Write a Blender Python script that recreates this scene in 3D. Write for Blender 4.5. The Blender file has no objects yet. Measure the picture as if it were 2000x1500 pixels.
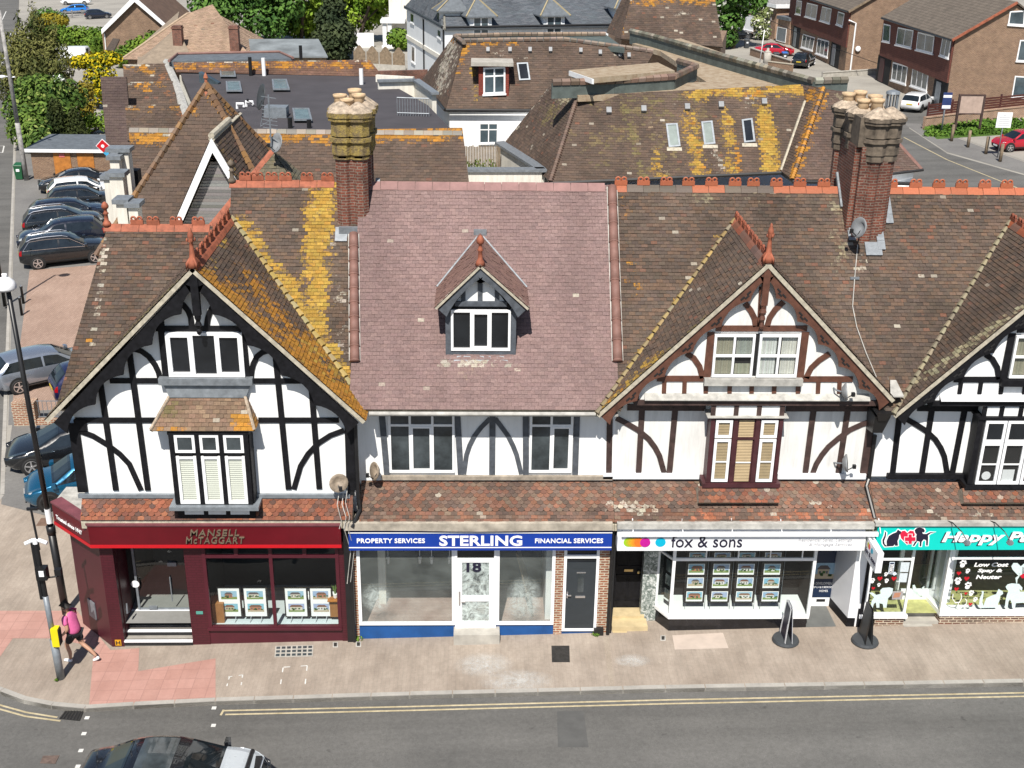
import bpy,math,random
from mathutils import Vector as V,Matrix,noise
R_=random.Random(7)
SC=bpy.context.scene
COL=SC.collection
F_PX=2314.0
_dy=V((-65,965,-F_PX)).normalized()
_up=V((85,5556,F_PX));_up=(_up-_dy*_up.dot(_dy)).normalized()
_dx=_dy.cross(_up)
ROT=Matrix((_dx,_dy,_up))
def ray(px,py):
 return ROT@V(((px-1000)/F_PX,-(py-750)/F_PX,-1.0))
_r0=ray(940,1240)
CAM=V((0,-_r0.y*32,-_r0.z*32))
KX,G0=0.026,-0.02
def Pz(px,py,z=0.0):
 d=ray(px,py);return CAM+d*((z-CAM.z)/d.z)
def Py(px,py,y=0.0):
 d=ray(px,py);return CAM+d*((y-CAM.y)/d.y)
def Px(px,py,x=0.0):
 d=ray(px,py);return CAM+d*((x-CAM.x)/d.x)
def G(px,py,dz=0.0):
 d=ray(px,py);t=(KX*CAM.x+G0+dz-CAM.z)/(d.z-KX*d.x);return CAM+d*t
def gz(x):return KX*x+G0
def proj(p):
 c=ROT.transposed()@(V(p)-CAM);return 1000-F_PX*c.x/c.z,750+F_PX*c.y/c.z
def PP(px,py,a,n):
 d=ray(px,py);return CAM+d*((V(a)-CAM).dot(n)/d.dot(n))
def up_to(x,y,py):
 z=3.0
 for _ in range(12):
  f=proj((x,y,z))[1]-py;g=(proj((x,y,z+.01))[1]-proj((x,y,z))[1])/.01
  z-=f/g
 return z
def plane_of(a,b,c):
 n=(V(b)-V(a)).cross(V(c)-V(a)).normalized()
 return n if n.z>=0 else-n
def tag(o,label=None,cat=None,group=None,kind=None):
 if label:o['label']=label
 if cat:o['category']=cat
 if group:o['group']=group
 if kind:o['kind']=kind
 return o
def thing(name,label,cat,loc=(0,0,0),rz=0.0,group=None):
 o=bpy.data.objects.new(name,None);COL.objects.link(o)
 o.location=loc;o.rotation_euler=(0,0,rz);o.empty_display_size=.3
 return tag(o,label,cat,group)
def root_of(o):
 while o.parent:o=o.parent
 return o
def copy_tree(o,parent=None):
 c=o.copy();COL.objects.link(c);c.parent=parent
 for ch in o.children:copy_tree(ch,c)
 return c
SPLIT={'lenses':'glass_lens','timber_frame':'timber','gable_timbers':'gable_timber','dormer_timbers':'dormer_timber','brick_pilasters':'brick_pilaster','brick_piers':'brick_pier','vent_pipes':'vent_pipe','roof_vents':'roof_vent','stair_piers':'stair_pier','pier_caps':'pier_cap','columns':'column','posts':'post','wires':'hanging_wire','apron_panels':'bay_apron_panel','steps':'entrance_step','nosings':'step_nosing','easel_legs':'easel_leg','bay_posts':'bay_post','bay_top_timbers':'bay_top_timber','bargeboards':'bargeboard','cabinets':'wooden_cabinet','wall_pictures':'wall_picture','gutters':'gutter','downpipes':'downpipe','parapets':'white_parapet','copings':'parapet_coping','plinths':'plinth','ledges':'ledge','hip_ridges':'hip_tiles'}
class MB:
 """collects faces and links them as one mesh object"""
 def __init__(s):s.v=[];s.f=[];s.m=[];s.c=[]
 def poly(s,pts,m=0,col=None):
  i=len(s.v);s.v+=[V(p)for p in pts];s.f.append(tuple(range(i,i+len(pts))));s.m.append(m);s.c.append(col)
 def mesh(s,verts,faces,m=0,col=None):
  i=len(s.v);s.v+=[V(p)for p in verts]
  for f in faces:s.f.append(tuple(i+k for k in f));s.m.append(m);s.c.append(col)
 def hexa(s,p,m=0,col=None):
  s.mesh(p,[(3,2,1,0),(4,5,6,7),(0,1,5,4),(1,2,6,5),(2,3,7,6),(3,0,4,7)],m,col)
 def box(s,x0,x1,y0,y1,z0,z1,m=0,col=None):
  s.hexa([(x0,y0,z0),(x1,y0,z0),(x1,y1,z0),(x0,y1,z0),(x0,y0,z1),(x1,y0,z1),(x1,y1,z1),(x0,y1,z1)],m,col)
 def obox(s,c,ax,ay,az,m=0,col=None):
  c,ax,ay,az=V(c),V(ax),V(ay),V(az)
  s.hexa([c-ax-ay-az,c+ax-ay-az,c+ax+ay-az,c-ax+ay-az,c-ax-ay+az,c+ax-ay+az,c+ax+ay+az,c-ax+ay+az],m,col)
 def prism(s,pts,vec,m=0,col=None,caps=True):
  pts=[V(p)for p in pts];vec=V(vec);n=len(pts);q=[p+vec for p in pts]
  nn=sum(((pts[i]-pts[0]).cross(pts[(i+1)%n]-pts[0])for i in range(1,n-1)),V((0,0,0)))
  if nn.dot(vec)>0:pts.reverse();q.reverse()
  i=len(s.v);s.v+=pts+q
  if caps:
   s.f+=[tuple(range(i,i+n)),tuple(range(i+2*n-1,i+n-1,-1))];s.m+=[m,m];s.c+=[col,col]
  for k in range(n):
   k2=(k+1)%n;s.f.append((i+k2,i+k,i+n+k,i+n+k2));s.m.append(m);s.c.append(col)
 def beam(s,a,b,w,nrm,t,m=0,col=None):
  a,b,nrm=V(a),V(b),V(nrm);d=(b-a).normalized();sd=d.cross(nrm).normalized()*(w/2)
  s.prism([a-sd,b-sd,b+sd,a+sd],nrm*t,m,col)
 def strip(s,path,w,nrm,t,m=0,col=None):
  path=[V(p)for p in path];nrm=V(nrm);L,Rr=[],[]
  for i,p in enumerate(path):
   d=(path[min(i+1,len(path)-1)]-path[max(i-1,0)]).normalized();sd=d.cross(nrm).normalized()*(w/2)
   L.append(p-sd);Rr.append(p+sd)
  n=len(path);v=L+Rr+[p+nrm*t for p in L]+[p+nrm*t for p in Rr];f=[]
  for i in range(n-1):
   f+=[(2*n+i,2*n+i+1,3*n+i+1,3*n+i),(i,2*n+i,2*n+i+1,i+1)[::-1],(n+i,3*n+i,3*n+i+1,n+i+1),(i,i+1,n+i+1,n+i)]
  f+=[(0,n,3*n,2*n),(n-1,3*n-1,4*n-1,2*n-1)]
  s.mesh(v,f,m,col)
 def tube(s,path,r,n=8,m=0,col=None,cap=True):
  path=[V(p)for p in path];rs=r if isinstance(r,(list,tuple))else[r]*len(path);v=[];f=[]
  for i,p in enumerate(path):
   d=(path[min(i+1,len(path)-1)]-path[max(i-1,0)]).normalized()
   a=d.orthogonal().normalized()if i==0 else(a-d*a.dot(d)).normalized();b=d.cross(a)
   v+=[p+(a*math.cos(2*math.pi*k/n)+b*math.sin(2*math.pi*k/n))*rs[i]for k in range(n)]
  for i in range(len(path)-1):
   for k in range(n):k2=(k+1)%n;f.append((i*n+k,i*n+k2,i*n+n+k2,i*n+n+k))
  if cap:f+=[tuple(range(n-1,-1,-1)),tuple(range(len(v)-n,len(v)))]
  s.mesh(v,f,m,col)
 def lathe(s,c,prof,n=12,m=0,col=None,axis=(0,0,1),rot=0.0):
  c=V(c);q=V((0,0,1)).rotation_difference(V(axis));v=[];f=[]
  for r,h in prof:
   v+=[c+q@V((r*math.cos(2*math.pi*k/n+rot),r*math.sin(2*math.pi*k/n+rot),h))for k in range(n)]
  for i in range(len(prof)-1):
   for k in range(n):k2=(k+1)%n;f.append((i*n+k,i*n+k2,i*n+n+k2,i*n+n+k))
  f+=[tuple(range(n-1,-1,-1)),tuple(range(len(v)-n,len(v)))]
  s.mesh(v,f,m,col)
 def islands(s):
  par=list(range(len(s.v)))
  def fd(a):
   while par[a]!=a:par[a]=par[par[a]];a=par[a]
   return a
  for f in s.f:
   for k in f[1:]:par[fd(k)]=fd(f[0])
  g={}
  for i,f in enumerate(s.f):g.setdefault(fd(f[0]),[]).append(i)
  return list(g.values())
 def build(s,name,mat,parent=None,smooth=False,local=False):
  if name in SPLIT:
   for isl in s.islands():
    b=MB()
    for i in isl:b.poly([s.v[k]for k in s.f[i]],s.m[i],s.c[i])
    o=b.build(SPLIT[name],mat,parent,smooth,local)
   return o
  mats=mat if isinstance(mat,(list,tuple))else[mat]
  off=V((0,0,0))if(local or parent is None)else V(root_of(parent).location)
  me=bpy.data.meshes.new(name)
  me.from_pydata([p-off for p in s.v],[],s.f)
  for mm in mats:me.materials.append(mm)
  me.polygons.foreach_set('material_index',s.m)
  if smooth:me.polygons.foreach_set('use_smooth',[True]*len(s.f))
  has=any(c is not None for c in s.c)
  me.uv_layers.new(name='UVMap')
  lic=has and any(c is not None and len(c)==2 for c in s.c)
  if has:me.color_attributes.new('Col','FLOAT_COLOR','CORNER')
  if lic:me.color_attributes.new('Lic','FLOAT_COLOR','CORNER')
  uv=me.uv_layers['UVMap'].data;ca=me.color_attributes['Col'].data if has else None;la=me.color_attributes['Lic'].data if lic else None
  vs=s.v
  for p in me.polygons:
   n=p.normal
   if abs(n.z)>.98:U,W=V((1,0,0)),V((0,1,0))
   else:
    U=V((-n.y,n.x,0)).normalized();W=n.cross(U)
   for li in p.loop_indices:
    q=vs[me.loops[li].vertex_index];uv[li].uv=(q.dot(U),q.dot(W))
    if ca:
     c=s.c[p.index]or(1,1,1)
     l=(0,0,0,0)
     if len(c)==2:c,l=c
     if la:la[li].color=l
     ca[li].color=(c[0],c[1],c[2],1)
  o=bpy.data.objects.new(name,me);COL.objects.link(o);o.parent=parent
  return o
def one(name,mat,parent,fn,smooth=False,**k):
 b=MB();fn(b);return b.build(name,mat,parent,smooth,**k)
def arc(p0,p1,p2,n=10):
 p0,p1,p2=V(p0),V(p1),V(p2)
 return[p0*(1-t)**2+p1*2*t*(1-t)+p2*t*t for t in[i/n for i in range(n+1)]]
def clip2(sub,poly):
 out=sub
 for i in range(len(poly)):
  ax,ay=poly[i];bx,by=poly[(i+1)%len(poly)];inp=out;out=[]
  if not inp:return[]
  for j in range(len(inp)):
   p,q=inp[j-1],inp[j]
   dp=(bx-ax)*(p[1]-ay)-(by-ay)*(p[0]-ax);dq=(bx-ax)*(q[1]-ay)-(by-ay)*(q[0]-ax)
   if dp*dq<0:
    t=dp/(dp-dq);out.append((p[0]+(q[0]-p[0])*t,p[1]+(q[1]-p[1])*t))
   if dq>=0:out.append(q)
 return out
def hull(p):
 p=sorted(set(p));h=[]
 for seq in(p,p[::-1]):
  k=[]
  for q in seq:
   while len(k)>1 and(k[-1][0]-k[-2][0])*(q[1]-k[-2][1])-(k[-1][1]-k[-2][1])*(q[0]-k[-2][0])<=1e-7:k.pop()
   k.append(q)
  h+=k[:-1]
 return h
def rooftiles(b,polys,n,colfn,w=.17,g=.105,lift=.027,fish=None,dark=(.02,.016,.014),wob=.012,slab=.1,slabm=1):
 """real tiles laid course by course over convex pieces of one roof plane"""
 n=V(n).normalized()
 if n.z<0:n=-n
 U=V((-n.y,n.x,0)).normalized()if n.z<.999 else V((1,0,0));W=n.cross(U)
 if W.z<0:U,W=-U,-W
 for poly in polys:
  poly=[V(p)for p in poly];d0=poly[0].dot(n)
  p2=[(p.dot(U),p.dot(W))for p in poly]
  p2=hull(p2);poly=[U*a+W*c+n*d0 for a,c in p2]
  if slab:b.prism([p-n*.006 for p in poly],-n*slab,slabm,(.25,.22,.19))
  b.poly([p-n*.001 for p in poly],0,dark)
  u0,u1=min(p[0]for p in p2),max(p[0]for p in p2);v0,v1=min(p[1]for p in p2),max(p[1]for p in p2)
  r0=int(math.floor(v0/g))-1
  for r in range(r0,int(v1/g)+2):
   va=r*g;off=(r%2)*w/2+R_.uniform(-.012,.012)
   fs=fish and fish(r-r0)
   c=int(math.floor((u0-off)/w))-1
   while c*w+off<u1:
    ua=c*w+off;ub=ua+w-.004;c+=1
    wv=wob*noise.noise(V((ua*.8,va*3,3.1)))
    if fs:q=[(ua,va+g*.55),(ua+w*.12,va+g*.22),(ua+w*.32,va),(ub-w*.32,va),(ub-w*.12,va+g*.22),(ub,va+g*.55),(ub,va+g*1.6),(ua,va+g*1.6)]
    else:q=[(ua,va+wv),(ub,va+wv),(ub,va+g+.012),(ua,va+g+.012)]
    q=clip2(q,p2)
    if len(q)<3:continue
    k=R_.uniform(-.004,.006);tl=R_.uniform(-.04,.04);um=(ua+ub)/2
    P=lambda a:U*a[0]+W*a[1]+n*(d0+max(.002,lift*(1-(a[1]-va)/(g*1.7))+k+tl*(a[0]-um)))
    cen=U*um+W*(va+g/2)+n*d0
    cc=colfn(cen,um,va)
    b.poly([P(a)for a in q],0,cc)
    for j in range(len(q)):
     a,e=q[j-1],q[j]
     if(a[1]<va+g*.58 and e[1]<va+g*.58 and abs(a[0]-e[0])>.01):
      dk=dark if fs or len(cc)==2 else tuple(x*.3+y*.12 for x,y in zip(dark,cc))
      A,B=P(a),P(e);b.poly([A,A-n*(lift+.008),B-n*(lift+.008),B],0,dk)
def mixc(a,b,t):return tuple(x+(y-x)*t for x,y in zip(a,b))
def jit(c,s):k=1+R_.uniform(-s,s);return(c[0]*k*(1+R_.uniform(-s,s)*.25),c[1]*k,c[2]*k*(1+R_.uniform(-s,s)*.25))
def fbm(p,s=1.0):p=V(p)*s;return noise.noise(p)*.6+noise.noise(p*2.1)*.3+noise.noise(p*4.3)*.15
def newmat(name):
 m=bpy.data.materials.new(name);m.use_nodes=True
 return m,m.node_tree,m.node_tree.nodes['Principled BSDF']
def lk(t,a,b):t.links.new(a,b)
def nd(t,typ,**k):
 x=t.nodes.new(typ)
 for a,v in k.items():
  if a in x.inputs:x.inputs[a].default_value=v
  else:setattr(x,a,v)
 return x
def ramp(t,fac,stops):
 r=t.nodes.new('ShaderNodeValToRGB');e=r.color_ramp.elements
 while len(e)<len(stops):e.new(.5)
 for i,(p,c)in enumerate(stops):
  e[i].position=p;e[i].color=(*c,1)if not isinstance(c,(int,float))else(c,c,c,1)
 lk(t,fac,r.inputs[0]);return r.outputs[0]
def mul(t,a,b,fac=1.0,mode='MULTIPLY'):
 x=t.nodes.new('ShaderNodeMix');x.data_type='RGBA';x.blend_type=mode
 if isinstance(fac,float):x.inputs[0].default_value=fac
 else:lk(t,fac,x.inputs[0])
 for s,v in((6,a),(7,b)):
  if isinstance(v,tuple):x.inputs[s].default_value=(*v,1)
  else:lk(t,v,x.inputs[s])
 return x.outputs[2]
def noise_n(t,scale,detail=4,rough=.6,uv=False,vec=None,dist=0.0):
 n=nd(t,'ShaderNodeTexNoise',Scale=scale,Detail=detail,Roughness=rough,Distortion=dist)
 tc=t.nodes.new('ShaderNodeTexCoord')
 if vec is None:lk(t,tc.outputs['UV'if uv else 'Object'],n.inputs['Vector'])
 else:lk(t,vec,n.inputs['Vector'])
 return n.outputs['Fac']
def bump(t,p,h,strength=.3,dist=.02):
 b=nd(t,'ShaderNodeBump',Strength=strength,Distance=dist);lk(t,h,b.inputs['Height']);lk(t,b.outputs[0],p.inputs['Normal'])
def plain(name,col,rough=.6,metal=0.0,var=.15,scale=3.0,coat=0.0,bmp=0.0,spec=.5):
 m,t,p=newmat(name)
 p.inputs['Roughness'].default_value=rough;p.inputs['Metallic'].default_value=metal
 p.inputs['Coat Weight'].default_value=coat;p.inputs['Specular IOR Level'].default_value=spec
 if coat:p.inputs['Coat Roughness'].default_value=.03
 n=noise_n(t,scale,5)
 c=ramp(t,n,[(.3,tuple(x*(1-var)for x in col)),(.7,tuple(min(1,x*(1+var))for x in col))])
 lk(t,c,p.inputs['Base Color'])
 if bmp:bump(t,p,noise_n(t,scale*12,4),bmp,.01)
 return m
def vcol(name,rough=.85,nscale=40,amt=.35,bmp=.25,spec=.3):
 m,t,p=newmat(name);a=nd(t,'ShaderNodeVertexColor',layer_name='Col')
 n=ramp(t,noise_n(t,nscale,3),[(.3,1-amt),(.7,1+amt*.4)])
 lk(t,mul(t,a.outputs[0],n),p.inputs['Base Color']);p.inputs['Roughness'].default_value=rough
 p.inputs['Specular IOR Level'].default_value=spec
 if bmp:bump(t,p,noise_n(t,nscale*2,3),bmp,.006)
 return m
def brick(name,c1,c2,mortar,w=.225,h=.075,ms=.012,var=.5,dirt=.3,rough=.85,bmp=.4):
 m,t,p=newmat(name);tc=t.nodes.new('ShaderNodeTexCoord')
 b=nd(t,'ShaderNodeTexBrick',Scale=1.0,offset=.5);b.inputs['Mortar Size'].default_value=ms
 b.inputs['Brick Width'].default_value=w;b.inputs['Row Height'].default_value=h;b.inputs['Bias'].default_value=0
 b.inputs['Color1'].default_value=(*c1,1);b.inputs['Color2'].default_value=(*c2,1);b.inputs['Mortar'].default_value=(*mortar,1)
 lk(t,tc.outputs['UV'],b.inputs['Vector'])
 c=mul(t,b.outputs[0],ramp(t,noise_n(t,1.3,6),[(.3,1-dirt),(.7,1+dirt*.5)]))
 c=mul(t,c,ramp(t,noise_n(t,22,2),[(.3,1-var*.5),(.7,1+var*.4)]))
 lk(t,c,p.inputs['Base Color']);p.inputs['Roughness'].default_value=rough
 bump(t,p,b.outputs[1],-bmp,.01)if bmp else None
 return m
def render_mat(name,col,dirt=.12,streak=True):
 m,t,p=newmat(name);tc=t.nodes.new('ShaderNodeTexCoord');mp=nd(t,'ShaderNodeMapping')
 mp.inputs['Scale'].default_value=(3,3,.35);lk(t,tc.outputs['Object'],mp.inputs[0])
 a=ramp(t,noise_n(t,2.2,6,.65,vec=mp.outputs[0]),[(.3,1-dirt),(.62,1.0)])
 c=mul(t,col,a)
 c=mul(t,c,ramp(t,noise_n(t,.7,4),[(.35,1-dirt*.5),(.6,1.0)]))
 lk(t,c,p.inputs['Base Color']);p.inputs['Roughness'].default_value=.8;p.inputs['Specular IOR Level'].default_value=.25
 bump(t,p,noise_n(t,60,3),.15,.006)
 return m
def glass(name,tint=(.9,.95,.94),refl=1.0,extra=0.0):
 m=bpy.data.materials.new(name);m.use_nodes=True;t=m.node_tree;t.nodes.clear()
 o=nd(t,'ShaderNodeOutputMaterial');tr=nd(t,'ShaderNodeBsdfTransparent');tr.inputs[0].default_value=(*tint,1)
 gl=nd(t,'ShaderNodeBsdfGlossy');gl.inputs['Roughness'].default_value=.0;gl.inputs[0].default_value=(refl,refl,refl,1)
 lw=nd(t,'ShaderNodeLayerWeight',Blend=.5);mx=nd(t,'ShaderNodeMixShader')
 pw=nd(t,'ShaderNodeMath',operation='POWER');pw.inputs[1].default_value=5;lk(t,lw.outputs['Facing'],pw.inputs[0])
 ma=nd(t,'ShaderNodeMath',operation='MULTIPLY_ADD');ma.inputs[1].default_value=.93;ma.inputs[2].default_value=.04+extra;lk(t,pw.outputs[0],ma.inputs[0]);lk(t,ma.outputs[0],mx.inputs[0])
 lk(t,tr.outputs[0],mx.inputs[1]);lk(t,gl.outputs[0],mx.inputs[2]);lk(t,mx.outputs[0],o.inputs[0])
 return m
def paint(name,col,rough=.25,flake=0.0):
 m,t,p=newmat(name);p.inputs['Base Color'].default_value=(*col,1);p.inputs['Roughness'].default_value=rough
 p.inputs['Metallic'].default_value=flake;p.inputs['Coat Weight'].default_value=1.0;p.inputs['Coat Roughness'].default_value=.04
 n=ramp(t,noise_n(t,6,4),[(.3,max(0,rough-.06)),(.7,rough+.08)]);lk(t,n,p.inputs['Roughness'])
 return m
M={}
m_,t_,p_=newmat('roof_tile');a_=nd(t_,'ShaderNodeVertexColor',layer_name='Col');l_=nd(t_,'ShaderNodeVertexColor',layer_name='Lic')
c_=mul(t_,a_.outputs[0],ramp(t_,noise_n(t_,26,4),[(.3,.72),(.7,1.15)]))
w_=nd(t_,'ShaderNodeMath',operation='MULTIPLY_ADD');w_.inputs[1].default_value=2.3;lk(t_,noise_n(t_,9,8,.78),w_.inputs[0]);k_=nd(t_,'ShaderNodeMath',operation='MULTIPLY_ADD');k_.inputs[1].default_value=.95;k_.inputs[2].default_value=-1.42;lk(t_,l_.outputs[1],k_.inputs[0]);lk(t_,k_.outputs[0],w_.inputs[2])
f_=ramp(t_,w_.outputs[0],[(.3,0.0),(.58,.93)]);lc_=mul(t_,l_.outputs[0],ramp(t_,noise_n(t_,45,3),[(.3,.6),(.7,1.25)]))
c_=mul(t_,c_,lc_,f_,'MIX');lk(t_,c_,p_.inputs['Base Color']);p_.inputs['Roughness'].default_value=.9;p_.inputs['Specular IOR Level'].default_value=.25
bump(t_,p_,noise_n(t_,55,4),.35,.008);M['tile']=m_
M['slab']=plain('lime_mortar',(.42,.38,.3),.9,var=.3,scale=8,bmp=.3)
M['darkslab']=plain('tile_edge',(.06,.045,.035),.9,var=.3)
M['vc']=vcol('painted_detail',.6,20,.12,0)
M['terra']=plain('terracotta',(.29,.088,.046),.75,var=.35,scale=5,bmp=.2)
M['browntile']=plain('bonding_tile',(.2,.105,.085),.7,var=.18,scale=6)
M['lead']=plain('lead_sheet',(.2,.22,.24),.5,.2,var=.25,scale=6,bmp=.2)
M['leadgreen']=plain('green_grey_upstand',(.085,.105,.098),.7,var=.3,scale=2)
M['white']=render_mat('white_render',(.86,.87,.87),.1)
M['whiteB']=render_mat('weathered_white_render',(.82,.82,.8),.22)
M['cream']=render_mat('cream_render',(.78,.75,.67),.22)
M['paleblue']=render_mat('pale_grey_render',(.75,.78,.8),.1)
M['black']=plain('black_timber',(.008,.008,.01),.6,var=.5,scale=7,bmp=.2,spec=.22)
M['greyt']=plain('faded_grey_timber',(.075,.085,.1),.6,var=.35,scale=6,bmp=.2)
M['brownt']=plain('brown_timber',(.105,.043,.027),.55,var=.3,scale=6,bmp=.25)
M['dbrown']=plain('dark_brown_timber',(.055,.032,.028),.6,var=.45,scale=5,bmp=.2)
M['maroonwood']=plain('maroon_timber',(.06,.018,.022),.5,var=.3)
M['upvc']=plain('white_upvc',(.85,.86,.87),.3,var=.04)
M['plaster_grey']=plain('grey_ledge',(.4,.39,.36),.8,var=.3,scale=4,bmp=.2)
M['glass']=glass('window_glass',(.9,.91,.9),1.0,.03)
M['shopglass']=glass('shop_glass',(.9,.94,.93),1.0,.015)
M['dark']=plain('dark_interior',(.012,.012,.013),.9,var=.2)
M['darkpane']=plain('dark_glazing',(.012,.014,.017),.06,var=.6,scale=.8,spec=.8)
M['midpane']=plain('grey_glazing',(.045,.055,.06),.07,var=.8,scale=1.2,spec=.8)
M['brickred']=brick('red_chimney_brick',(.21,.058,.032),(.12,.038,.025),(.22,.165,.13),.225,.075,.012,.6,.6)
M['brickbrown']=brick('brown_brick',(.26,.15,.085),(.17,.085,.05),(.3,.24,.18),.225,.078,.012,.5,.25)
M['brickorange']=brick('orange_brick',(.33,.12,.055),(.22,.07,.035),(.5,.43,.33),.225,.075,.016,.5,.3)
M['brickshop']=brick('multi_brick',(.2,.09,.055),(.09,.05,.04),(.5,.43,.33),.225,.075,.014,.5,.3)
M['maroonbrick']=brick('maroon_painted_brick',(.072,.01,.018),(.066,.009,.016),(.05,.007,.012),.225,.075,.012,.15,.15,.45,.8)
M['maroon']=plain('maroon_paint',(.07,.01,.018),.45,var=.12)
M['signred']=plain('maroon_sign_panel',(.105,.004,.009),.35,var=.15,scale=1)
M['red']=plain('red_strip',(.5,.008,.015),.4,var=.05)
M['blue']=plain('blue_sign_panel',(.006,.04,.3),.4,var=.1,scale=1.0)
M['blueplinth']=plain('blue_plinth',(.008,.07,.24),.6,var=.2,scale=2)
M['turq']=plain('turquoise_sign_panel',(.0,.58,.5),.45,var=.03)
M['signwhite']=plain('white_sign_panel',(.82,.83,.85),.4,var=.03)
M['letterwhite']=plain('white_letters',(.88,.88,.88),.5,var=.02)
M['letterdark']=plain('navy_letters',(.012,.01,.03),.5,var=.02)
M['lettergrey']=plain('grey_letters',(.5,.5,.52),.5,var=.02)
M['lettergold']=plain('bronze_letters',(.3,.24,.17),.35,.6,var=.2)
M['asphalt']=plain('tarmac',(.1,.1,.1),.9,var=.3)
M['metal']=plain('galvanised_steel',(.22,.245,.27),.5,.3,var=.2,scale=6)
M['blackmetal']=plain('black_painted_steel',(.012,.012,.013),.4,var=.3)
M['alu']=plain('bright_trim',(.7,.7,.72),.25,.9,var=.05)
M['rubber']=plain('tyre_rubber',(.015,.015,.016),.8,var=.2)
M['dish']=plain('dish_grey',(.22,.23,.24),.5,var=.2)
M['dishbrown']=plain('rusty_dish',(.25,.2,.15),.6,var=.4,scale=9)
M['concrete']=plain('concrete',(.38,.36,.32),.9,var=.2,scale=3,bmp=.2)
M['stone']=plain('weathered_cap_stone',(.125,.1,.075),.9,var=.55,scale=5,bmp=.5)
M['mortar']=plain('flaunching',(.36,.29,.22),.95,var=.5,scale=9,bmp=.5)
M['pot']=plain('buff_clay_pot',(.5,.36,.22),.8,var=.25,scale=6)
M['weathered']=plain('weathered_boards',(.28,.27,.26),.9,var=.5,scale=4)
M['wood']=plain('orange_wood',(.42,.16,.03),.55,var=.25,scale=4)
M['fence']=plain('fence_wood',(.2,.15,.1),.9,var=.35,scale=4)
M['flatgrey']=plain('dark_felt_roof',(.055,.05,.055),.85,var=.18,scale=.6)
M['slate']=plain('grey_slate',(.11,.125,.14),.7,var=.25,scale=3)
M['skyblue_pane']=plain('rooflight_glass',(.1,.14,.14),.25,var=.4,spec=.5);M['palepane']=plain('pale_rooflight_glass',(.19,.23,.215),.35,var=.25,scale=1.5,spec=.4)
cd=bpy.data.cameras.new('camera');cd.sensor_width=36;cd.lens=F_PX/2000*36;cd.clip_start=.5;cd.clip_end=3000
co=bpy.data.objects.new('camera',cd);COL.objects.link(co);co.matrix_world=Matrix.Translation(CAM)@ROT.to_4x4();SC.camera=co
AZ,EL=math.radians(9),math.radians(54)
SUN=V((-math.sin(AZ)*math.cos(EL),-math.cos(AZ)*math.cos(EL),math.sin(EL)))
ld=bpy.data.lights.new('sun','SUN');ld.energy=4.9;ld.angle=math.radians(.53);ld.color=(1,.945,.865)
lo=bpy.data.objects.new('sun',ld);COL.objects.link(lo);lo.rotation_euler=SUN.to_track_quat('Z','Y').to_euler();lo.location=(0,-60,80)
w=bpy.data.worlds.new('World');SC.world=w;w.use_nodes=True;t=w.node_tree
sk=t.nodes.new('ShaderNodeTexSky');sk.sky_type='NISHITA';sk.sun_disc=False;sk.sun_elevation=EL;sk.sun_rotation=math.pi+AZ
sk.air_density=1.0;sk.dust_density=.6
bg=t.nodes['Background'];bg.inputs[1].default_value=.07;lk(t,sk.outputs[0],bg.inputs[0])
SC.view_settings.view_transform='Standard';SC.view_settings.look='None';SC.view_settings.exposure=.42;SC.view_settings.gamma=1
SC.cycles.use_denoising=True;SC.cycles.max_bounces=8;SC.cycles.transparent_max_bounces=12
SC.cycles.caustics_reflective=False;SC.cycles.caustics_refractive=False;SC.cycles.sample_clamp_indirect=6
def gp(x,y,dz=0.0):return V((x,y,gz(x)+dz))
def sheet(name,pts,mat,dz=0.0,parent=None):
 b=MB();q=[gp(p[0],p[1],dz)for p in pts]
 a=sum(q[i-1].x*q[i].y-q[i].x*q[i-1].y for i in range(len(q)))
 if a<0:q.reverse()
 b.poly(q);return b.build(name,mat,parent)
def gpx(l):return[tuple(G(*p))[:2]for p in l]
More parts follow.
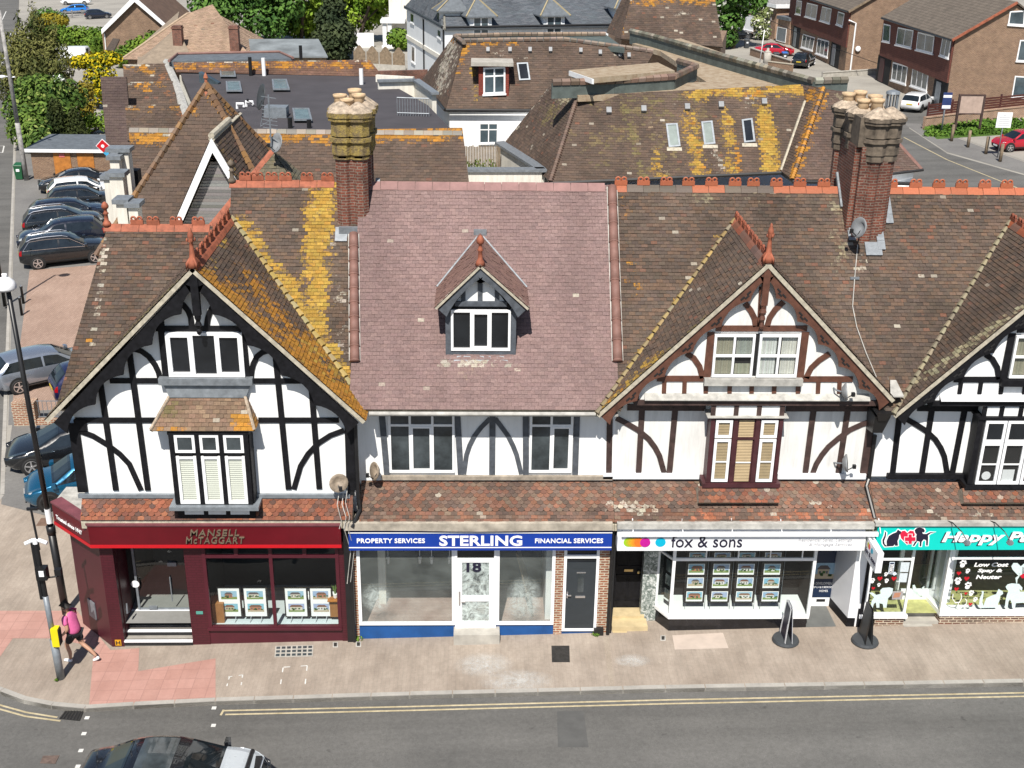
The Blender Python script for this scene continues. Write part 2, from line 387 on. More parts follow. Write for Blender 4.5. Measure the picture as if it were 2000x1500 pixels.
def ground_mat(name,c1,c2,scale=.5,speck=.25,cells=None,stains=0.0,tracks=False):
 m,t,p=newmat(name);p.inputs['Roughness'].default_value=.9;p.inputs['Specular IOR Level'].default_value=.25
 c=ramp(t,noise_n(t,scale,7,.65),[(.32,c1),(.68,c2)])
 c=mul(t,c,ramp(t,noise_n(t,60,3,.8),[(.25,1-speck),(.75,1+speck)]))
 c=mul(t,c,ramp(t,noise_n(t,9,5,.7),[(.3,1-speck*.5),(.7,1+speck*.4)]))
 tc=t.nodes.new('ShaderNodeTexCoord')
 if stains:
  mp=nd(t,'ShaderNodeMapping');mp.inputs['Scale'].default_value=(2.2,.5,1);mp.inputs['Rotation'].default_value=(0,0,.15)
  lk(t,tc.outputs['Object'],mp.inputs[0])
  c=mul(t,c,ramp(t,noise_n(t,1.6,6,.7,vec=mp.outputs[0]),[(.3,1-stains),(.6,1.0),(.8,1+stains*.3)]))
 if cells:
  b=nd(t,'ShaderNodeTexBrick',Scale=1.0,offset=cells[4]if len(cells)>4 else .5);b.inputs['Brick Width'].default_value=cells[0];b.inputs['Row Height'].default_value=cells[1]
  b.inputs['Mortar Size'].default_value=cells[2];d=cells[3];b.inputs['Color1'].default_value=(1,1,1,1);b.inputs['Color2'].default_value=(1-d*.5,1-d*.55,1-d*.6,1);b.inputs['Mortar'].default_value=(1-d,1-d,1-d,1)
  mp=nd(t,'ShaderNodeMapping');mp.inputs['Rotation'].default_value=(0,0,math.pi/2);lk(t,tc.outputs['Object'],mp.inputs[0]);lk(t,mp.outputs[0],b.inputs['Vector'])
  c=mul(t,c,b.outputs[0])
 if tracks:
  mp=nd(t,'ShaderNodeMapping');mp.inputs['Scale'].default_value=(.06,.8,1);lk(t,tc.outputs['Object'],mp.inputs[0])
  c=mul(t,c,ramp(t,noise_n(t,1.0,5,.6,vec=mp.outputs[0]),[(.35,.84),(.5,1.0),(.68,1.14)]))
  c=mul(t,c,ramp(t,noise_n(t,2.6,3,.5),[(.24,.6),(.3,1.0)]));c=mul(t,c,ramp(t,noise_n(t,14,2,.5),[(.2,.45),(.25,1.0)]))
 lk(t,c,p.inputs['Base Color']);bump(t,p,noise_n(t,90,3),.3,.008)
 return m
M['road']=ground_mat('tarmac_road',(.105,.103,.098),(.14,.136,.128),.25,.3,tracks=True)
M['tar2']=ground_mat('tarmac_footway',(.15,.145,.14),(.2,.195,.185),.4,.25)
M['paver']=ground_mat('brown_block_paving',(.29,.24,.195),(.405,.345,.288),.55,.15,(.21,.105,.009,.1),.2)
M['tactile']=ground_mat('pink_tactile_paving',(.42,.235,.195),(.49,.29,.245),.8,.1,(.4,.4,.012,.2,0.0),.1)
M['drive']=ground_mat('pinkish_block_paving',(.34,.235,.185),(.42,.3,.24),.5,.14,(.2,.1,.014,.28),.15)
M['kerb']=ground_mat('kerb_stone',(.3,.285,.26),(.4,.38,.345),1.2,.15)
M['yard']=ground_mat('concrete_yard',(.25,.235,.21),(.36,.34,.3),.15,.2)
M['yellowline']=ground_mat('faded_yellow_paint',(.36,.3,.18),(.52,.45,.3),3,.3)
M['whiteline']=ground_mat('worn_white_paint',(.5,.5,.48),(.68,.68,.65),3,.3)
M['grass']=ground_mat('rough_grass',(.045,.09,.015),(.1,.17,.03),1.5,.5)
sd_a,sd_b=V(G(25,323)),V(G(0,967));SD=(sd_a-sd_b);SD.z=0;SD.normalize();SN=V((SD.y,-SD.x,0))
far_k=sd_b+SD*420
kerb_px=[(-60,1325),(-20,1343),(0,1350),(45,1367),(100,1378),(165,1384),(260,1378),(420,1370),(800,1358),(1300,1345),(2000,1333)]
kp=[V(G(*p))for p in kerb_px];kp.append(kp[-1]+V((30,1.0,.75)))
corner=arc(kp[0],kp[0]+V((-3.0,1.6,0)),sd_b,8)
edge=[p for p in reversed(corner)][:-1]+kp
base=sheet('ground',[(-500,-120),(500,-120),(500,900),(-500,900)],M['yard'],-.30);tag(base,kind='structure')
road=sheet('road',[(-400,-100),(400,-100),(400,700),(-400,700)],M['road'],-.115);tag(road,kind='structure')
yard_pts=[(p.x,p.y)for p in edge]+[(kp[-1].x+250,kp[-1].y+6),(400,600),(far_k.x,far_k.y)]
yard=MB();yard.prism([gp(x,y,-.004)for x,y in yard_pts],(0,0,-.15));tag(yard.build('yard_ground',M['yard']),kind='structure')
pav_back=[(x,y+.0)for x,y in[(kp[-1].x,1.2),(-9.0,1.2),(-11.2,2.2),(-16.3,16)]]
pv=[(p.x,p.y)for p in edge[3:]]+pav_back
b=MB();b.poly([gp(x,y,0)for x,y in pv]);tag(b.build('pavement',M['paver']),kind='structure')
sw=[tuple((sd_b+SD*s+SN*w_))[:2]for s,w_ in((6,.2),(120,.2),(120,2.2),(6,2.2))]
tag(sheet('side_pavement',sw,M['tar2'],.004),kind='structure')
tag(sheet('brick_forecourt',gpx([(58,528),(260,512),(300,790),(22,805)]),M['drive'],.008),kind='structure')
tag(sheet('parking_bay',gpx([(28,800),(230,780),(170,1010),(100,1010),(2,985)]),M['tar2'],.006),kind='structure')
tag(sheet('car_park',gpx([(62,345),(330,320),(300,512),(48,528)]),M['tar2'],.006),kind='structure')
kb=MB()
for i in range(len(edge)-1):
 a,c=edge[i],edge[i+1];n=max(1,int((c-a).length/.92))
 for k in range(n):
  p,q=a.lerp(c,(k+.012)/n),a.lerp(c,(k+.988)/n);d=(q-p).normalized();s=V((d.y,-d.x,0))*.0
  s2=V((-d.y,d.x,0))*.14;h=R_.uniform(-.003,.004)
  kb.hexa([gp(r.x,r.y,z+(h if z>0 else 0))for z in(-.12,.012)for r in(p+s,q+s,q+s2,p+s2)])
for k in range(120):
 p,q=sd_b+SD*(k*.92+.01),sd_b+SD*(k*.92+.905);s2=SN*.14
 kb.hexa([gp(r.x,r.y,z)for z in(-.12,.012)for r in(p,q,q+s2,p+s2)][:4]+[gp(r.x,r.y,.012)for r in(p,q,q+s2,p+s2)])
tag(kb.build('kerb',M['kerb']),kind='structure')
def gline(name,px,w_,mat,dz=-.111,pts=None):
 b=MB();P=pts or[V(G(x,y,dz))for x,y in px]
 for i in range(len(P)-1):
  d=(P[i+1]-P[i]);d.z=0;d.normalize();s=V((-d.y,d.x,0))*w_/2
  b.poly([P[i]+s,P[i]-s,P[i+1]-s,P[i+1]+s])
 return b
yl=MB()
for px in([(436,1388),(800,1380),(1300,1367),(2000,1353),(2300,1347)],[(440,1395.5),(800,1387.5),(1300,1374.5),(2000,1360),(2300,1354)],[(-60,1352),(0,1377),(50,1391),(112,1401)],[(-60,1362),(0,1385),(50,1399),(118,1408)],[(431,1397),(437,1386)]):
 g=gline('',px,.055,None);yl.mesh(g.v,g.f)
tag(yl.build('road_markings',M['yellowline']),kind='structure')
wl=MB()
for px in((170,1402),(164,1433),(158,1466),(152,1497),(418,1383),(417,1417)):
 p=V(G(*px,-.11));wl.box(p.x-.055,p.x+.055,p.y-.055,p.y+.055,p.z,p.z+.006)
for pts,w_ in(([(83,2),(82,40)],.14),([(12,22),(0,48)],.14),([(22,62),(17,80)],.12),([(30,66),(25,92)],.12),([(18,92),(10,120)],.12),([(56,45),(54,52)],.5),([(0,130),(10,110)],.12),([(-4,285),(8,285),(5,298),(-5,298)],.1)):
 g=gline('',pts,w_,None,-.109);wl.mesh(g.v,g.f)
tag(wl.build('white_road_markings',M['whiteline']),kind='structure')
tag(sheet('tarmac_patch',gpx([(1088,1382),(1140,1381),(1150,1452),(1090,1452)]),plain('dark_tarmac',(.088,.088,.085),.9,var=.15,bmp=.2),-.112),kind='structure')
tag(sheet('tactile_paving',gpx([(-90,1193),(150,1193),(192,1242),(186,1264),(106,1247),(25,1247),(-5,1290),(-90,1345)]),M['tactile'],.004),kind='structure')
tag(sheet('tactile_crossing',gpx([(193,1243),(216,1270),(272,1266),(270,1311),(421,1286),(421,1366),(174,1377),(182,1284)]),M['tactile'],.004),kind='structure')
tag(sheet('paving_panel',gpx([(1313,1241),(1412,1236),(1423,1266),(1318,1269)]),plain('pale_screed',(.48,.4,.34),.9,var=.12,scale=2),.004),kind='structure')
tag(sheet('drain_channel',gpx([(1178,1244),(1189,1244),(1201,1343),(1190,1343)]),ground_mat('ridged_channel',(.42,.35,.28),(.5,.43,.35),1,.1,(.05,.02,.006,.4)),.004),kind='structure')
NR=V((0,-1,1)).normalized()
YB,YA=.65,.05
PA,PB=V((0,0,6.25)),V((0,0,6.53))
def window(parent,x0,x1,z0,z1,y,cols=(0,1),rows=(0,1),fw=.055,bar=.05,proud=.07,mat='upvc',pane='darkpane',name='window',sash=(),glassy=True):
 """frame = the window part, its glazing a sub-part; faces -y"""
 b=MB();yf=y-proud;yb=y-.012
 b.box(x0,x0+fw,yf,yb,z0,z1);b.box(x1-fw,x1,yf,yb,z0,z1)
 b.box(x0+fw,x1-fw,yf,yb,z0,z0+fw);b.box(x0+fw,x1-fw,yf,yb,z1-fw,z1)
 X=[x0+(x1-x0)*c for c in cols];Z=[z0+(z1-z0)*r for r in rows]
 for c in X[1:-1]:b.box(c-bar/2,c+bar/2,yf+.004,yb,z0+fw,z1-fw)
 for r in Z[1:-1]:b.box(x0+fw,x1-fw,yf+.007,yb,r-bar/2,r+bar/2)
 for(i,j)in sash:
  a0=X[i]+(fw if i==0 else bar/2);a1=X[i+1]-(fw if i+2==len(X)else bar/2);c0=Z[j]+(fw if j==0 else bar/2);c1=Z[j+1]-(fw if j+2==len(Z)else bar/2);s=.045
  for q in((a0,a0+s,c0,c1),(a1-s,a1,c0,c1),(a0+s,a1-s,c0,c0+s),(a0+s,a1-s,c1-s,c1)):b.box(q[0],q[1],yf-.012,yb-.01,q[2],q[3])
 o=b.build(name,M[mat],parent)
 p=MB();p.poly([(x0+.02,y-.035,z0+.02),(x1-.02,y-.035,z0+.02),(x1-.02,y-.035,z1-.02),(x0+.02,y-.035,z1-.02)])
 p.build('pane',M[pane],o);return o
def rectY(pl,pr,pt,pb,y):
 m=(pt+pb)/2;c=(pl+pr)/2
 return Py(pl,m,y).x,Py(pr,m,y).x,Py(c,pb,y).z,Py(c,pt,y).z
def pathY(pts,y):return[Py(px,py,y)for px,py in pts]
def timber(b,pts,w_,y,t=.035,m=0):
 b.strip(pathY(pts,y),w_,(0,-1,0),t,m)
def ridge(b,a,c,pitch=45,r=.15,m=0,cols=None):
 a,c=V(a),V(c);d=(c-a);n=max(1,round(d.length/.45));d/=n;u=d.normalized();s=u.cross(V((0,0,1))).normalized()
 for k in range(n):
  p=a+d*k+u*.006;q=a+d*(k+1)-u*.006;col=cols(p)if cols else None;lf=R_.uniform(-.004,.006)
  pr=[(-r,-r*.95),(-r*.55,-r*.3),(0,.03),(r*.55,-r*.3),(r,-r*.95),(r*.9,-r*1.05),(0,-.05),(-r*.9,-r*1.05)]
  b.prism([p+s*x+V((0,0,z+.03+lf))for x,z in pr],q-p,m,col)
def crest(b,p,ax,m=0,col=None,h=.0):
 p,ax=V(p),V(ax).normalized();sd=ax.cross(V((0,0,1)))
 b.obox(p+V((0,0,.04)),ax*.17,sd*.03,V((0,0,.06)),m,col)
 for s in(-.095,.095):
  c=p+ax*s*.85+V((0,0,.135+h));n=10
  b.tube([c+(ax*math.cos(k*2*math.pi/n)+V((0,0,1))*math.sin(k*2*math.pi/n))*.055 for k in range(n+1)],.03,5,m,col,cap=False)
def finial(parent,p,h,ball=False,mat='terra'):
 p=V(p);b=MB();h*=.8;k=h/.8
 if ball:pr=[(.13,-.05),(.1,.05),(.06,.12),(.05,.32),(.08,.36),(.05,.4),(.04,.5),(.08,.53),(.1,.6),(.075,.68),(.04,.73),(.0,.76)]
 else:pr=[(.15,-.08),(.12,.05),(.07,.18),(.05,.4),(.045,.5),(.075,.54),(.05,.58),(.075,.64),(.065,.72),(.035,.78),(.03,.84),(.0,.88)]
 b.lathe(p,[(r,z*k)for r,z in pr],10)
 if not ball:
  for i in range(4):
   a=i*math.pi/2+.4;b.lathe(p+V((.09*math.cos(a),.09*math.sin(a),.56*k)),[(.0,-.03),(.03,-.01),(.02,.04),(0,.07)],6)
  for i in range(4):
   a=i*math.pi/2+.7;b.obox(p+V((.1*math.cos(a),.1*math.sin(a),.06)),V((math.cos(a),math.sin(a),-1.2))*.08,V((-math.sin(a),math.cos(a),0))*.02,V((0,0,.07)))
 return b.build('finial',M[mat],parent,True)
def barge(b,apex,foot,y,arches,dmin,dmax,t=.06,gap=.06,m=0):
 (xa,za),(xf,zf)=apex,foot;L=math.hypot(xf-xa,zf-za);ux,uz=(xf-xa)/L,(zf-za)/L
 nx,nz=(uz,-ux)if ux>0 else(-uz,ux)
 if nz>0:nx,nz=-nx,-nz
 n=arches*8;lo=[]
 for i in range(n+1):
  s=i/n;f=(s*arches)%1.0 if i<n else 1.0
  d=dmax-(dmax-dmin)*math.sin(math.pi*f)**.8
  if i==0:d=dmax*1.15
  lo.append((xa+ux*L*s+nx*(d+gap),za+uz*L*s+nz*(d+gap)))
 if abs(lo[0][0]-xa)>.001:
  lo[0]=(xa,za-(dmax+gap)*1.5)
 pts=[(xa,za-gap*1.4)]+[(xf+nx*gap,zf+nz*gap)]+lo[::-1]
 b.prism([V((x,y,z))for x,z in pts],(0,t,0),m)
def pan(t_):return None
def text(parent,name,body,x0,x1,z0,h,y,mat,ext=.012,shear=0.0,bold=0.0,space=1.0,slant=None):
 cu=bpy.data.curves.new(name,'FONT');cu.body=body;cu.extrude=.01;cu.shear=shear;cu.offset=bold;cu.space_character=space;cu.resolution_u=3
 o=bpy.data.objects.new(name,cu);COL.objects.link(o);bpy.context.view_layer.update()
 me=bpy.data.meshes.new_from_object(o.evaluated_get(bpy.context.evaluated_depsgraph_get()));bpy.data.objects.remove(o);bpy.data.curves.remove(cu)
 xs=[v.co.x for v in me.vertices];ys=[v.co.y for v in me.vertices];a,c,d,e=min(xs),max(xs),min(ys),max(ys)
 vs=[]
 for v in me.vertices:
  u=(v.co.x-a)/(c-a);q=(v.co.y-d)/(e-d)
  vs.append((x0+(x1-x0)*u,y-(ext if v.co.z>0 else 0),z0+h*q))
 b=MB();b.mesh([V(v)for v in vs],[tuple(p.vertices)for p in me.polygons]);bpy.data.meshes.remove(me)
 return b
BROWN=[(.1,.074,.057),(.086,.065,.052),(.112,.078,.058),(.094,.069,.055),(.12,.079,.056)]
ORANGE,YELLOW,WHITE_L,GREEN_L=(.38,.175,.025),(.37,.245,.048),(.42,.38,.31),(.16,.13,.06)
def roofcol(base,patches=(),speck=.01,redd=.04,var=.22,drift=.25):
 var,speck,redd,drift=var*.62,speck*.45,redd*.4,drift*1.5
 def f(c,u,v):
  col=jit(R_.choice(base),var)
  d=fbm(c,.45);col=tuple(x*(1+drift*d+.2*noise.noise(V((u*1.3,v*.16,5))))for x in col)
  if R_.random()<redd:col=mixc(col,(.19,.085,.055),R_.uniform(.3,.8))
  px,py=proj(c);lic,lw=None,0
  for fn,lc,gain in patches:
   k=fn(px,py)*gain
   if k<=0:continue
   k=min(1,k*.98-.13+fbm(c,1.1)*.75+R_.uniform(-.38,.3))
   if k>lw:lic,lw=jit(mixc(lc,ORANGE,R_.random()*.45)if lc is YELLOW else lc,.22),k
  if R_.random()<speck:col=mixc(col,WHITE_L,R_.uniform(.4,.9))
  return(col,(*lic,lw))if lic else col
 return f
def band(pts,wd,soft=1.0):
 def f(px,py):
  best=0
  for i in range(len(pts)-1):
   (ax,ay),(bx,by)=pts[i],pts[i+1];dx,dy=bx-ax,by-ay;t=max(0,min(1,((px-ax)*dx+(py-ay)*dy)/(dx*dx+dy*dy)))
   d=math.hypot(px-ax-dx*t,py-ay-dy*t);best=max(best,1-(d/wd)**2)
  return max(0,best)
 return f
def blob(cx,cy,rx,ry):return lambda px,py:max(0,1-((px-cx)/rx)**2-((py-cy)/ry)**2)
def everywhere(k):return lambda px,py:k
def main_poly(px,P):return[PP(x,y,P,NR)for x,y in px]
def house(name,label,x):return thing(name,label,'building',(x,.5,gz(x)))
HA=house('corner_shop_house','black and white half-timbered corner house with maroon shop front and orange lichened gable',-6.6)
HB=house('shop_house','mid-terrace house with a clean pinkish tile roof, small gabled dormer and blue shop front',0)
HC=house('shop_house','half-timbered house with brown scalloped bargeboards, bay with beige blinds and white estate agent shop',6.95)
HD=house('shop_house','half-timbered house with black bargeboards and black bay over a turquoise vet shop',14.4)
yg=-.40;ap=Py(375,522,yg);fl=Py(87,822,yg);fr=Py(714,822,yg)
zf=(fl.z+fr.z)/2;xl,xr,xa,za=fl.x,fr.x,ap.x,ap.z
ybk=za-PA.z;yfoot=zf-PA.z
tA=MB()
right=main_poly([(452,356),(648,356),(724,357),(690,455),(684,715),(700,800)],PA);right[-1]=V((xr,yfoot,zf));right.append(V((xa,ybk,za)))
yr=(right[0].y+right[1].y)/2
colA=roofcol(BROWN,[(band([(632,365),(622,500),(612,630),(560,560)],44),YELLOW,1.0),(band([(640,360),(625,420),(615,520),(610,640)],40),YELLOW,1.4),(band([(470,440),(560,560),(620,650),(690,760),(712,810)],30),YELLOW,1.2),(band([(650,460),(668,600),(672,720)],18),WHITE_L,.6),(band([(560,370),(650,370)],20),YELLOW,.55)],.012,.05)
def lerp2(a,c,t):return V(a).lerp(V(c),t)
rooftiles(tA,[[right[0],right[1],right[2],right[3],right[4],V((xr,yfoot,zf)),V((xa,ybk,za))]],NR,colA)
left=[PP(211,441,PA,NR),PP(398,446,PA,NR)]
lz=left[0].z;left[1].z=lz;left[1].y=left[0].y
lf0=PP(168,742,PA,NR)
rooftiles(tA,[[left[0],V((xa,left[0].y,lz)),V((xl+.05,yfoot,zf)),V((lf0.x-.25,yfoot,zf))]],NR,roofcol(BROWN,[(band([(180,690),(205,470)],9),WHITE_L,.9),(blob(178,665,8,12),ORANGE,1.3)],.006,.07,.28))
sl=(za-zf)
nL=V((-sl,0,xa-xl)).normalized();nRt=V((sl,0,xr-xa)).normalized()
gA=roofcol(BROWN,[(band([(385,545),(520,650),(640,750),(712,812)],40),ORANGE,1.5),(band([(470,560),(560,650),(640,735)],60),ORANGE,.95),(band([(600,690),(712,815)],46),YELLOW,1.15),(band([(460,430),(690,760)],16),YELLOW,.8),(band([(400,520),(440,440)],40),YELLOW,.5)],.01,.03)
rooftiles(tA,[[(xa,yg,za),(xr,yg,zf),(xr,yfoot,zf),(xa,ybk,za)]],nRt,gA)
rooftiles(tA,[[(xa,yg,za),(xa,ybk,za),(xl,yfoot,zf),(xl,yg,zf)]],nL,roofcol(BROWN,[(band([(90,815),(375,525)],6),GREEN_L,1)],.005,.05))
for x0,x1,yy,zz in((lf0.x-.1,xa,left[0].y,lz),(xa,xr+.1,yr,right[0].z)):tA.prism([(x0,yy,zz-.1),(x1,yy,zz-.1),(x1,yy+4.6,zz-4.7),(x0,yy+4.6,zz-4.7)],(0,0,-.12),2)
roofA=tA.build('roof',[M['tile'],M['slab'],M['darkslab']],HA)
va=MB()
n=26
for i in range(n):
 p=V((xa,ybk,za)).lerp(V((xr,yfoot,zf)),(i+.1)/n);q=V((xa,ybk,za)).lerp(V((xr,yfoot,zf)),(i+1)/n);c=jit(mixc((.3,.27,.17),YELLOW,R_.random()*.7),.2)
 va.tube([p+V((0,0,.03)),q+V((0,0,.05))],[.07,.085],6,0,c)
va.build('valley_tiles',M['vc'],HA)
def built(b,n,m,h):b.build(n,M[m],h);return MB()
rA=MB();ridge(rA,right[0]+V((-.05,0,0)),right[1]+V((.08,0,0)))
for px in(480,503,531,558,600,640):crest(rA,PP(px,352,right[0],V((0,1,0)))*1 if False else V((Py(px,352,yr).x,yr,right[0].z+.08)),(1,0,0))
rA=built(rA,'ridge_tiles','terra',HA);ridge(rA,(left[0].x-.1,left[0].y,lz),(xa-.5,left[0].y,lz))
for px in(268,300,345,388):crest(rA,(Py(px,441,left[0].y).x,left[0].y,lz+.06),(1,0,0))
rA=built(rA,'ridge_tiles','terra',HA);ridge(rA,(xa,yg+.05,za),(xa,ybk+.15,za))
for k in range(8):crest(rA,(xa,yg+.55+k*.53,za+.06),(0,1,0),h=.02)
rA.build('ridge_tiles',M['terra'],HA)
finial(HA,(xa,yg+.12,za+.05),1.0);finial(HA,(right[0].x+.02,yr,right[0].z+.05),.75,True,'stone');finial(HA,(left[0].x-.02,left[0].y,lz+.05),.8,True)
wA=MB();base_z=Py(160,968,YA).z
cl=Py(147,830,YA).x;cr=Py(690,870,YA).x
wA.prism([(cl,YA,base_z),(cr,YA,base_z),(cr,YA,zf+.1),(xa+.55,YA,za-.62),(xa-.55,YA,za-.62),(cl,YA,zf+.1)],(0,.3,0))
wA.box(cl,cr,YA+.3,9.4,3.3,6.2)
wA.build('wall',M['white'],HA)
tb=MB()
TW=.17
for pts in([(215,743),(312,743)],[(484,743.5),(590,743.5)],[(148,820),(305,820)],[(505,820),(662,820)],[(300,641),(470,641)]):timber(tb,pts,TW*.8,YA)
for pts in([(196,744),(227,957)],[(253,686),(289.5,957)],[(538,690),(564,955)],[(608,750),(624,954)]):timber(tb,pts,TW*.85,YA,.04)
for pts in([(313,615),(325,738)],[(474,645),(483,738)]):timber(tb,pts,TW*.95,YA,.045)
for pts in([(144,826),(163,960)],[(683,826),(687,956)]):timber(tb,pts,TW*1.5,YA,.05)
for pts in([(152,840),(182,851),(210,868),(234,886),(253,906),(276,957)],[(672,840),(645,850),(622,865),(602,886),(587,910),(574,955)],[(258,680),(276,685),(291,696),(303,712),(310,727),(313,739)],[(528,683),(512,688),(502,696),(495,710),(492,722),(490,740)],[(350,588),(360,597),(368,607),(373,620),(375,637)],[(421,595),(414,602),(409,612),(406,622),(404,637)]):timber(tb,pts,TW*.8,YA,.03)
timber(tb,[(146,829),(170,829)],.3,YA,.06)
tb.build('timber_frame',M['black'],HA)
lb=MB();l0,l1,_,_=rectY(158,684,960,968,YA)
lb.box(l0-.05,l1,YA-.09,YA,base_z-.03,base_z+.07);lb.build('ledge',M['metal'],HA)
bb=MB();barge(bb,(xa,za-.02),(xl+.1,zf),yg+.06,5,.22,.42,.07,.12);barge(bb,(xa,za-.02),(xr-.1,zf),yg+.06,5,.22,.42,.07,.12)
bb.build('bargeboards',M['black'],HA)
pk=MB();pk.box(xa-.09,xa+.09,yg+.02,yg+.16,za-1.2,za-.2);pk.lathe((xa,yg+.1,za-1.72),[(0,0),(.05,.05),(.07,.12),(.03,.18),(.09,.27),(.05,.36),(.08,.44),(.08,.54)],8);pk.build('pendant_post',M['black'],HA)
x0,x1,z0,z1=rectY(328,477,647,733,YA);window(HA,x0,x1,z0,z1,YA-.03,(0,.335,.655,1),(0,1),.07,.075,.09,sash=((0,0),(2,0)))
sb=MB();x0,x1,z0,z1=rectY(311,494,737,750,YA-.1);sb.box(x0,x1,YA-.2,YA,z0,z1);
wt=Py(402,750,YA).z;zt=Py(402,776,YA-.12).z
x0a,x1a,_,_=rectY(322,490,750,752,YA);x0b,x1b,_,_=rectY(331,480,774,776,YA-.12)
sb.hexa([(x0b,YA-.14,zt),(x1b,YA-.14,zt),(x1b,YA,zt),(x0b,YA,zt),(x0a,YA-.1,wt),(x1a,YA-.1,wt),(x1a,YA,wt),(x0a,YA,wt)])
sb.build('lead_apron',M['lead'],HA)
yo=YA-.42;cb=MB()
c_t0,c_t1=Py(331,777,YA-.1),Py(479,777,YA-.1);c_b0,c_b1=Py(294,842,yo-.12),Py(497,842,yo-.12);c_s0,c_s1=Py(322,812,YA),Py(512,806,YA)
nf=plane_of(c_t0,c_b0,c_b1)
bayc=roofcol([(.2,.13,.09),(.17,.115,.08),(.22,.15,.1)],[(blob(478,825,36,30),ORANGE,1.6),(band([(300,838),(370,838)],7),ORANGE,.6),(blob(330,800,40,30),GREEN_L,.8)],.01,.05)
rooftiles(cb,[[c_t0,c_b0,c_b1,c_t1]],nf,bayc,slab=.05)
zc=c_b0.z
for s,(a,c)in((1,(c_t1,c_b1)),(-1,(c_t0,c_b0))):
 e=V((c.x,YA,zc));e2=V((a.x,YA,a.z));nn=plane_of(a,c,e);rooftiles(cb,[[a,c,e,e2]]if s>0 else[[a,e2,e,c]],nn,bayc,slab=.05)
canopy=cb.build('bay_canopy',[M['tile'],M['slab']],HA)
hp=MB()
for a,c in((c_t0,c_b0),(c_t1,c_b1)):hp.tube([a+V((0,-.01,.04)),c+V((0,-.01,.04))],.04,6)
hp.build('hip_ridges',M['mortar'],canopy)
by=MB();x0,x1,z0,z1=rectY(335,492,842,983,yo)
z1=zc-.02;by.box(x0,x1,yo,YA,z0,z1);by.build('bay_body',M['black'],HA)
bt=MB();W_=x1-x0;zt_=Py(415,886,yo).z
for c in(0.045,.355,.65,.955):bt.box(x0+W_*c-.055,x0+W_*c+.055,yo-.07,yo,z0,z1)
for c in(0.2,.5025,.8025):bt.box(x0+W_*c-.17,x0+W_*c+.17,yo-.06,yo,zt_-.045,zt_+.045)
bt.box(x0-.0,x1,yo-.075,yo,z1-.1,z1-.02);bt.build('bay_posts',M['black'],HA)
cs=[(.085,.315),(.395,.61),(.69,.915)]
for a,c in cs:
 window(HA,x0+W_*a-.02,x0+W_*c+.02,zt_+.05,z1-.11,yo-.012,fw=.07,proud=.05,pane='midpane')
 window(HA,x0+W_*a-.02,x0+W_*c+.02,z0+.02,zt_-.05,yo-.012,fw=.075,proud=.05,pane='glass')
bl=MB()
for a,c in cs:
 za_,zb_=z0+.1,zt_-.1;nS=22
 for k in range(nS):zz=za_+(zb_-za_)*k/nS;bl.poly([(x0+W_*a,yo-.026,zz),(x0+W_*c,yo-.026,zz),(x0+W_*c,yo-.012,zz+(zb_-za_)/nS*.74),(x0+W_*a,yo-.012,zz+(zb_-za_)/nS*.74)])
bl.build('shutter_blind',plain('cream_shutters',(.72,.74,.66),.6,var=.03),HA)
st=MB();xs0,xs1,zs0,zs1=rectY(332,506,983,993,yo-.1);st.box(xs0,xs1,yo-.2,YA,z0-.11,z0-.01);st.build('bay_sill',M['metal'],HA)
ub=MB();ub.box(x0+.03,x1-.02,yo+.05,YA,z0-.45,z0-.11);ub.build('bay_underside',M['black'],HA)
up=MB()
for a,c in((.1,.34),(.4,.62),(.68,.92)):up.box(x0+W_*a,x0+W_*c,yo+.035,yo+.05,z0-.34,z0-.15)
up.build('apron_panels',M['white'],HA)
FISH=[(.235,.085,.05),(.2,.08,.053),(.15,.075,.053),(.265,.105,.06),(.12,.068,.054)]
FISHB=[(.165,.1,.074),(.18,.092,.064),(.13,.088,.069),(.2,.1,.066),(.11,.078,.063),(.17,.12,.09)]
def pent(parent,pl,pr,yt,pyt,yb,pyb,cols,plainrows,patches,redd=.06):
 b=MB();xa0,xb0=pl,pr;c=950
 zt,zb=Py((proj((pl,yt,4.3))[0]+proj((pr,yt,4.3))[0])/2,pyt,yt).z,Py((proj((pl,yb,3.5))[0]+proj((pr,yb,3.5))[0])/2,pyb,yb).z
 q=[(pl,yb,zb),(pr,yb,zb),(pr,yt,zt),(pl,yt,zt)]
 rooftiles(b,[q],plane_of(*q[:3]),roofcol(cols,patches,.012,redd,.28,.3),w=.165,g=.1,fish=lambda r:r>plainrows,dark=(.055,.036,.026),slab=.06)
 b.prism([(pl,yb+.02,zb-.07),(pl,yt,zt-.07),(pl,yt,zb-.25),(pl,yb+.02,zb-.25)],(pr-pl,0,0),1)
 return b.build('pent_roof',[M['tile'],M['slab']],parent),zb,zt
pent(HA,Py(160,990,YA-.2).x-.02,Py(690,990,0).x,YA,968,-.32,1016,FISH,1,[],.1)
pent(HB,Py(704,980,.2).x,3.54,YB,939,-.28,1021,FISHB,4,[(band([(1180,985),(1240,988)],16),WHITE_L,.75)])
pent(HC,3.55,Py(1703,980,.2).x,YB,939,-.28,1021,FISHB,4,[(band([(1190,990),(1275,998)],15),WHITE_L,.8),(band([(1590,985),(1650,990)],12),WHITE_L,.65),(band([(1300,1005),(1690,1005)],16),(.36,.13,.07),.7)],.12)
pent(HD,Py(1705,980,.2).x,18.0,YB,942,-.28,1021,FISHB,4,[(band([(1760,1000),(2000,1005)],16),WHITE_L,.45)])
tB=MB()
eL,eR=PP(722,800,PB,NR),PP(1168,800,PB,NR);ez=eL.z
zrB=PP(960,360,PB,NR).z;yrB=zrB-PB.z
xBl,xBr=xr-.45,3.56
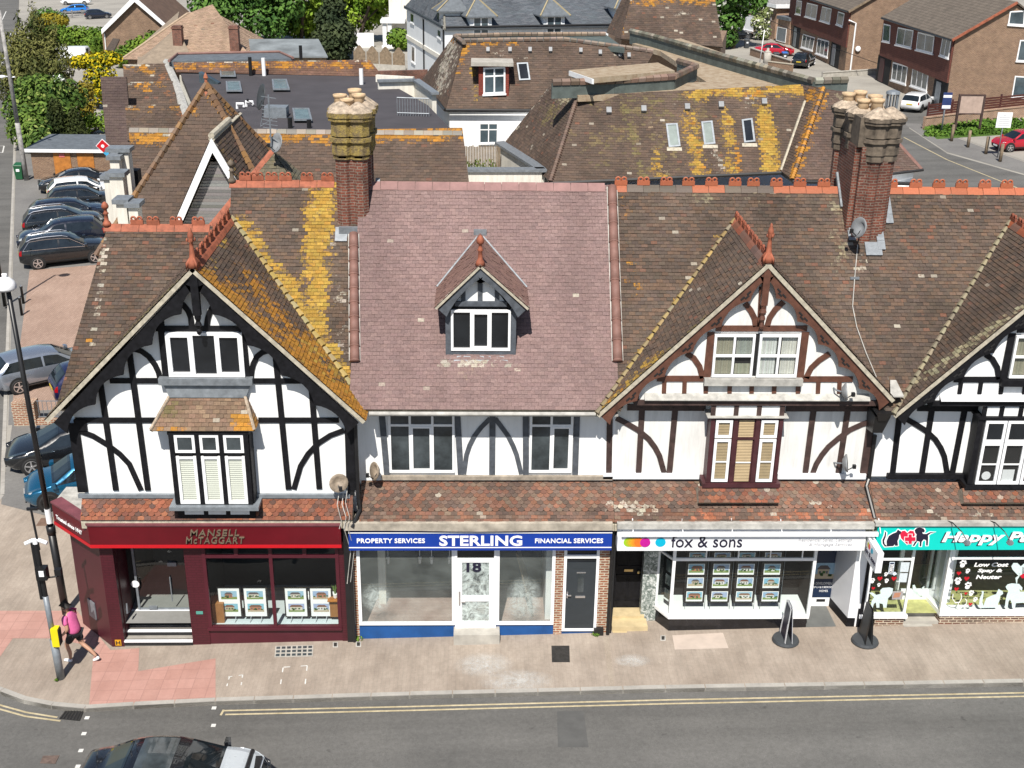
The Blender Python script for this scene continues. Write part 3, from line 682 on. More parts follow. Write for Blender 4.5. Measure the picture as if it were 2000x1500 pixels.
PINK=[(.215,.146,.137),(.202,.137,.129),(.226,.154,.144),(.21,.141,.133),(.192,.131,.124)]
pb=[(xBl,yrB,zrB),(xBl,ez-PB.z,ez),(xBr,ez-PB.z,ez),(xBr,yrB,zrB)]
rooftiles(tB,[pb],NR,roofcol(PINK,[(band([(870,712),(1010,712)],16),WHITE_L,.75),(band([(880,725),(1000,740)],26),(.3,.22,.17),.6)],.003,0,.09,.12),dark=(.035,.02,.02),lift=.016,wob=.003)
tB.prism([(xBl,yrB,zrB-.1),(xBr,yrB,zrB-.1),(xBr,yrB+4.6,zrB-4.7),(xBl,yrB+4.6,zrB-4.7)],(0,0,-.12),2)
roofB=tB.build('roof',[M['tile'],M['slab'],M['darkslab']],HB)
rb=MB();ridge(rb,(xBl+.1,yrB,zrB+.0),(xBr-.12,yrB,zrB+.0),r=.17)
rb.build('ridge_tiles',plain('pink_ridge',(.25,.14,.13),.75,var=.2,scale=3),HB)
def bonding(parent,x,p0,p1,lift=.08):
 b=MB();n=9;a,c=PP(x[0],p0,PB,NR),PP(x[1],p1,PB,NR)
 for k in range(n):
  p,q=a.lerp(c,k/n),a.lerp(c,(k+.985)/n);b.tube([p+NR*.05,q+NR*.06],[.12,.13],8)
  b.tube([q+NR*.055,q+NR*.055+(q-p).normalized()*.03],.14,8)
 f=MB();d=V((.145,0,0));f.poly([a-d+NR*.035,c-d+NR*.035,c+d+NR*.035,a+d+NR*.035])
 b.build('bonding_tiles',M['browntile'],parent,True);f.build('mortar_bed',M['plaster_grey'],parent)
bonding(HB,(691,693),458,706);bonding(HB,(1195,1206),366,706)
gu=MB();gu.tube([(xBl+.5,ez-PB.z-.04,ez-.09),(xBr-.6,ez-PB.z-.04,ez-.09)],.055,8);gu.build('gutter',M['plaster_grey'],HB);sf=MB();sf.box(xBl+.5,3.54,ez-PB.z+.03,YB,ez-.19,ez-.14);sf.build('soffit',M['plaster_grey'],HB)
wB=MB();wz0=Py(950,938,YB).z;wB.box(-3.35,3.54,YB,YB+.3,wz0-.1,ez-.02);wB.box(-3.35,3.54,YB+.3,9.3,3.3,6.5);wB.build('wall',M['white'],HB)
ledge=MB();ledge.box(Py(745,933,YB-.1).x,3.54,YB-.1,YB,Py(950,938,YB-.1).z,Py(950,931,YB-.1).z);ledge.build('ledge',plain('weathered_ledge',(.3,.26,.21),.9,var=.35,scale=4),HB)
zt=ez-.12
x0,x1,z0,_=rectY(759.5,888,803,921,YB);zq=Py(820,829,YB).z;window(HB,x0,x1,z0,zt,YB,(0,.325,.665,1),(0,(zq-z0)/(zt-z0),1),.06,.06,.07,pane='midpane',sash=((1,0),))
x0,x1,z0,_=rectY(1034,1118,803,921,YB);window(HB,x0,x1,z0,zt,YB,(0,.5,1),(0,(zq-z0)/(zt-z0),1),.06,.06,.07,pane='midpane',sash=((1,0),))
tb=MB()
for a,c in(((745.5,806),(756,926)),((893,806),(900,926)),((1027,806),(1027,926)),((1127,806),(1123,926)),((962,806),(961,926))):timber(tb,[a,c],.155,YB,.03)
for pts in([(957,817),(940,834),(926,852),(917,870),(911,888),(906,925)],[(967,817),(980,834),(993,852),(1002,870),(1009,888),(1018,925)]):timber(tb,pts,.12,YB,.026)
tb.build('timber_frame',M['greyt'],HB)
dm=thing('dormer',None,None);bpy.data.objects.remove(dm)
yd=1.22;yv=yd-.33
da=Py(938,517,yv);dlx,drx=Py(849,602,yv),Py(1034,602,yv);dz=(dlx.z+drx.z)/2
db=MB();dback=da.z-PB.z
PINK2=[(.2,.12,.1),(.185,.11,.095),(.21,.125,.105)]
for xf in(dlx.x,drx.x):
 n_=V((-(da.z-dz)if xf<da.x else(da.z-dz),0,abs(xf-da.x))).normalized()
 rooftiles(db,[[(da.x,yv,da.z),(xf,yv,dz),(xf,dz-PB.z,dz),(da.x,dback,da.z)]if xf>da.x else[(da.x,yv,da.z),(da.x,dback,da.z),(xf,dz-PB.z,dz),(xf,yv,dz)]],n_,roofcol(PINK2,[(band([(938,520),(850,600)],5),WHITE_L,.7),(band([(938,520),(1034,600)],5),WHITE_L,.7)],.0,0,.1,.1),w=.165,g=.1,lift=.014,slab=.06)
dr=db.build('dormer_roof',[M['tile'],M['slab']],HB)
q=MB();ridge(q,(da.x,yv+.3,da.z),(da.x,dback+.05,da.z),r=.1);q.build('dormer_ridge',M['browntile'],dr)
q=MB()
for xf in(dlx.x,drx.x):q.tube([V((da.x,dback+.05,da.z+.03)),V((xf,dz-PB.z+.02,dz+.03))],.035,6)
q.box(da.x-.17,da.x+.17,dback-.03,dback+.12,da.z-.05,da.z+.13);q.build('lead_valley',M['lead'],dr)
finial(HB,(da.x,yv+.12,da.z),.95,True)
x0,x1,z0,z1=rectY(881,997,603,682,yd);z0w=z0
q=MB();q.prism([(x0-.14,yd,z0-.12),(x1+.14,yd,z0-.12),(x1+.14,yd,dz+.05),(da.x,yd,da.z-.1),(x0-.14,yd,dz+.05)],(0,1.6,0));cheek=q.build('dormer_cheek',M['black'],HB)
q=MB();q.prism([(x0+.16,yd-.012,z1+.22),(x1-.16,yd-.012,z1+.22),(da.x+.1,yd-.012,da.z-.35),(da.x-.1,yd-.012,da.z-.35)],(0,-.02,0));q.build('dormer_panel',M['white'],HB)
window(HB,x0,x1,z0,z1,yd-.02,(0,.34,.66,1),(0,1),.06,.06,.1,sash=((1,0),))
q=MB();q.box(x0-.14,x0,yd-.07,yd,z0,z1+.05);q.box(x1,x1+.14,yd-.07,yd,z0,z1+.05);q.box(x0-.14,x1+.14,yd-.09,yd,z0-.17,z0)
q.box(x0+.1,x1-.1,yd-.12,yd,z1+.1,z1+.22);q.box(da.x-.06,da.x+.06,yd-.06,yd,z1+.22,da.z-.3)
for s in(-.42,.42):q.box(da.x+s-.055,da.x+s+.055,yd-.06,yd,z1+.22,z1+.58)
barge(q,(da.x,da.z),(dlx.x+.05,dz-.02),yv+.05,1,.13,.26,.05,.07);barge(q,(da.x,da.z),(drx.x-.05,dz-.02),yv+.05,1,.13,.26,.05,.07)
q.build('dormer_timbers',M['greyt'],HB)
q=MB();q.obox(V((da.x,yd-.12,z0-.17)),(.78,0,0),V((0,-.12,-.12)),NR*.012);q.build('dormer_apron',M['lead'],HB)
DX=7.48
def gabled(H,dx,wood,woodd,bargem,lichen,bayfn,second=False):
 S=V((dx,0,0));ygc=0.0;yj=.25
 ap=Py(1502,512,ygc);fl=Py(1165,810,ygc);za,zf=ap.z,fl.z;xa=ap.x;hw=xa-fl.x;xl,xr=xa-hw,xa+hw*.895;zr_=za-(za-zf)*.895
 P=PB
 t=MB();ybk=za-P.z
 zr=Py(1450,366,4.7).z;yr=zr-P.z
 def sh(pts):return[V(p)+S for p in pts]
 m0,m1=(3.57,10.25)if not second else(10.27-dx,18.2-dx)
 base=BROWN
 mc=roofcol(base,lichen['main'],.008,.05,.25,.3)
 zfm=6.58;fy=zfm-P.z
 rooftiles(t,[sh([(m0,yr,zr),(m0,fy,zfm),(xl,fy,zfm),(xa,ybk,za),(xa,yr,zr)])],NR,mc)if False else None
 xlv=xa-(za-zfm);xrv=min(xa+(za-zfm),m1 if second else 10.47)
 zrv=za-(xrv-xa)
 rooftiles(t,[sh([(m0,yr,zr),(m0,fy,zfm),(max(xlv,m0),fy,zfm),(xa,ybk,za),(xa,yr,zr)]),sh([(xa,yr,zr),(xa,ybk,za),(xrv,zrv-P.z,zrv),(m1,zrv-P.z,zrv),(m1,yr,zr)])],NR,mc)
 nl=V((-1,0,hw/(za-zf))).normalized();nr=V((1,0,hw/(za-zf))).normalized()
 gl=roofcol(base,lichen['gl'],.004,.03,.2,.2)
 rooftiles(t,[sh([(xa,ygc,za),(xa,ybk,za),(xl,zf-P.z,zf),(xl,ygc,zf)])],nl,gl)
 rooftiles(t,[sh([(xa,ygc,za),(xr,ygc,zr_),(xr,zr_-P.z,zr_),(xa,ybk,za)])],nr,gl)
 t.prism(sh([(m0,yr,zr-.1),(m1,yr,zr-.1),(m1,yr+4.6,zr-4.7),(m0,yr+4.6,zr-4.7)]),(0,0,-.12),2)
 roof=t.build('roof',[M['tile'],M['slab'],M['darkslab']],H)
 va=MB()
 for i in range(28):
  p=V((xa,ybk,za)).lerp(V((xl,zf-P.z,zf)),(i+.1)/28)+S;q=V((xa,ybk,za)).lerp(V((xl,zf-P.z,zf)),(i+1)/28)+S
  va.tube([p+V((0,0,.02)),q+V((0,0,.04))],[.06,.075],6,0,jit(mixc((.2,.17,.12),lichen['valley'],R_.random()*lichen['vk']),.2))
 va.build('valley_tiles',M['vc'],H)
 r=MB();mix=lambda p:(.34,.105,.05)if noise.noise(V(p)*1.3)>lichen['rk']else jit((.11,.088,.07),.2)
 ridge(r,V((m0+.02,yr,zr))+S,V((m1-(.45 if not second else .0),yr,zr))+S,cols=mix)if not second else ridge(r,V((m0+.42,yr,zr))+S,V((m1,yr,zr))+S,cols=lambda p:jit((.38,.115,.055),.15))
 for px in(lichen['crests']):r_=Py(px,352,yr);crest(r,(r_.x,yr,zr+.07),(1,0,0),0,jit((.36,.11,.055),.15))
 r=built(r,'ridge_tiles','vc',H);ridge(r,V((xa,ygc+.05,za))+S,V((xa,ybk+.15,za))+S,cols=lambda p:jit(mixc((.34,.1,.05),(.15,.1,.08),R_.random()),.2))
 for k in range(8):crest(r,V((xa,ygc+.6+k*.46,za+.03))+S,(0,1,0),0,jit((.3,.1,.06),.2))
 r.build('ridge_tiles',M['vc'],H)
 finial(H,V((xa,ygc+.12,za+.05))+S,1.0)
 w=MB();wz0=Py(1450,930,YB).z;zj=Py(1470,783,yj).z
 c0,c1=(3.54,10.25)if not second else(10.25-dx,18-dx)
 w.box(c0+dx,c1+dx,YB,YB+.3,wz0,zj+.05);w.box(c0+dx,c1+dx,YB+.3,9.3,3.3,6.45)
 xj=Py(1248,775,yj).x;xj2=Py(1712,775,yj).x
 w.prism(sh([(xj,yj,zj),(xj2,yj,zj),(xj2,yj,zj+.3),(xa+.3,yj,za-.35),(xa-.3,yj,za-.35),(xj,yj,zj+.3)]),(0,1.2,0))
 w.build('wall',M['whiteB'if not second else 'white'],H)
 def tm(b,pts,w_,y,t_=.035):b.strip([p+S for p in pathY(pts,y)],w_,(0,-1,0),t_)
 t1=MB()
 for pts in([(1191,812),(1189,925)],[(1254,795),(1247,925)],[(1319,795),(1307,925)],[(1589,797),(1572,927)],[(1656,797),(1636,930)]):tm(t1,pts,.15,YB)
 for pts in([(1225,795),(1378,796)],[(1535,797),(1718,797)]):tm(t1,pts,.17,YB,.03)
 for pts in([(1204,816),(1225,827),(1247,840),(1267,857),(1279,873),(1288,890),(1297,923)],[(1708,821),(1684,828),(1660,839),(1638,855),(1618,872),(1605,888),(1594,906),(1586,927)]):tm(t1,pts,.14,YB,.028)
 t1.box(10.05+dx if not second else 17.7,10.25+dx if not second else 17.9,YB-.05,YB,wz0,6.3)
 t1.build('timber_frame',M[woodd],H)
 t2=MB()
 for pts in([(1283,739),(1375,739)],[(1567,740),(1665,740)],[(1398,641),(1576,641)]):tm(t2,pts,.15,yj,.03)
 for px in(1297,1336.6,1378.6,1425,1468,1512,1558.6,1597.6,1639):tm(t2,[(px+.5,744),(px-.5,768)],.11,yj,.028)
 for pts in([(1389,648),(1380,737)],[(1573,648),(1562,737)]):tm(t2,pts,.18,yj,.04)
 for pts in([(1341,690),(1355,699),(1366,715),(1372,738)],[(1620,690),(1600,703),(1584,718),(1574,738)],[(1455,592),(1466,606),(1473,620),(1476,637)],[(1530,589),(1514,604),(1503,620),(1498,637)]):tm(t2,pts,.14,yj,.03)
 for pts in([(1489,560),(1485,637)],):tm(t2,pts,.17,yj,.03)
 t2.build('gable_timbers',M[wood],H)
 bm=MB();x0,x1,z0,z1=rectY(1238,1718,776,790,yj-.05);bm.box(x0+dx,x1+dx,yj-.07,YB,zj-.1,zj+.03);bm.build('jetty_beam',M[woodd],H)
 x0,x1,z0,z1=rectY(1258,1697,768,777,yj);fl_=MB();fl_.prism(sh([(x0,yj,z1),(x1,yj,z1),(x1,yj-.16,z0),(x0,yj-.16,z0)]),(0,0,-.02));fl_.build('jetty_flashing',M['plaster_grey']if not second else M['signwhite'],H)
 bb=MB()
 for s,xf,z_ in((1,xl+.05,zf),(-1,xr-.05,zr_)):barge(bb,(xa+dx,za-.03),(xf+dx,z_),ygc+.05,6,.2,.36,.07,.07)
 bb.build('bargeboards',M[bargem],H)
 sp=MB()
 for s in(-1,1):
  for k in range(5):
   f=(k+1)/6*(.895 if s>0 else 1);x=xa+dx+s*hw*f;z=za-(za-zf)*f;d=V((s*hw,0,-(za-zf))).normalized();nn=V((-s*(za-zf),0,-hw)).normalized()
   c=V((x,ygc+.045,z))+nn*.27
   for e in(-1,0,1):sp.obox(c+d*e*.1+nn*(.05*(e==0)),d*.06,V((0,.01,0)),nn*.018)
 sp.build('bargeboard_carving',M['dark'],H)
 pk=MB();px_=xa+dx;pk.box(px_-.08,px_+.08,ygc+.02,ygc+.17,za-1.1,za-.1);pk.lathe((px_,ygc+.1,za-1.75),[(0,0),(.04,.04),(.06,.1),(.03,.2),(.08,.28),(.05,.38),(.09,.46),(.06,.56),(.08,.66)],8);pk.build('pendant_post',M[bargem],H)
 x0,x1,z0,z1=rectY(1391.5,1558,651,734,yj);W_=(x1-x0)
 for a,c,sx in((0,.475,0),(.525,1,1)):
  window(H,x0+dx+W_*a,x0+dx+W_*c,z0,z1,yj-.03,(0,.5,1),(0,.5,1),.06,.055,.08,pane='glass',sash=())
 cu=MB()
 rngc=random.Random(3)
 for k,(a,c,col)in enumerate(((.03,.23,(.3,.29,.22)),(.27,.47,(.3,.33,.3)),(.54,.74,(.6,.63,.6)),(.8,.97,(.62,.63,.58)))):
  n=14
  for i in range(n):
   p=a+(c-a)*i/n;q=a+(c-a)*(i+1)/n;f0,f1=.01*(i%2),.01*((i+1)%2)
   top=z1-.06;bot=z0+.06
   if k==1 and True:bot=z0+(z1-z0)*.45
   cu.poly([(x0+dx+W_*p,yj-.012-f0,bot),(x0+dx+W_*q,yj-.012-f1,bot),(x0+dx+W_*q,yj-.012-f1,top),(x0+dx+W_*p,yj-.012-f0,top)],0,jit(col,.15))
  if k==1:
   for i in range(n):
    p=a+(c-a)*i/n;q=a+(c-a)*(i+1)/n
    cu.poly([(x0+dx+W_*p,yj-.014,z0+.06),(x0+dx+W_*q,yj-.014,z0+.06),(x0+dx+W_*q,yj-.014,z0+(z1-z0)*.3),(x0+dx+W_*p,yj-.014,z0+(z1-z0)*.3)],0,jit((.32,.33,.25),.2))
 cu.build('curtain',M['vc'],H)
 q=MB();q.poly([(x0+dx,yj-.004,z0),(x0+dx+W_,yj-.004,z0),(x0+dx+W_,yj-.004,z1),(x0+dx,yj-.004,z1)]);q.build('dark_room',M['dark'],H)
 s_=MB();a0,a1,b0,b1=rectY(1375,1567,739,752,yj-.1);s_.box(a0+dx,a1+dx,yj-.17,yj,b0,b1);s_.build('window_sill',M['plaster_grey']if not second else M[wood],H)
 lg=MB()
 for a,c in(((1178,1366)),((1519,1697))):
  q0=Py(a,930,YB-.1).x;q1=Py(c,930,YB-.1).x;lg.box(q0+dx,min(q1,10.2)+dx,YB-.1,YB,Py(1270,936,YB-.1).z,Py(1270,926,YB-.1).z)
 lg.build('ledges',M['paleblue']if not second else M['black'],H)
 bayfn(H,S)
def bay_c(H,S):
 y=.22;x0,x1,z0,z1=rectY(1384,1522,817,941,y);W_=x1-x0
 b=MB();b.box(x0,x1,y,YB,z0,z1);b.box(x0-.1,x1+.1,y-.1,YB,z0-.12,z0-.01);b.box(x0-.05,x1+.05,y-.05,YB,z1,z1+.05)
 for c in(.02,.345,.655,.98):b.box(x0+W_*c-.05,x0+W_*c+.05,y-.05,y,z0,z1)
 zt=Py(1450,855,y).z
 b.box(x0+W_*.345+.05,x0+W_*.655-.05,y-.045,y,zt-.035,zt+.035)
 b.build('bay_body',M['maroonwood'],H)
 t=MB();zz1=Py(1450,792,y).z;t.box(x0+.05,x1-.05,y+.02,YB,z1+.05,zz1);t.build('bay_top_panel',M['whiteB'],H)
 t=MB()
 for c in(.02,.34,.66,.98):t.box(x0+W_*c-.06,x0+W_*c+.06,y,y+.02,z1+.05,zz1)
 t.box(x0-.02,x1+.02,y-.02,YB,zz1,zz1+.06);t.build('bay_top_timbers',M['dbrown'],H)
 t=MB();t.box(x0-.12,x1+.12,y-.12,YB,z1+.05,z1+.07);t.build('bay_flashing',M['plaster_grey'],H)
 for a,c in((.065,.3),(.7,.935)):
  window(H,x0+W_*a,x0+W_*c,z0+.03,zt-.02,y-.012,(0,1),(0,.47,1),.07,.03,.05,pane='glass');window(H,x0+W_*a,x0+W_*c,zt+.02,z1-.03,y-.012,fw=.07,proud=.05,pane='glass')
 bl=MB()
 for a,c in((.07,.295),(.395,.605),(.705,.93)):
  n=40
  for k in range(n):
   p=z0+.03+(z1-z0-.06)*k/n;h=(z1-z0-.06)/n;bl.poly([(x0+W_*a,y-.028,p),(x0+W_*c,y-.028,p),(x0+W_*c,y-.010,p+h*.7),(x0+W_*a,y-.010,p+h*.7)])
 bl.build('slatted_blind',plain('beige_blind',(.4,.3,.17),.7,var=.1),H)
 bar=MB();pz=Py(1450,902,y).z;bar.box(x0+W_*.395,x0+W_*.605,y-.04,y-.03,pz-.015,pz+.015);bar.build('glazing_bar',M['upvc'],H)
 sk_=MB();a0,a1=Py(1365,968,.0).x,Py(1523,968,.0).x;zt_=z0-.12;zb_=Py(1443,981,-.02).z
 qd=[(a0,-.04,zb_),(a1,-.04,zb_),(a1,y-.02,zt_),(a0,y-.02,zt_)]
 rooftiles(sk_,[qd],plane_of(*qd[:3]),roofcol(FISHB+FISH,[],.01,.1,.25),w=.165,g=.1,fish=lambda r:True,dark=(.03,.018,.012),slab=.3);sk_.build('bay_skirt',[M['tile'],M['slab']],H)
def bay_d(H,S):
 y=.22;x0=Py(1907,880,y).x;x1=x0+2.6;z1=Py(1940,818,y).z;z0=Py(1940,945,y).z;W_=x1-x0
 b=MB();b.box(x0-.06,x1,y,YB,z0,z1);b.box(x0-.16,x1,y-.1,YB,z0-.12,z0-.01);b.box(x0-.12,x1,y-.08,YB,z1,z1+.07);b.box(x0-.1,x0+.03,y-.04,y,z0,z1);b.build('bay_body',M['black'],H)
 zt=Py(1950,863,y).z
 for a,c in((.035,.245),(.255,.475),(.485,.7)):
  window(H,x0+W_*a,x0+W_*c,z0+.02,zt,y-.012,(0,1),(0,.48,1),.075,.03,.06,pane='glass');window(H,x0+W_*a,x0+W_*c,zt+.01,z1-.03,y-.012,fw=.075,proud=.06,pane='darkpane')
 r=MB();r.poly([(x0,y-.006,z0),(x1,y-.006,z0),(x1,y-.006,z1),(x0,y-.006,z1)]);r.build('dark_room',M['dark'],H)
 c=MB();c.box(x0+W_*.3,x0+W_*.42,y-.02,y-.008,z0+.08,z0+.42);c.lathe((x0+W_*.14,y-.02,z0+.25),[(0,-.006),(.12,-.004),(.12,.004),(0,.006)],12,axis=(0,-1,0));c.build('window_ornament',M['paleblue'],H)
 t=MB();zz1=Py(1960,795,y).z;t.box(x0+.04,x1,y+.02,YB,z1+.07,zz1);t.build('bay_top_panel',M['white'],H)
 t=MB()
 for cc in(.0,.17,.36,.55):t.box(x0+W_*cc-.03,x0+W_*cc+.09,y,y+.02,z1+.07,zz1)
 t.build('bay_top_timbers',M['black'],H)
 sk_=MB();a0=Py(1883,970,.0).x;zt_=z0-.12;zb_=Py(1950,981,-.02).z
 qd=[(a0,-.04,zb_),(a0+2.8,-.04,zb_),(a0+2.8,y-.02,zt_),(a0,y-.02,zt_)]
 rooftiles(sk_,[qd],plane_of(*qd[:3]),roofcol(FISHB+FISH,[],.01,.1,.25),w=.165,g=.1,fish=lambda r:True,dark=(.03,.018,.012),slab=.3);sk_.build('bay_skirt',[M['tile'],M['slab']],H)
LC=dict(main=[(band([(1210,390),(1240,560),(1250,640)],22),ORANGE,.42),(blob(1420,380,220,60),(.2,.17,.11),.6),(blob(1640,430,40,120),(.26,.23,.15),.75),(band([(1430,430),(1190,780)],12),YELLOW,.55),(blob(1690,520,30,30),WHITE_L,.6),(blob(1560,640,120,100),(.17,.085,.055),.5)],gl=[(band([(1170,805),(1290,700)],22),YELLOW,1.0),(band([(1172,808),(1220,770)],24),ORANGE,.9),(band([(1425,430),(1170,790)],9),YELLOW,.75),(band([(1500,520),(1170,808)],10),GREEN_L,.9)],valley=YELLOW,vk=.7,rk=-.05,crests=(1213,1257,1302,1345,1390,1436,1472,1517,1563,1610))
LD=dict(main=[(blob(1850,380,140,30),(.22,.19,.12),.6),(blob(1820,560,120,120),(.17,.085,.055),.4)],gl=[(band([(1750,775),(2000,600)],14),(.3,.27,.17),.8),(band([(1930,430),(1740,760)],9),(.25,.22,.13),.8)],valley=(.3,.27,.17),vk=.6,rk=-2,crests=(1742,1790,1835,1880,1925,1968))
gabled(HC,0.0,'brownt','dbrown','brownt',LC,bay_c)
gabled(HD,DX,'black','black','black',LD,bay_d,True)
q=MB();a=PP(1742,745,PB,NR);zz=Py(1745,775,.05).z
q.prism([(a.x-.22,.02,zz),(a.x+.12,.02,zz),(a.x+.1,a.y,a.z),(a.x-.05,a.y,a.z)],(0,0,.04));q.build('lead_valley_gutter',M['plaster_grey'],HD)
q=MB();hx,hz=Py(1722,812,.1).x,Py(1722,812,.1).z
q.hexa([(hx-.1,.0,hz-.1),(hx+.1,.0,hz-.1),(hx+.1,.2,hz-.1),(hx-.1,.2,hz-.1),(hx-.2,-.1,hz+.15),(hx+.2,-.1,hz+.15),(hx+.2,.25,hz+.15),(hx-.2,.25,hz+.15)])
q.hexa([(hx-.16,.15,hz-.5),(hx+.1,.15,hz-.5),(hx+.1,YB,hz-.6),(hx-.16,YB,hz-.6),(hx-.2,-.0,hz+.02),(hx+.2,-.0,hz+.02),(hx+.2,YB,hz+.02),(hx-.2,YB,hz+.02)])
p0,p1,p2,p3=Py(1709,850,YB-.08),Py(1697,935,YB-.08),Py(1692,950,YB-.2),Py(1708,1013,-.2)
q.tube([p0,p1],.055,8);q.tube([p1,p2,p3],.055,8);q.build('downpipe',M['blackmetal'],HD)
q=MB();p0,p1=Py(694,830,YA-.05),Py(700,975,YA-.1);q.tube([p0,p1],.05,8);q.tube([p1,Py(703,995,-.1),Py(688,1030,-.4)],.05,8);q.box(-3.3,-3.12,YA-.02,YA+.1,4.2,6.3);q.build('downpipe',M['blackmetal'],HA)
def octa(b,c,r,z0,z1,m=0,r2=None):b.lathe((c[0],c[1],z0),[(r,0),(r2 or r,z1-z0)],8,m,rot=math.pi/8)
def chimney(parent,cs,zb,z_str,z_cap,ztop,r,pots,capm,louv=None,parts=None):
 b=MB()
 for c in cs:octa(b,c,r,zb,z_cap)
 cx=sum(c[0]for c in cs)/len(cs);cy=sum(c[1]for c in cs)/len(cs)
 xs=[c[0]for c in cs];ys=[c[1]for c in cs];b.box(min(xs),max(xs),min(ys)-r*.62,max(ys)+r*.62,zb,z_cap)if max(xs)>min(xs)else None
 if max(ys)>min(ys):b.box(min(xs)-r*.55,max(xs)+r*.55,min(ys),max(ys),zb,z_cap)
 ch=b.build('chimney',M['brickred'],parent)
 k=MB();H_=ztop-z_cap
 for c in cs:
  octa(k,c,r+.05,z_str,z_str+.09);octa(k,c,r+.05,z_cap-.28,z_cap-.2);octa(k,c,r+.08,z_cap-.2,z_cap-.1)
  for i,(f0,f1,dr)in enumerate(((0,.14,.07),(.14,.26,.13),(.3,.72,.08),(.72,.82,.15),(.82,.95,.18))):octa(k,c,r+dr,z_cap+H_*f0-.1*(i==0),z_cap+H_*f1)
 k.box(min(xs)-r*.5,max(xs)+r*.5,min(ys)-r*.5,max(ys)+r*.5,z_cap,ztop-.05)
 k.build('chimney_cap',M[capm],ch)
 f=MB()
 for c in cs:f.lathe((c[0],c[1],ztop-.06),[(r+.17,0),(r+.12,.06),(r*.6,.2),(.05,.26)],9,rot=R_.random())
 f.build('flaunching',M['mortar'],ch)
 for(x,y,h)in pots:
  p=MB();p.lathe((x,y,ztop+.0),[(.17,0),(.15,h*.6),(.17,h*.75),(.185,h*.8),(.185,h),(.13,h),(.12,h*.7)],12);p.build('chimney_pot',M['pot'],ch,True)
 return ch
fa=PP(689,458,PA,NR)
c1x,c1y=fa.x,fa.y+.34
ch1=chimney(HA,[(c1x-.2,c1y),(c1x+.22,c1y),(c1x-.24,c1y+.55),(c1x+.27,c1y+.55),(c1x-.2,c1y+1.1),(c1x+.27,c1y+1.1)],9.2,12.03,12.35,13.28,0.225,[(c1x-.3,c1y+.6,.3),(c1x+.05,c1y+1.0,.38),(c1x+.2,c1y+.5,.33),(c1x-.08,c1y+.2,.25)],'capyellow'if 'capyellow'in M else 'stone')
m_,t_,p_=newmat('lichened_stone');c_=ramp(t_,noise_n(t_,4.5,7,.75),[(.32,(.1,.075,.05)),(.46,(.2,.15,.07)),(.58,(.31,.23,.06)),(.7,(.24,.2,.14))]);lk(t_,c_,p_.inputs['Base Color']);p_.inputs['Roughness'].default_value=.95;bump(t_,p_,noise_n(t_,25,4),.8,.04);M['capyellow']=m_
for o in ch1.children:
 if o.name.startswith('chimney_cap'):o.data.materials[0]=m_
q=MB();q.box(c1x-.36,c1x+.36,fa.y-.06,fa.y+.1,fa.z-.12,fa.z+.2);q.obox(V((c1x-.3,fa.y-.05,fa.z+.02)),(.16,0,0),V((0,-.15,-.15)),NR*.012);q.obox(V((c1x+.36,fa.y-.0,fa.z+.22)),(.14,0,0),V((0,-.13,-.13)),NR*.012)
for k in range(6):q.obox(V((c1x+.62,fa.y+.15+k*.17,fa.z+.33+k*.17)),(.06,0,0),V((0,.08,.08)),V((0,-.03,.03)))
q.build('lead_flashing',M['lead'],ch1)
fc=PP(1690,486,PB,NR)
c2=[(fc.x+.0,fc.y+.33),(fc.x+.36,fc.y+.45),(fc.x-.22,fc.y+1.1),(fc.x+.2,fc.y+1.25),(fc.x-.36,fc.y+1.9),(fc.x+.1,fc.y+2.05)]
ch2=chimney(HC,c2,9.1,12.18,12.55,13.35,.245,[(c2[2][0]+.0,c2[2][1]-.1,.3),(c2[3][0]-.1,c2[3][1]-.4,.34),(c2[3][0]+.0,c2[3][1]+.1,.36),(c2[5][0]-.1,c2[5][1],.36),(c2[4][0],c2[4][1],.33),(c2[5][0]+.2,c2[5][1]-.3,.3)],'stone')
q=MB();lx,ly=c2[3][0]+.33,c2[3][1]-.25;q.lathe((lx,ly,13.42),[(.16,0),(.16,.03)],12);q.lathe((lx,ly,13.8),[(.19,0),(.17,.06),(.0,.11)],12)
for k in range(12):a=k*math.pi/6;q.tube([(lx+.15*math.cos(a),ly+.15*math.sin(a),13.44),(lx+.15*math.cos(a),ly+.15*math.sin(a),13.82)],.018,4)
q.build('chimney_cowl',M['metal'],ch2)
q=MB()
for k in range(6):z_=fc.z+k*.19;y_=fc.y+k*.19;q.obox(V((fc.x+.42+(k>2)*.32,y_+.02,z_+.1)),(.1,0,0),V((0,.1,.1)),V((0,-.02,.02)))
q.obox(V((fc.x+.2,fc.y-.06,fc.z+.02)),(.22,0,0),V((0,-.14,-.14)),NR*.02);q.obox(V((fc.x-.33,fc.y+.25,fc.z+.32)),(.1,0,0),V((0,-.12,-.12)),NR*.02)
for k in range(7):q.obox(V((fc.x-.36-(k>2)*.14,fc.y+.35+k*.19,fc.z+.45+k*.19)),(.05,0,0),V((0,.1,.1)),V((0,-.03,.03)))
q.build('lead_flashing',M['lead'],ch2)
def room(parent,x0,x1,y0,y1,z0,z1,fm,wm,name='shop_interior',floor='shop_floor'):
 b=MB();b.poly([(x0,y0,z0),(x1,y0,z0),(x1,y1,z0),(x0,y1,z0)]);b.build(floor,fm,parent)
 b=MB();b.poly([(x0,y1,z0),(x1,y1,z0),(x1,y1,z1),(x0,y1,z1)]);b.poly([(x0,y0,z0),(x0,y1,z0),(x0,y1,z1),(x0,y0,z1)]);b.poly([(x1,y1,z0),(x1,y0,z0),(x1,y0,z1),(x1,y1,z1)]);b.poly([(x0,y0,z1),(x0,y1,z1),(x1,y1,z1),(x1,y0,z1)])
 return b.build(name,wm,parent)
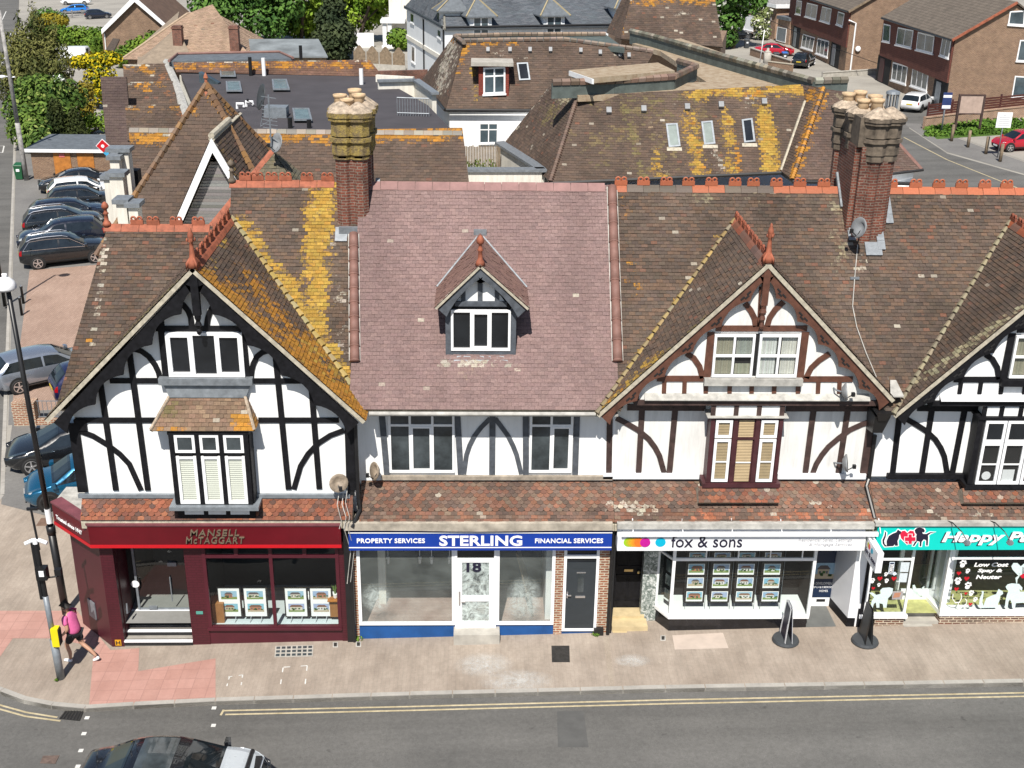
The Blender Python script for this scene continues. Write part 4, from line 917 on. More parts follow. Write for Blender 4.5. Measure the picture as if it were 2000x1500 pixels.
def pane(parent,x0,x1,z0,z1,y,mat='shopglass',name='pane'):
 b=MB();b.poly([(x0,y,z0),(x1,y,z0),(x1,y,z1),(x0,y,z1)]);return b.build(name,M[mat],parent)
def fx(px,py,y):return Py(px,py,y).x
def fz(px,py,y):return Py(px,py,y).z
def putext(parent,body,pl,pr,pt,pb,y,mat,name='lettering',**k):
 x0,x1,z0,z1=rectY(pl,pr,pt,pb,y);b=text(parent,name,body,x0,x1,z0,z1-z0,y,mat,**k);return b.build(name,M[mat],parent)
def emboss(parent,body,pl,pr,pt,pb,y,mats,off=(.012,-.012),**k):
 x0,x1,z0,z1=rectY(pl,pr,pt,pb,y);return text(parent,'',body,x0+off[0],x1+off[0],z0+off[1],z1-z0,y,mats,**k)
m_,t_,p_=newmat('whitewash_smears');t_.nodes.remove(p_)
o_=t_.nodes['Material Output'];tr_=nd(t_,'ShaderNodeBsdfTransparent');df_=nd(t_,'ShaderNodeBsdfDiffuse');df_.inputs[0].default_value=(.75,.78,.77,1)
tc_=t_.nodes.new('ShaderNodeTexCoord');nz_=noise_n(t_,3.2,6,.7,vec=tc_.outputs['UV'],dist=2.5);at_=nd(t_,'ShaderNodeVertexColor',layer_name='Col');sp_=nd(t_,'ShaderNodeSeparateColor');lk(t_,at_.outputs[0],sp_.inputs[0])
ma_=nd(t_,'ShaderNodeMath',operation='MULTIPLY');lk(t_,ramp(t_,nz_,[(.3,0.0),(.62,1.0)]),ma_.inputs[0]);lk(t_,sp_.outputs[0],ma_.inputs[1])
mx_=nd(t_,'ShaderNodeMixShader');lk(t_,ma_.outputs[0],mx_.inputs[0]);lk(t_,tr_.outputs[0],mx_.inputs[1]);lk(t_,df_.outputs[0],mx_.inputs[2]);lk(t_,mx_.outputs[0],o_.inputs[0]);M['whitewash']=m_
def smear(parent,x0,x1,z0,z1,y,amt,edge=True):
 b=MB();n=28
 f=lambda u,v:amt*max(0,1-(((u-.5)*2)**2+((v-.5)*2)**2)*(1 if edge else 0))
 for i in range(n):
  for j in range(n):
   u,v,d=i/n,j/n,1/n;k=f(u+d/2,v+d/2)
   if k>0:b.poly([(x0+(x1-x0)*a,y,z0+(z1-z0)*c)for a,c in((u,v),(u+d,v),(u+d,v+d),(u,v+d))],0,(k,k,k))
 return b.build('whitewash',M['whitewash'],parent)
m_=bpy.data.materials.new('dusty_film');m_.use_nodes=True;t_=m_.node_tree;t_.nodes.clear();o_=nd(t_,'ShaderNodeOutputMaterial');tr_=nd(t_,'ShaderNodeBsdfTransparent');df_=nd(t_,'ShaderNodeBsdfDiffuse');df_.inputs[0].default_value=(.7,.72,.7,1)
mx_=nd(t_,'ShaderNodeMixShader');lk(t_,ramp(t_,noise_n(t_,.9,5,.6,dist=.6),[(.3,.05),(.7,.2)]),mx_.inputs[0]);lk(t_,tr_.outputs[0],mx_.inputs[1]);lk(t_,df_.outputs[0],mx_.inputs[2]);lk(t_,mx_.outputs[0],o_.inputs[0]);M['film']=m_
def film(parent,x0,x1,z0,z1,y):pane(parent,x0,x1,z0,z1,y,'film','dusty_film')
for k_,(px_,py_,w_,d_)in enumerate(((945,1298,.8,.55),(1010,1330,1.0,.5),(1235,1290,.5,.3))):
 b=MB();c=G(px_,py_,.006);n=20
 for i in range(n):
  for j in range(n):
   u,v=(i+.5)/n*2-1,(j+.5)/n*2-1;k=.4*max(0,1-u*u-v*v)
   if k:b.poly([gp(c.x+w_*((i+a)/n*2-1),c.y+d_*((j+e)/n*2-1),.006)for a,e in((0,0),(1,0),(1,1),(0,1))],0,(k,k,k))
 tag(b.build('paint_scuff',M['whitewash']),kind='structure')
ys=-.30;zs0,zs1=fz(938,1075,ys),fz(938,1039,ys);sx0,sx1=fx(681,1057,ys),fx(1195,1057,ys)
SB=thing('shop_sign','blue fascia sign with large white capitals between two smaller lines','sign',((sx0+sx1)/2,ys,zs0))
q=MB();q.box(sx0,sx1,ys,-.1,zs0,zs1);q.build('sign_board',M['blue'],SB)
q=MB();q.box(sx0,sx1,ys-.008,ys,zs0+.075,zs0+.1);q.box(sx0,sx1,ys-.02,ys,zs1-.03,zs1-.005);q.build('white_line',M['letterwhite'],SB)
putext(SB,'STERLING',858,1020,1046,1066,ys,'letterwhite',bold=.028,space=1.02)
putext(SB,'PROPERTY SERVICES',697,830,1051.5,1060.5,ys,'letterwhite',bold=.02,space=1.05)
putext(SB,'FINANCIAL SERVICES',1045,1178,1051.5,1060.5,ys,'letterwhite',bold=.02,space=1.05)
co_=MB();c0,c1=fx(672,1030,-.34),fx(1196,1030,-.34);zc0,zc1=fz(930,1037,-.36),fz(930,1022,-.36)
n=24
for k in range(n):
 a,c=c0+(c1-c0)*k/n,c0+(c1-c0)*(k+1)/n;s=lambda x:-.03*math.exp(-((x-.0)/1.4)**2)
 co_.hexa([(a,-.38,zc0+.02+s(a)),(c,-.38,zc0+.02+s(c)),(c,.1,zc0+s(c)),(a,.1,zc0+s(a)),(a,-.38,zc1),(c,-.38,zc1),(c,.1,zc1+.02),(a,.1,zc1+.02)])
co_.build('cornice',plain('weathered_cornice',(.38,.34,.28),.9,var=.35,scale=3,bmp=.2),HB)
w0,w1=fx(699,1145,0),fx(889,1145,0);zt_=3.0;zb=fz(800,1217,0);zplin=zb
d0,d1=w1,fx(969,1145,0);r1=fx(1083,1145,0);e0,e1=fx(1099,1160,0),fx(1167,1160,0);p1=fx(1192,1150,0)
q=MB();q.box(w0,d0-.0,-.02,.12,gz(w0)-.1,zb-.02);q.box(d1,r1,-.02,.12,gz(d1)-.1,zb-.02);q.box(e0,e1,-.01,.12,gz(e0)-.1,gz(e0)+.12);q.build('plinths',M['blueplinth'],HB)
for a,c in((w0,d0),(d1,r1)):
 o=window(HB,a,c,zb-.02,zs0+.1,.0,(0,1),(0,1),.085,.05,.07,pane='shopglass',name='shop_window')
o=window(HB,d0,d1,zb-.1,zs0+.1,.0,(0,1),(0,(fz(930,1091,0)-zb+.1)/(zs0-zb+.2),1),.06,.07,.09,pane='shopglass',name='door_frame')
dz0,dz1=fz(930,1222,-.05),fz(930,1093,-.05);q=MB();dx0,dx1=d0+.065,d1-.065
zz=[dz0,fz(930,1213,-.05),fz(930,1174,-.05),fz(930,1163,-.05),fz(930,1098,-.05),dz1]
for k in(0,2,4):q.box(dx0,dx1,-.07,-.03,zz[k],zz[k+1])
for k in(1,3):q.box(dx0,dx0+.12,-.07,-.03,zz[k],zz[k+1]);q.box(dx1-.12,dx1,-.07,-.03,zz[k],zz[k+1])
dr=q.build('shop_door',M['upvc'],HB)
pane(dr,dx0+.1,dx1-.1,zz[1],zz[4],-.045)
smear(HB,dx0+.12,dx1-.12,zz[1],zz[2],-.04,1.0,False);smear(HB,dx0+.12,dx1-.12,zz[3],zz[4],-.04,.95,False)
putext(HB,'18',911,940,1097,1117,-.05,'letterdark','door_number',bold=.03)
q=MB();q.box(dx0+.1,dx0+.2,-.12,-.09,zz[2]-.01,zz[2]+.02);q.box(dx0+.03,dx0+.07,-.1,-.07,zz[2]-.1,zz[3]+.15);q.build('door_handle',M['alu'],dr)
film(HB,w0+.08,d0-.08,zb+.08,zs0,-.032);film(HB,d1+.08,r1-.08,zb+.08,zs0,-.0325);smear(HB,w0+.05,w0+.9,zb+.3,zb+1.3,-.03,.8);smear(HB,d1+.25,d1+1.25,zb+.2,zb+1.5,-.03,.75);smear(HB,d1+.2,d1+1.3,zb+.08,zb+.9,-.031,.6)
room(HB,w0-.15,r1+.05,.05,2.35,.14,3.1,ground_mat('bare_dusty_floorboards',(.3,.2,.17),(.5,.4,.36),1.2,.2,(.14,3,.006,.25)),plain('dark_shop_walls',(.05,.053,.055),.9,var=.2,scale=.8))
q=MB();q.poly([(w0-.13,.06,.15),(w0-.13,1.0,.15),(w0-.13,1.0,3),(w0-.13,.06,3)]);q.box(w0+.42,w0+.62,1.3,1.5,.14,2.3);q.build('plaster_column',M['cream'],HB)
q=MB();q.obox((r1-.75,1.25,1.1),(.02,.0,.0),(0,.6,0),(-.25,0,1.05));q.build('leaning_board',M['fence'],HB)
q=MB();q.box(r1-.2,r1+.03,.5,2.3,.15,2.6);q.build('white_partition',M['white'],HB)
for k,px in enumerate((758,820,843,878)):
 L=thing('spotlight',['small white ceiling spotlight beside the plaster column of the empty shop','small white ceiling spotlight second from the plaster column in the empty shop','small white ceiling spotlight third from the plaster column in the empty shop','small white ceiling spotlight beside the numbered white shop door'][k],'light',(fx(px,1097,1.9),1.9,fz(px,1097,1.9)),group='spotlights in the empty shop')
 q=MB();c=L.location;q.lathe(c+V((0,0,-.05)),[(.035,0),(.04,.14)],8);q.box(c.x-.05,c.x+.05,c.y-.03,c.y+.03,c.z+.12,c.z+.16);q.box(c.x-.01,c.x+.01,c.y-.01,c.y+.01,c.z+.1,3.1);q.build('lamp_body',M['upvc'],L)
q=MB();q.box(fx(689,1150,0),w0,.0,.3,gz(w0)-.1,zs0+.1);q.box(r1,e0,-.03,.3,gz(r1)-.1,zs0+.1);q.box(e1,p1+.02,-.03,.3,gz(e1)-.1,zs0+.1);q.build('brick_piers',M['brickorange'],HB)
o=window(HB,e0,e1,gz(e0)+.12,zs0+.1,.03,(0,1),(0,.84,1),.075,.1,.1,name='door_frame',pane='darkpane')
zd0,zd1=gz(e0)+.19,fz(1133,1098,-.02);q=MB();q.box(e0+.07,e1-.07,-.05,-.02,zd0,zd1);M['anthracite']=plain('anthracite_door',(.03,.037,.043),.45,var=.1)
for s in(-1,1):q.box((e0+e1)/2-.26,(e0+e1)/2+.26,-.056,-.05,(zd0+zd1)/2+s*.86-.01,(zd0+zd1)/2+s*.86+.01)
dd=q.build('front_door',M['anthracite'],HB);xm=(e0+e1)/2;zm=(zd0+zd1)/2
q=MB();q.box(xm-.08,xm+.08,-.06,-.045,zm+.12,zm+.68);q.build('door_light',M['midpane'],dd)
q=MB();q.box(xm-.13,xm+.13,-.07,-.05,zm-.05,zm+.01);q.box(xm-.12,xm+.12,-.065,-.05,zm+.71,zm+.74);q.box(e0+.1,e0+.22,-.11,-.08,zm+.03,zm+.06);q.box(e0+.1,e0+.13,-.08,-.05,zm-.05,zm+.14);q.build('door_furniture',M['alu'],dd)
q=MB();q.box(d0-.04,d1+.1,-.42,.0,gz(d0)-.1,zb-.1);q.build('doorstep',M['concrete'],HB)
q=MB();x_=fx(1190,1150,-.1);q.tube([(x_+.02,-.1,gz(x_)),(x_+.02,-.1,zs0+.6)],.05,8);q.box(x_-.36,x_-.1,-.16,-.03,gz(x_),gz(x_)+.2);q.build('downpipe',M['blackmetal'],HB)
q=MB();x_=fx(684,1150,-.1);q.box(x_-.12,x_+.03,-.16,.1,gz(x_),zs0+.75);q.tube([(x_+.06,-.14,gz(x_)),(x_+.06,-.14,zs0+.6)],.05,8);q.build('downpipe_casing',M['blackmetal'],HB)
q=MB();q.box(sx0,p1,-.02,.4,zs0+.05,3.6);q.build('fascia_backing',M['dark'],HB)
ya=-.10;ysA=-.34
aR,aL=fx(666,1047,ysA),fx(174,1047,ysA);az0,az1=fz(420,1070,ysA),fz(420,1027,ysA)
pc=Pz(107,1024,az0)
SA=thing('shop_sign','maroon fascia sign with a bright red lower edge wrapping the street corner','sign',((aL+aR)/2,ysA,az0))
q=MB();q.prism([(aL,ysA,az0+.09),(aR,ysA,az0+.09),(aR,ysA+.2,az0+.09),(aL+.05,ysA+.2,az0+.09),(pc.x+.15,pc.y+.15,az0+.09),(pc.x,pc.y,az0+.09)],(0,0,az1-az0-.09));q.build('sign_board',M['signred'],SA)
q=MB();q.prism([(aL,ysA-.012,az0),(aR,ysA-.012,az0),(aR,ysA+.2,az0),(aL+.05,ysA+.2,az0),(pc.x+.15,pc.y+.15,az0),(pc.x-.012,pc.y-.01,az0)],(0,0,.09));q.build('red_edge',M['red'],SA)
q=MB();q.prism([(aL,ysA-.03,az1),(aR,ysA-.03,az1),(aR,ysA+.3,az1+.03),(aL+.05,ysA+.3,az1+.03),(pc.x+.2,pc.y+.2,az1+.03),(pc.x-.02,pc.y-.02,az1)],(0,0,.05));q.build('sign_top_rail',plain('maroon_lead_rail',(.16,.05,.06),.5,var=.2),SA)
q=MB()
for body,pl,pr,pt,pb in(('MANSELL',371,467,1034,1046),('McTAGGART',363,478,1048,1061)):
 e=emboss(SA,body,pl,pr,pt,pb,ysA,'lettergold',(0,0),shear=.18,bold=.005,space=1.15,ext=.04);q.mesh(e.v,e.f)
q.build('lettering',M['lettergold'],SA)
ang=math.atan2(pc.y-ysA,pc.x-aL)
e=text(SA,'',"Trusted since 1947",0,1,0,.12,0,None,bold=.01);u0=V((pc.x,pc.y,0));u1=V((aL,ysA,0));dv=u1-u0;nv=V((dv.y,-dv.x,0)).normalized()
q=MB();q.mesh([u0+dv*(.1+.72*p.x)+nv*(.012-p.y)+V((0,0,az0+.25+p.z))for p in e.v],e.f);q.build('corner_lettering',M['letterwhite'],SA)
q=MB();fr_=[Py(112,1000,.2),Py(160,1015,-.2)]
q.prism([(aL+.1,ysA+.1,az1-.1),(-9.7,YA,az1-.1),(-10.2,1.8,az1-.1),(pc.x+.1,pc.y+.9,az1-.1),(pc.x+.05,pc.y+.05,az1-.1)],(0,0,.1));q.build('corner_flat_roof',M['plaster_grey'],HA)
gA_=gz(-9)-.1
f0,f1=fx(213,1200,ya),fx(236,1200,ya);g0,g1=fx(369,1180,ya),fx(404,1180,ya);h0,h1=fx(665,1160,ya),fx(676,1160,ya)
bc=G(213,1269);bs=Pz(133,1120,az0-1.2)
q=MB();top=az0+.05
cornr=V((aL+.12,ya,0));far_=V((pc.x+.3,pc.y+.15,0))
q.prism([(cornr.x,cornr.y,gA_-.2),(f1,ya,gA_-.2),(f1,ya+.5,gA_-.2),(far_.x+.4,far_.y+.6,gA_-.2),(far_.x,far_.y,gA_-.2)],(0,0,top-gA_+.2))
q.prism([(far_.x,far_.y,gA_-.2),(far_.x+.3,far_.y+.05,gA_-.2),(-9.9,6,gA_-.2),(-10.3,6,gA_-.2)],(0,0,top-gA_+.2))
q.box(g0,g1,ya,ya+.35,gA_,top);q.box(h0,h1+.02,ya,ya+.4,gA_,top)
q.build('brick_pilasters',M['maroonbrick'],HA)
s0,s1=g1,h0;zsl=fz(530,1226,ya);zgt=fz(530,1083,ya);zg0=fz(530,1221,ya)
q=MB();q.box(s0,s1,ya+.02,ya+.2,gA_,zsl-.02);q.build('stall_riser',M['maroon'],HA)
o=window(HA,s0,s1,zsl-.03,top,ya+.06,(0,.5,1),(0,.835,1),.09,.09,.09,mat='maroon',pane='shopglass',name='shop_window')
q=MB();q.box(s0-.03,s1,ya-.07,ya+.02,zsl-.05,zsl+.01)
for c in(.25,.75):x_=s0+(s1-s0)*c;q.box(x_-.05,x_+.05,ya-.03,ya+.04,zsl+(top-zsl)*.84,top)
q.build('window_sill',M['maroon'],HA)
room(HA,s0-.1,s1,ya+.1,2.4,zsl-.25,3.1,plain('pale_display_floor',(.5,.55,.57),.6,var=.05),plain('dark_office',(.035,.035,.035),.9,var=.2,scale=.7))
q=MB();dzb=zsl-.05;q.box(s0,s1,ya+.1,ya+.75,dzb-.1,dzb);q.build('display_shelf',plain('pale_blue_shelf',(.55,.63,.66),.5,var=.05),HA)
q=MB();q.box(s0+2.1,s0+3.2,.9,1.5,.55,.6);q.box(s0+2.3,s0+2.6,1.0,1.3,.6,.62);q.build('office_desk',M['upvc'],HA)
q=MB();q.box(s0+.05,s0+.35,.2,.9,zsl-.2,zsl+.55);q.box(s1-.35,s1-.05,.25,.5,zsl+.1,zsl+.7);q.build('cabinets',plain('oak',(.3,.14,.05),.5,var=.2),HA)
q=MB()
for k in range(4):a=s0+.35+k*.95;q.box(a,a+.6,2.36,2.38,1.5,2.0)
q.build('wall_pictures',plain('pale_print',(.1,.1,.1),.8),HA)
def picture(b,x0,x1,z0,z1,y,seed):
 r=random.Random(seed);sky=(.22+r.random()*.15,.42+r.random()*.1,.62);grass=(.22,.3,.1)if r.random()>.4 else(.5,.42,.3);wall=r.choice([(.45,.2,.12),(.65,.6,.5),(.5,.42,.3),(.7,.68,.64)]);roof=r.choice([(.2,.1,.07),(.12,.1,.1),(.25,.14,.09)])
 w,h=x1-x0,z1-z0;Q=lambda u0,v0,u1,v1,c,o=0:b.poly([(x0+w*u0,y-o,z0+h*v0),(x0+w*u1,y-o,z0+h*v0),(x0+w*u1,y-o,z0+h*v1),(x0+w*u0,y-o,z0+h*v1)],0,c)
 Q(0,0,1,.3,grass);Q(0,.3,1,1,sky);a=.1+r.random()*.2;c=.65+r.random()*.25
 Q(a,.2,c,.6,wall,.001);b.poly([(x0+w*(a-.06),y-.002,z0+h*.6),(x0+w*(c+.06),y-.002,z0+h*.6),(x0+w*(c-.1),y-.002,z0+h*.85),(x0+w*(a+.1),y-.002,z0+h*.85)],0,roof)
 for k in range(3):u=a+(c-a)*(.12+.3*k);Q(u,.33,u+.08,.5,(.1,.12,.14),.003)
 for k in range(5):u=r.random()*.9;v=r.random()*.2+.15;Q(u,v,u+.12,v+.15,(.06,.13,.04),.004)
ordn=['first','second','third','fourth']
for k,(pl,pr)in enumerate(((428,469),(478,520),(558,599),(607,647))):
 y=ya+.42;x0,x1,z0,z1=rectY(pl,pr,1149.5,1203,y)
 C_=thing('display_stand',f'two-photo property card on an easel, {ordn[k]} from the glazed doorway','display card',((x0+x1)/2,y,dzb),group='property cards in the maroon shop window')
 q=MB();q.box(x0-.035,x1+.045,y+.0,y+.02,z0-.04,z1+.04);q.build('clear_frame',M['blackmetal'],C_)
 q=MB();q.box(x0,x1,y-.012,y,z0,z1);q.build('card',M['letterwhite'],C_)
 q=MB();H_=z1-z0;W_=x1-x0
 for f in(.1,.56):picture(q,x0+W_*.12,x1-W_*.12,z0+H_*(f+.06),z0+H_*(f+.36),y-.014,k*7+int(f*10))
 q.build('photo',M['vc'],C_)
 q=MB()
 for s in(.25,.75):q.tube([(x0+W_*s,y,z0),(x0+W_*s-.02,y-.12,dzb)],.01,5);q.tube([(x0+W_*s,y,z0),(x0+W_*s,y+.2,dzb)],.01,5)
 q.build('easel_legs',M['metal'],C_)
PT=thing('pot_plant','small spiky green plant in a white pot inside the maroon shop window','plant',(fx(655,1165,.3),.3,fz(655,1168,.3)))
q=MB();c=PT.location;q.lathe(c,[(.05,0),(.07,.14),(.06,.14)],10);q.build('pot',M['upvc'],PT)
q=MB()
for k in range(12):a=R_.random()*6.28;t_=R_.uniform(.02,.1);q.tube([c+V((0,0,.12)),c+V((math.cos(a)*t_*.5,math.sin(a)*t_*.5,.28)),c+V((math.cos(a)*t_,math.sin(a)*t_,.4))],[.018,.014,.003],4)
q.build('leaves',plain('houseplant_leaf',(.12,.2,.05),.6),PT)
q=MB();q.box(c.x-.2,c.x+.1,c.y-.15,c.y+.15,c.z-.03,c.z);q.build('plant_shelf',M['wood'],HA)
q=MB();y_r=.75
zst=fz(310,1211,.25);nst=4;ent0,ent1=f1,g0
for k in range(nst):q.box(ent0,ent1,-.12+k*.27,y_r+.3,gA_-.1,gz(-8.3)+.0+(zst-gz(-8.3))*(k+1)/nst)
q.build('steps',plain('step_stone',(.3,.28,.25),.8,var=.15),HA)
q=MB()
for k in range(nst):z_=gz(-8.3)+(zst-gz(-8.3))*(k+1)/nst;q.box(ent0,ent1,-.127+k*.27,-.04+k*.27,z_-.028,z_+.008)
q.build('nosings',M['signwhite'],HA)
q=MB()
for k in range(nst):z_=gz(-8.3)+(zst-gz(-8.3))*(k+1)/nst;q.box(ent0,ent1,-.124+k*.27,-.121+k*.27,z_-.13,z_-.012);q.box(ent0,ent1,-.055+k*.27,-.0+k*.27,z_-.004,z_+.003)
q.build('step_riser_strip',M['rubber'],HA)
room(HA,ent0,ent1-.06,.1,3.2,zst+.004,3.1,ground_mat('grey_lobby_floor',(.2,.2,.19),(.26,.26,.25),1,.1),plain('lobby_wall',(.045,.04,.042),.8,var=.2))
q=MB();q.box(ent0,ent0+.02,.1,y_r+.1,gA_,3.1);q.build('lobby_reveal',M['maroonbrick'],HA)
pane(HA,ent0+.2,ent1,zst,3.0,y_r,'shopglass','glass_door')
q=MB();xh=fx(334,1150,y_r-.05);q.tube([(xh,y_r-.05,fz(334,1172,y_r)),(xh,y_r-.05,fz(334,1125,y_r))],.018,6);q.box(ent0+.25,ent1,y_r-.02,y_r+.02,zst,zst+.06);q.box(ent0+.2,ent0+.26,y_r-.02,y_r+.02,zst,3.0);q.box(ent0+.5,ent0+.72,y_r-.06,y_r,zst+.05,zst+.13);q.box(fx(322,1100,.5),fx(340,1100,.5),y_r-.06,y_r,fz(330,1104,y_r),fz(330,1097,y_r));q.build('door_furniture',M['metal'],HA)
q=MB();q.lathe((fx(264,1140,y_r-.02),y_r-.02,fz(264,1140,y_r)),[(0,-.005),(.11,-.003),(.11,.003),(0,.005)],16,axis=(0,-1,0));q.build('door_sticker',M['signwhite'],HA)
q=MB();xr_=ent0+.1;q.tube([(xr_+.02,.1,zst+.62),(xr_+.02,.05,zst+.35),(xr_+.02,.2,zst+.3)],.02,6);q.build('handrail',M['metal'],HA)
q=MB();xk,zk=fx(231,1255,ya-.0),fz(231,1255,ya);q.box(xk-.08,xk+.08,ya-.012,ya,zk-.09,zk+.09);sg=q.build('hydrant_sign',plain('yellow_plate',(.6,.3,.01),.5),HA)
q=MB()
for s in(-1,1):q.box(xk+s*.045-.012,xk+s*.045+.012,ya-.018,ya-.012,zk-.06,zk+.06)
q.box(xk-.045,xk+.045,ya-.018,ya-.012,zk-.012,zk+.012);q.build('letter',M['dark'],sg)
q=MB();x_,z_=fx(390,1197,ya),fz(390,1197,ya);q.box(x_-.09,x_+.09,ya-.02,ya,z_-.03,z_+.05);q.build('entry_plate',plain('teal_plate',(.08,.3,.25),.5),HA)
wl_=(far_-cornr).normalized();wn=V((wl_.y,-wl_.x,0));wn=wn if wn.y<0 else-wn
pq=PP(180,1190,cornr+wn*.015,wn);q=MB();q.obox(pq,wl_*.19,wn*.012,(0,0,.27));q.build('wall_plaque',M['metal'],HA)
q=MB();q.box(-9.75,h1,-.05,.4,top-.05,3.9);q.build('fascia_backing',M['dark'],HA)
yc=-.42;cx0,cx1=fx(1206,1060,yc),fx(1690,1060,yc);cz0,cz1=fz(1450,1075.5,yc),fz(1450,1049,yc)
SCn=thing('shop_sign','white fascia sign with overlapping coloured discs and slanted navy lettering','sign',((cx0+cx1)/2,yc,cz0))
zt1=fz(1450,1036,-.3)
q=MB();q.prism([(cx0,yc,cz0),(cx0,yc,cz1),(cx0,yc+.05,cz1+.03),(cx0,-.25,zt1+.1),(cx0,.1,zt1+.1),(cx0,.1,cz0)],(cx1-cx0,0,0));q.build('sign_board',M['signwhite'],SCn)
q=MB();l0,l1=fx(1214,1043,yc-.06),fx(1715,1043,yc-.06);q.box(l0,l1,yc-.1,yc-.02,cz1+.07,cz1+.17)
for k in range(6):x_=l0+.3+k*1.28;q.tube([(x_,yc-.06,cz1+.14),(x_,-.2,zt1+.3)],.012,5)
q.build('trough_light',M['signwhite'],SCn)
putext(SCn,'fox & sons',1311,1450,1046,1069,yc,'letterdark',bold=.006)
putext(SCn,'Residential Sales, Lettings',1559,1664,1051.5,1058.5,yc,'lettergrey',name='small_lettering',shear=.2);putext(SCn,'& Mortgage Services',1580,1664,1060,1067,yc,'lettergrey',name='small_lettering',shear=.2)
q=MB();cy_=fz(1240,1059,yc);rr=.135
for k in range(6):q.lathe((fx(1228+k*4.2,1059,yc),yc-.004-k*.0015,cy_),[(0,0),(rr,0),(rr,.001)],20,0,mixc((.3,.55,.02),(.9,.18,.02),k/5),axis=(0,-1,0))
q.lathe((fx(1260,1059,yc),yc-.016,cy_),[(0,0),(rr,0),(rr,.001)],20,0,(.5,.01,.28),axis=(0,-1,0));q.lathe((fx(1290,1059,yc),yc-.006,cy_),[(0,0),(rr,0),(rr,.001)],20,0,(.0,.42,.62),axis=(0,-1,0))
q.build('logo_discs',M['vc'],SCn)
q=MB();q.box(3.6,10.25,-.42,.1,zt1+.1,zt1+.25);q.build('cornice',M['plaster_grey'],HC)
top=cz0+.1;gC=gz(7)
b0,b1=fx(1198,1150,.8),fx(1253,1150,.8);zt_=fz(1225,1185,.8);q=MB();q.box(b0,b1,.8,.86,zt_,top)
for cx_,s in((.27,0),(.73,0)):
 for v0,v1 in((.08,.4),(.5,.92)):
  x_=b0+(b1-b0)*cx_;z0=zt_+(top-zt_)*v0;z1=zt_+(top-zt_)*v1
  for a in((x_-.16,x_-.14,z0,z1),(x_+.14,x_+.16,z0,z1),(x_-.16,x_+.16,z0,z0+.02),(x_-.16,x_+.16,z1-.02,z1)):q.box(a[0],a[1],.785,.8,a[2],a[3])
dd=q.build('front_door',M['black'],HC)
q=MB();zm=zt_+(top-zt_)*.45;xm=(b0+b1)/2;q.box(xm-.12,xm+.12,.78,.8,zm-.035,zm+.035);q.lathe((b1-.12,.8,zm-.03),[(.02,0),(.02,.03),(.045,.05),(.04,.08),(0,.09)],10,axis=(0,-1,0));q.build('door_furniture',plain('brass',(.55,.42,.2),.3,.9),dd)
q=MB();st0,st1=fx(1196,1210,.2),fx(1264,1210,.2);zg=gz(st0)
q.box(st0,st1-.05,.42,.86,zg-.1,zt_-.05);q.box(st0-.02,st1,.02,.42,zg-.1,zg+(zt_-zg)*.55);q.prism([(st0,-.04,zg-.05),(st1+.5,-.04,zg-.05),(st1+.1,.5,zg-.05),(st0,.5,zg-.05)],(0,0,.06));q.build('entrance_step',plain('sandstone_step',(.5,.4,.23),.85,var=.15,scale=4,bmp=.2),HC)
m_,t_,p_=newmat('veined_marble');c_=ramp(t_,noise_n(t_,7,8,.75,dist=1.5),[(.36,(.04,.06,.05)),(.5,(.22,.26,.24)),(.58,(.6,.62,.6))]);lk(t_,c_,p_.inputs['Base Color']);p_.inputs['Roughness'].default_value=.3;M['marble']=m_
i0,i1=fx(1254,1150,.5),fx(1284,1150,.5);q=MB();q.box(i0,i1,.5,.8,zg,top);q.build('marble_pilaster',M['marble'],HC)
q=MB();q.box(3.56,3.64,-.05,.9,zg-.1,top);q.build('door_reveal',M['dark'],HC)
v0,v1=fx(1308,1200,.0),fx(1577,1200,.0);zb=fz(1440,1203,0);zr_=fz(1440,1092,0);vl=fx(1282,1170,.5)
def baypoly(z,o=0):return[(v0-o,-o,z),(v1+o,-o,z),(v1+o,.75,z),(vl-o,.75,z),(vl-o,.5,z)]
q=MB();q.prism(baypoly(gC-.2),(0,0,zb-.07-gC+.2));q.build('stall_riser',plain('black_tiled_riser',(.012,.012,.014),.15,var=.4,scale=6),HC)
q=MB();q.prism(baypoly(zb-.07,.04),(0,0,.07));q.build('window_sill',M['upvc'],HC)
win=MB();fw=.06
win.box(v0-.03,v0+.05,-.03,.05,zb,top);win.box(v1-.03,v1+.05,-.03,.05,zb,top);win.box(v0+.05,v1-.03,-.028,.03,zr_-.04,zr_+.04);win.box(v0+.05,v1-.03,-.028,.03,zb,zb+.035)
for k in range(1,5):x_=v0+(v1-v0)*k/4.4;win.box(x_-.015,x_+.015,-.02,.02,zr_,top)
dl=V((vl-v0,.5,0)).normalized()
win.beam((v0,0,zb+.02),(vl,.5,zb+.02),.05,(-dl.y*-1,dl.x*-1,0)if False else V((-dl.y,dl.x,0)),.04);win.beam((v0,0,zr_),(vl,.5,zr_),.06,V((-dl.y,dl.x,0)),.04)
win.box(vl-.03,vl+.03,.48,.54,zb,top);wn_=win.build('shop_window',M['upvc'],HC)
pane(wn_,v0,v1,zb,top,.0);q=MB();q.poly([(vl,.5,zb),(v0,0,zb),(v0,0,top),(vl,.5,top)]);q.build('pane',M['shopglass'],wn_)
q=MB();q.poly([(v0,.01,zb-.005),(v1,.01,zb-.005),(v1,1.05,zb-.005),(vl,1.05,zb-.005),(vl,.51,zb-.005)]);q.build('display_floor',plain('white_display_floor',(.78,.82,.82),.5,var=.03),HC)
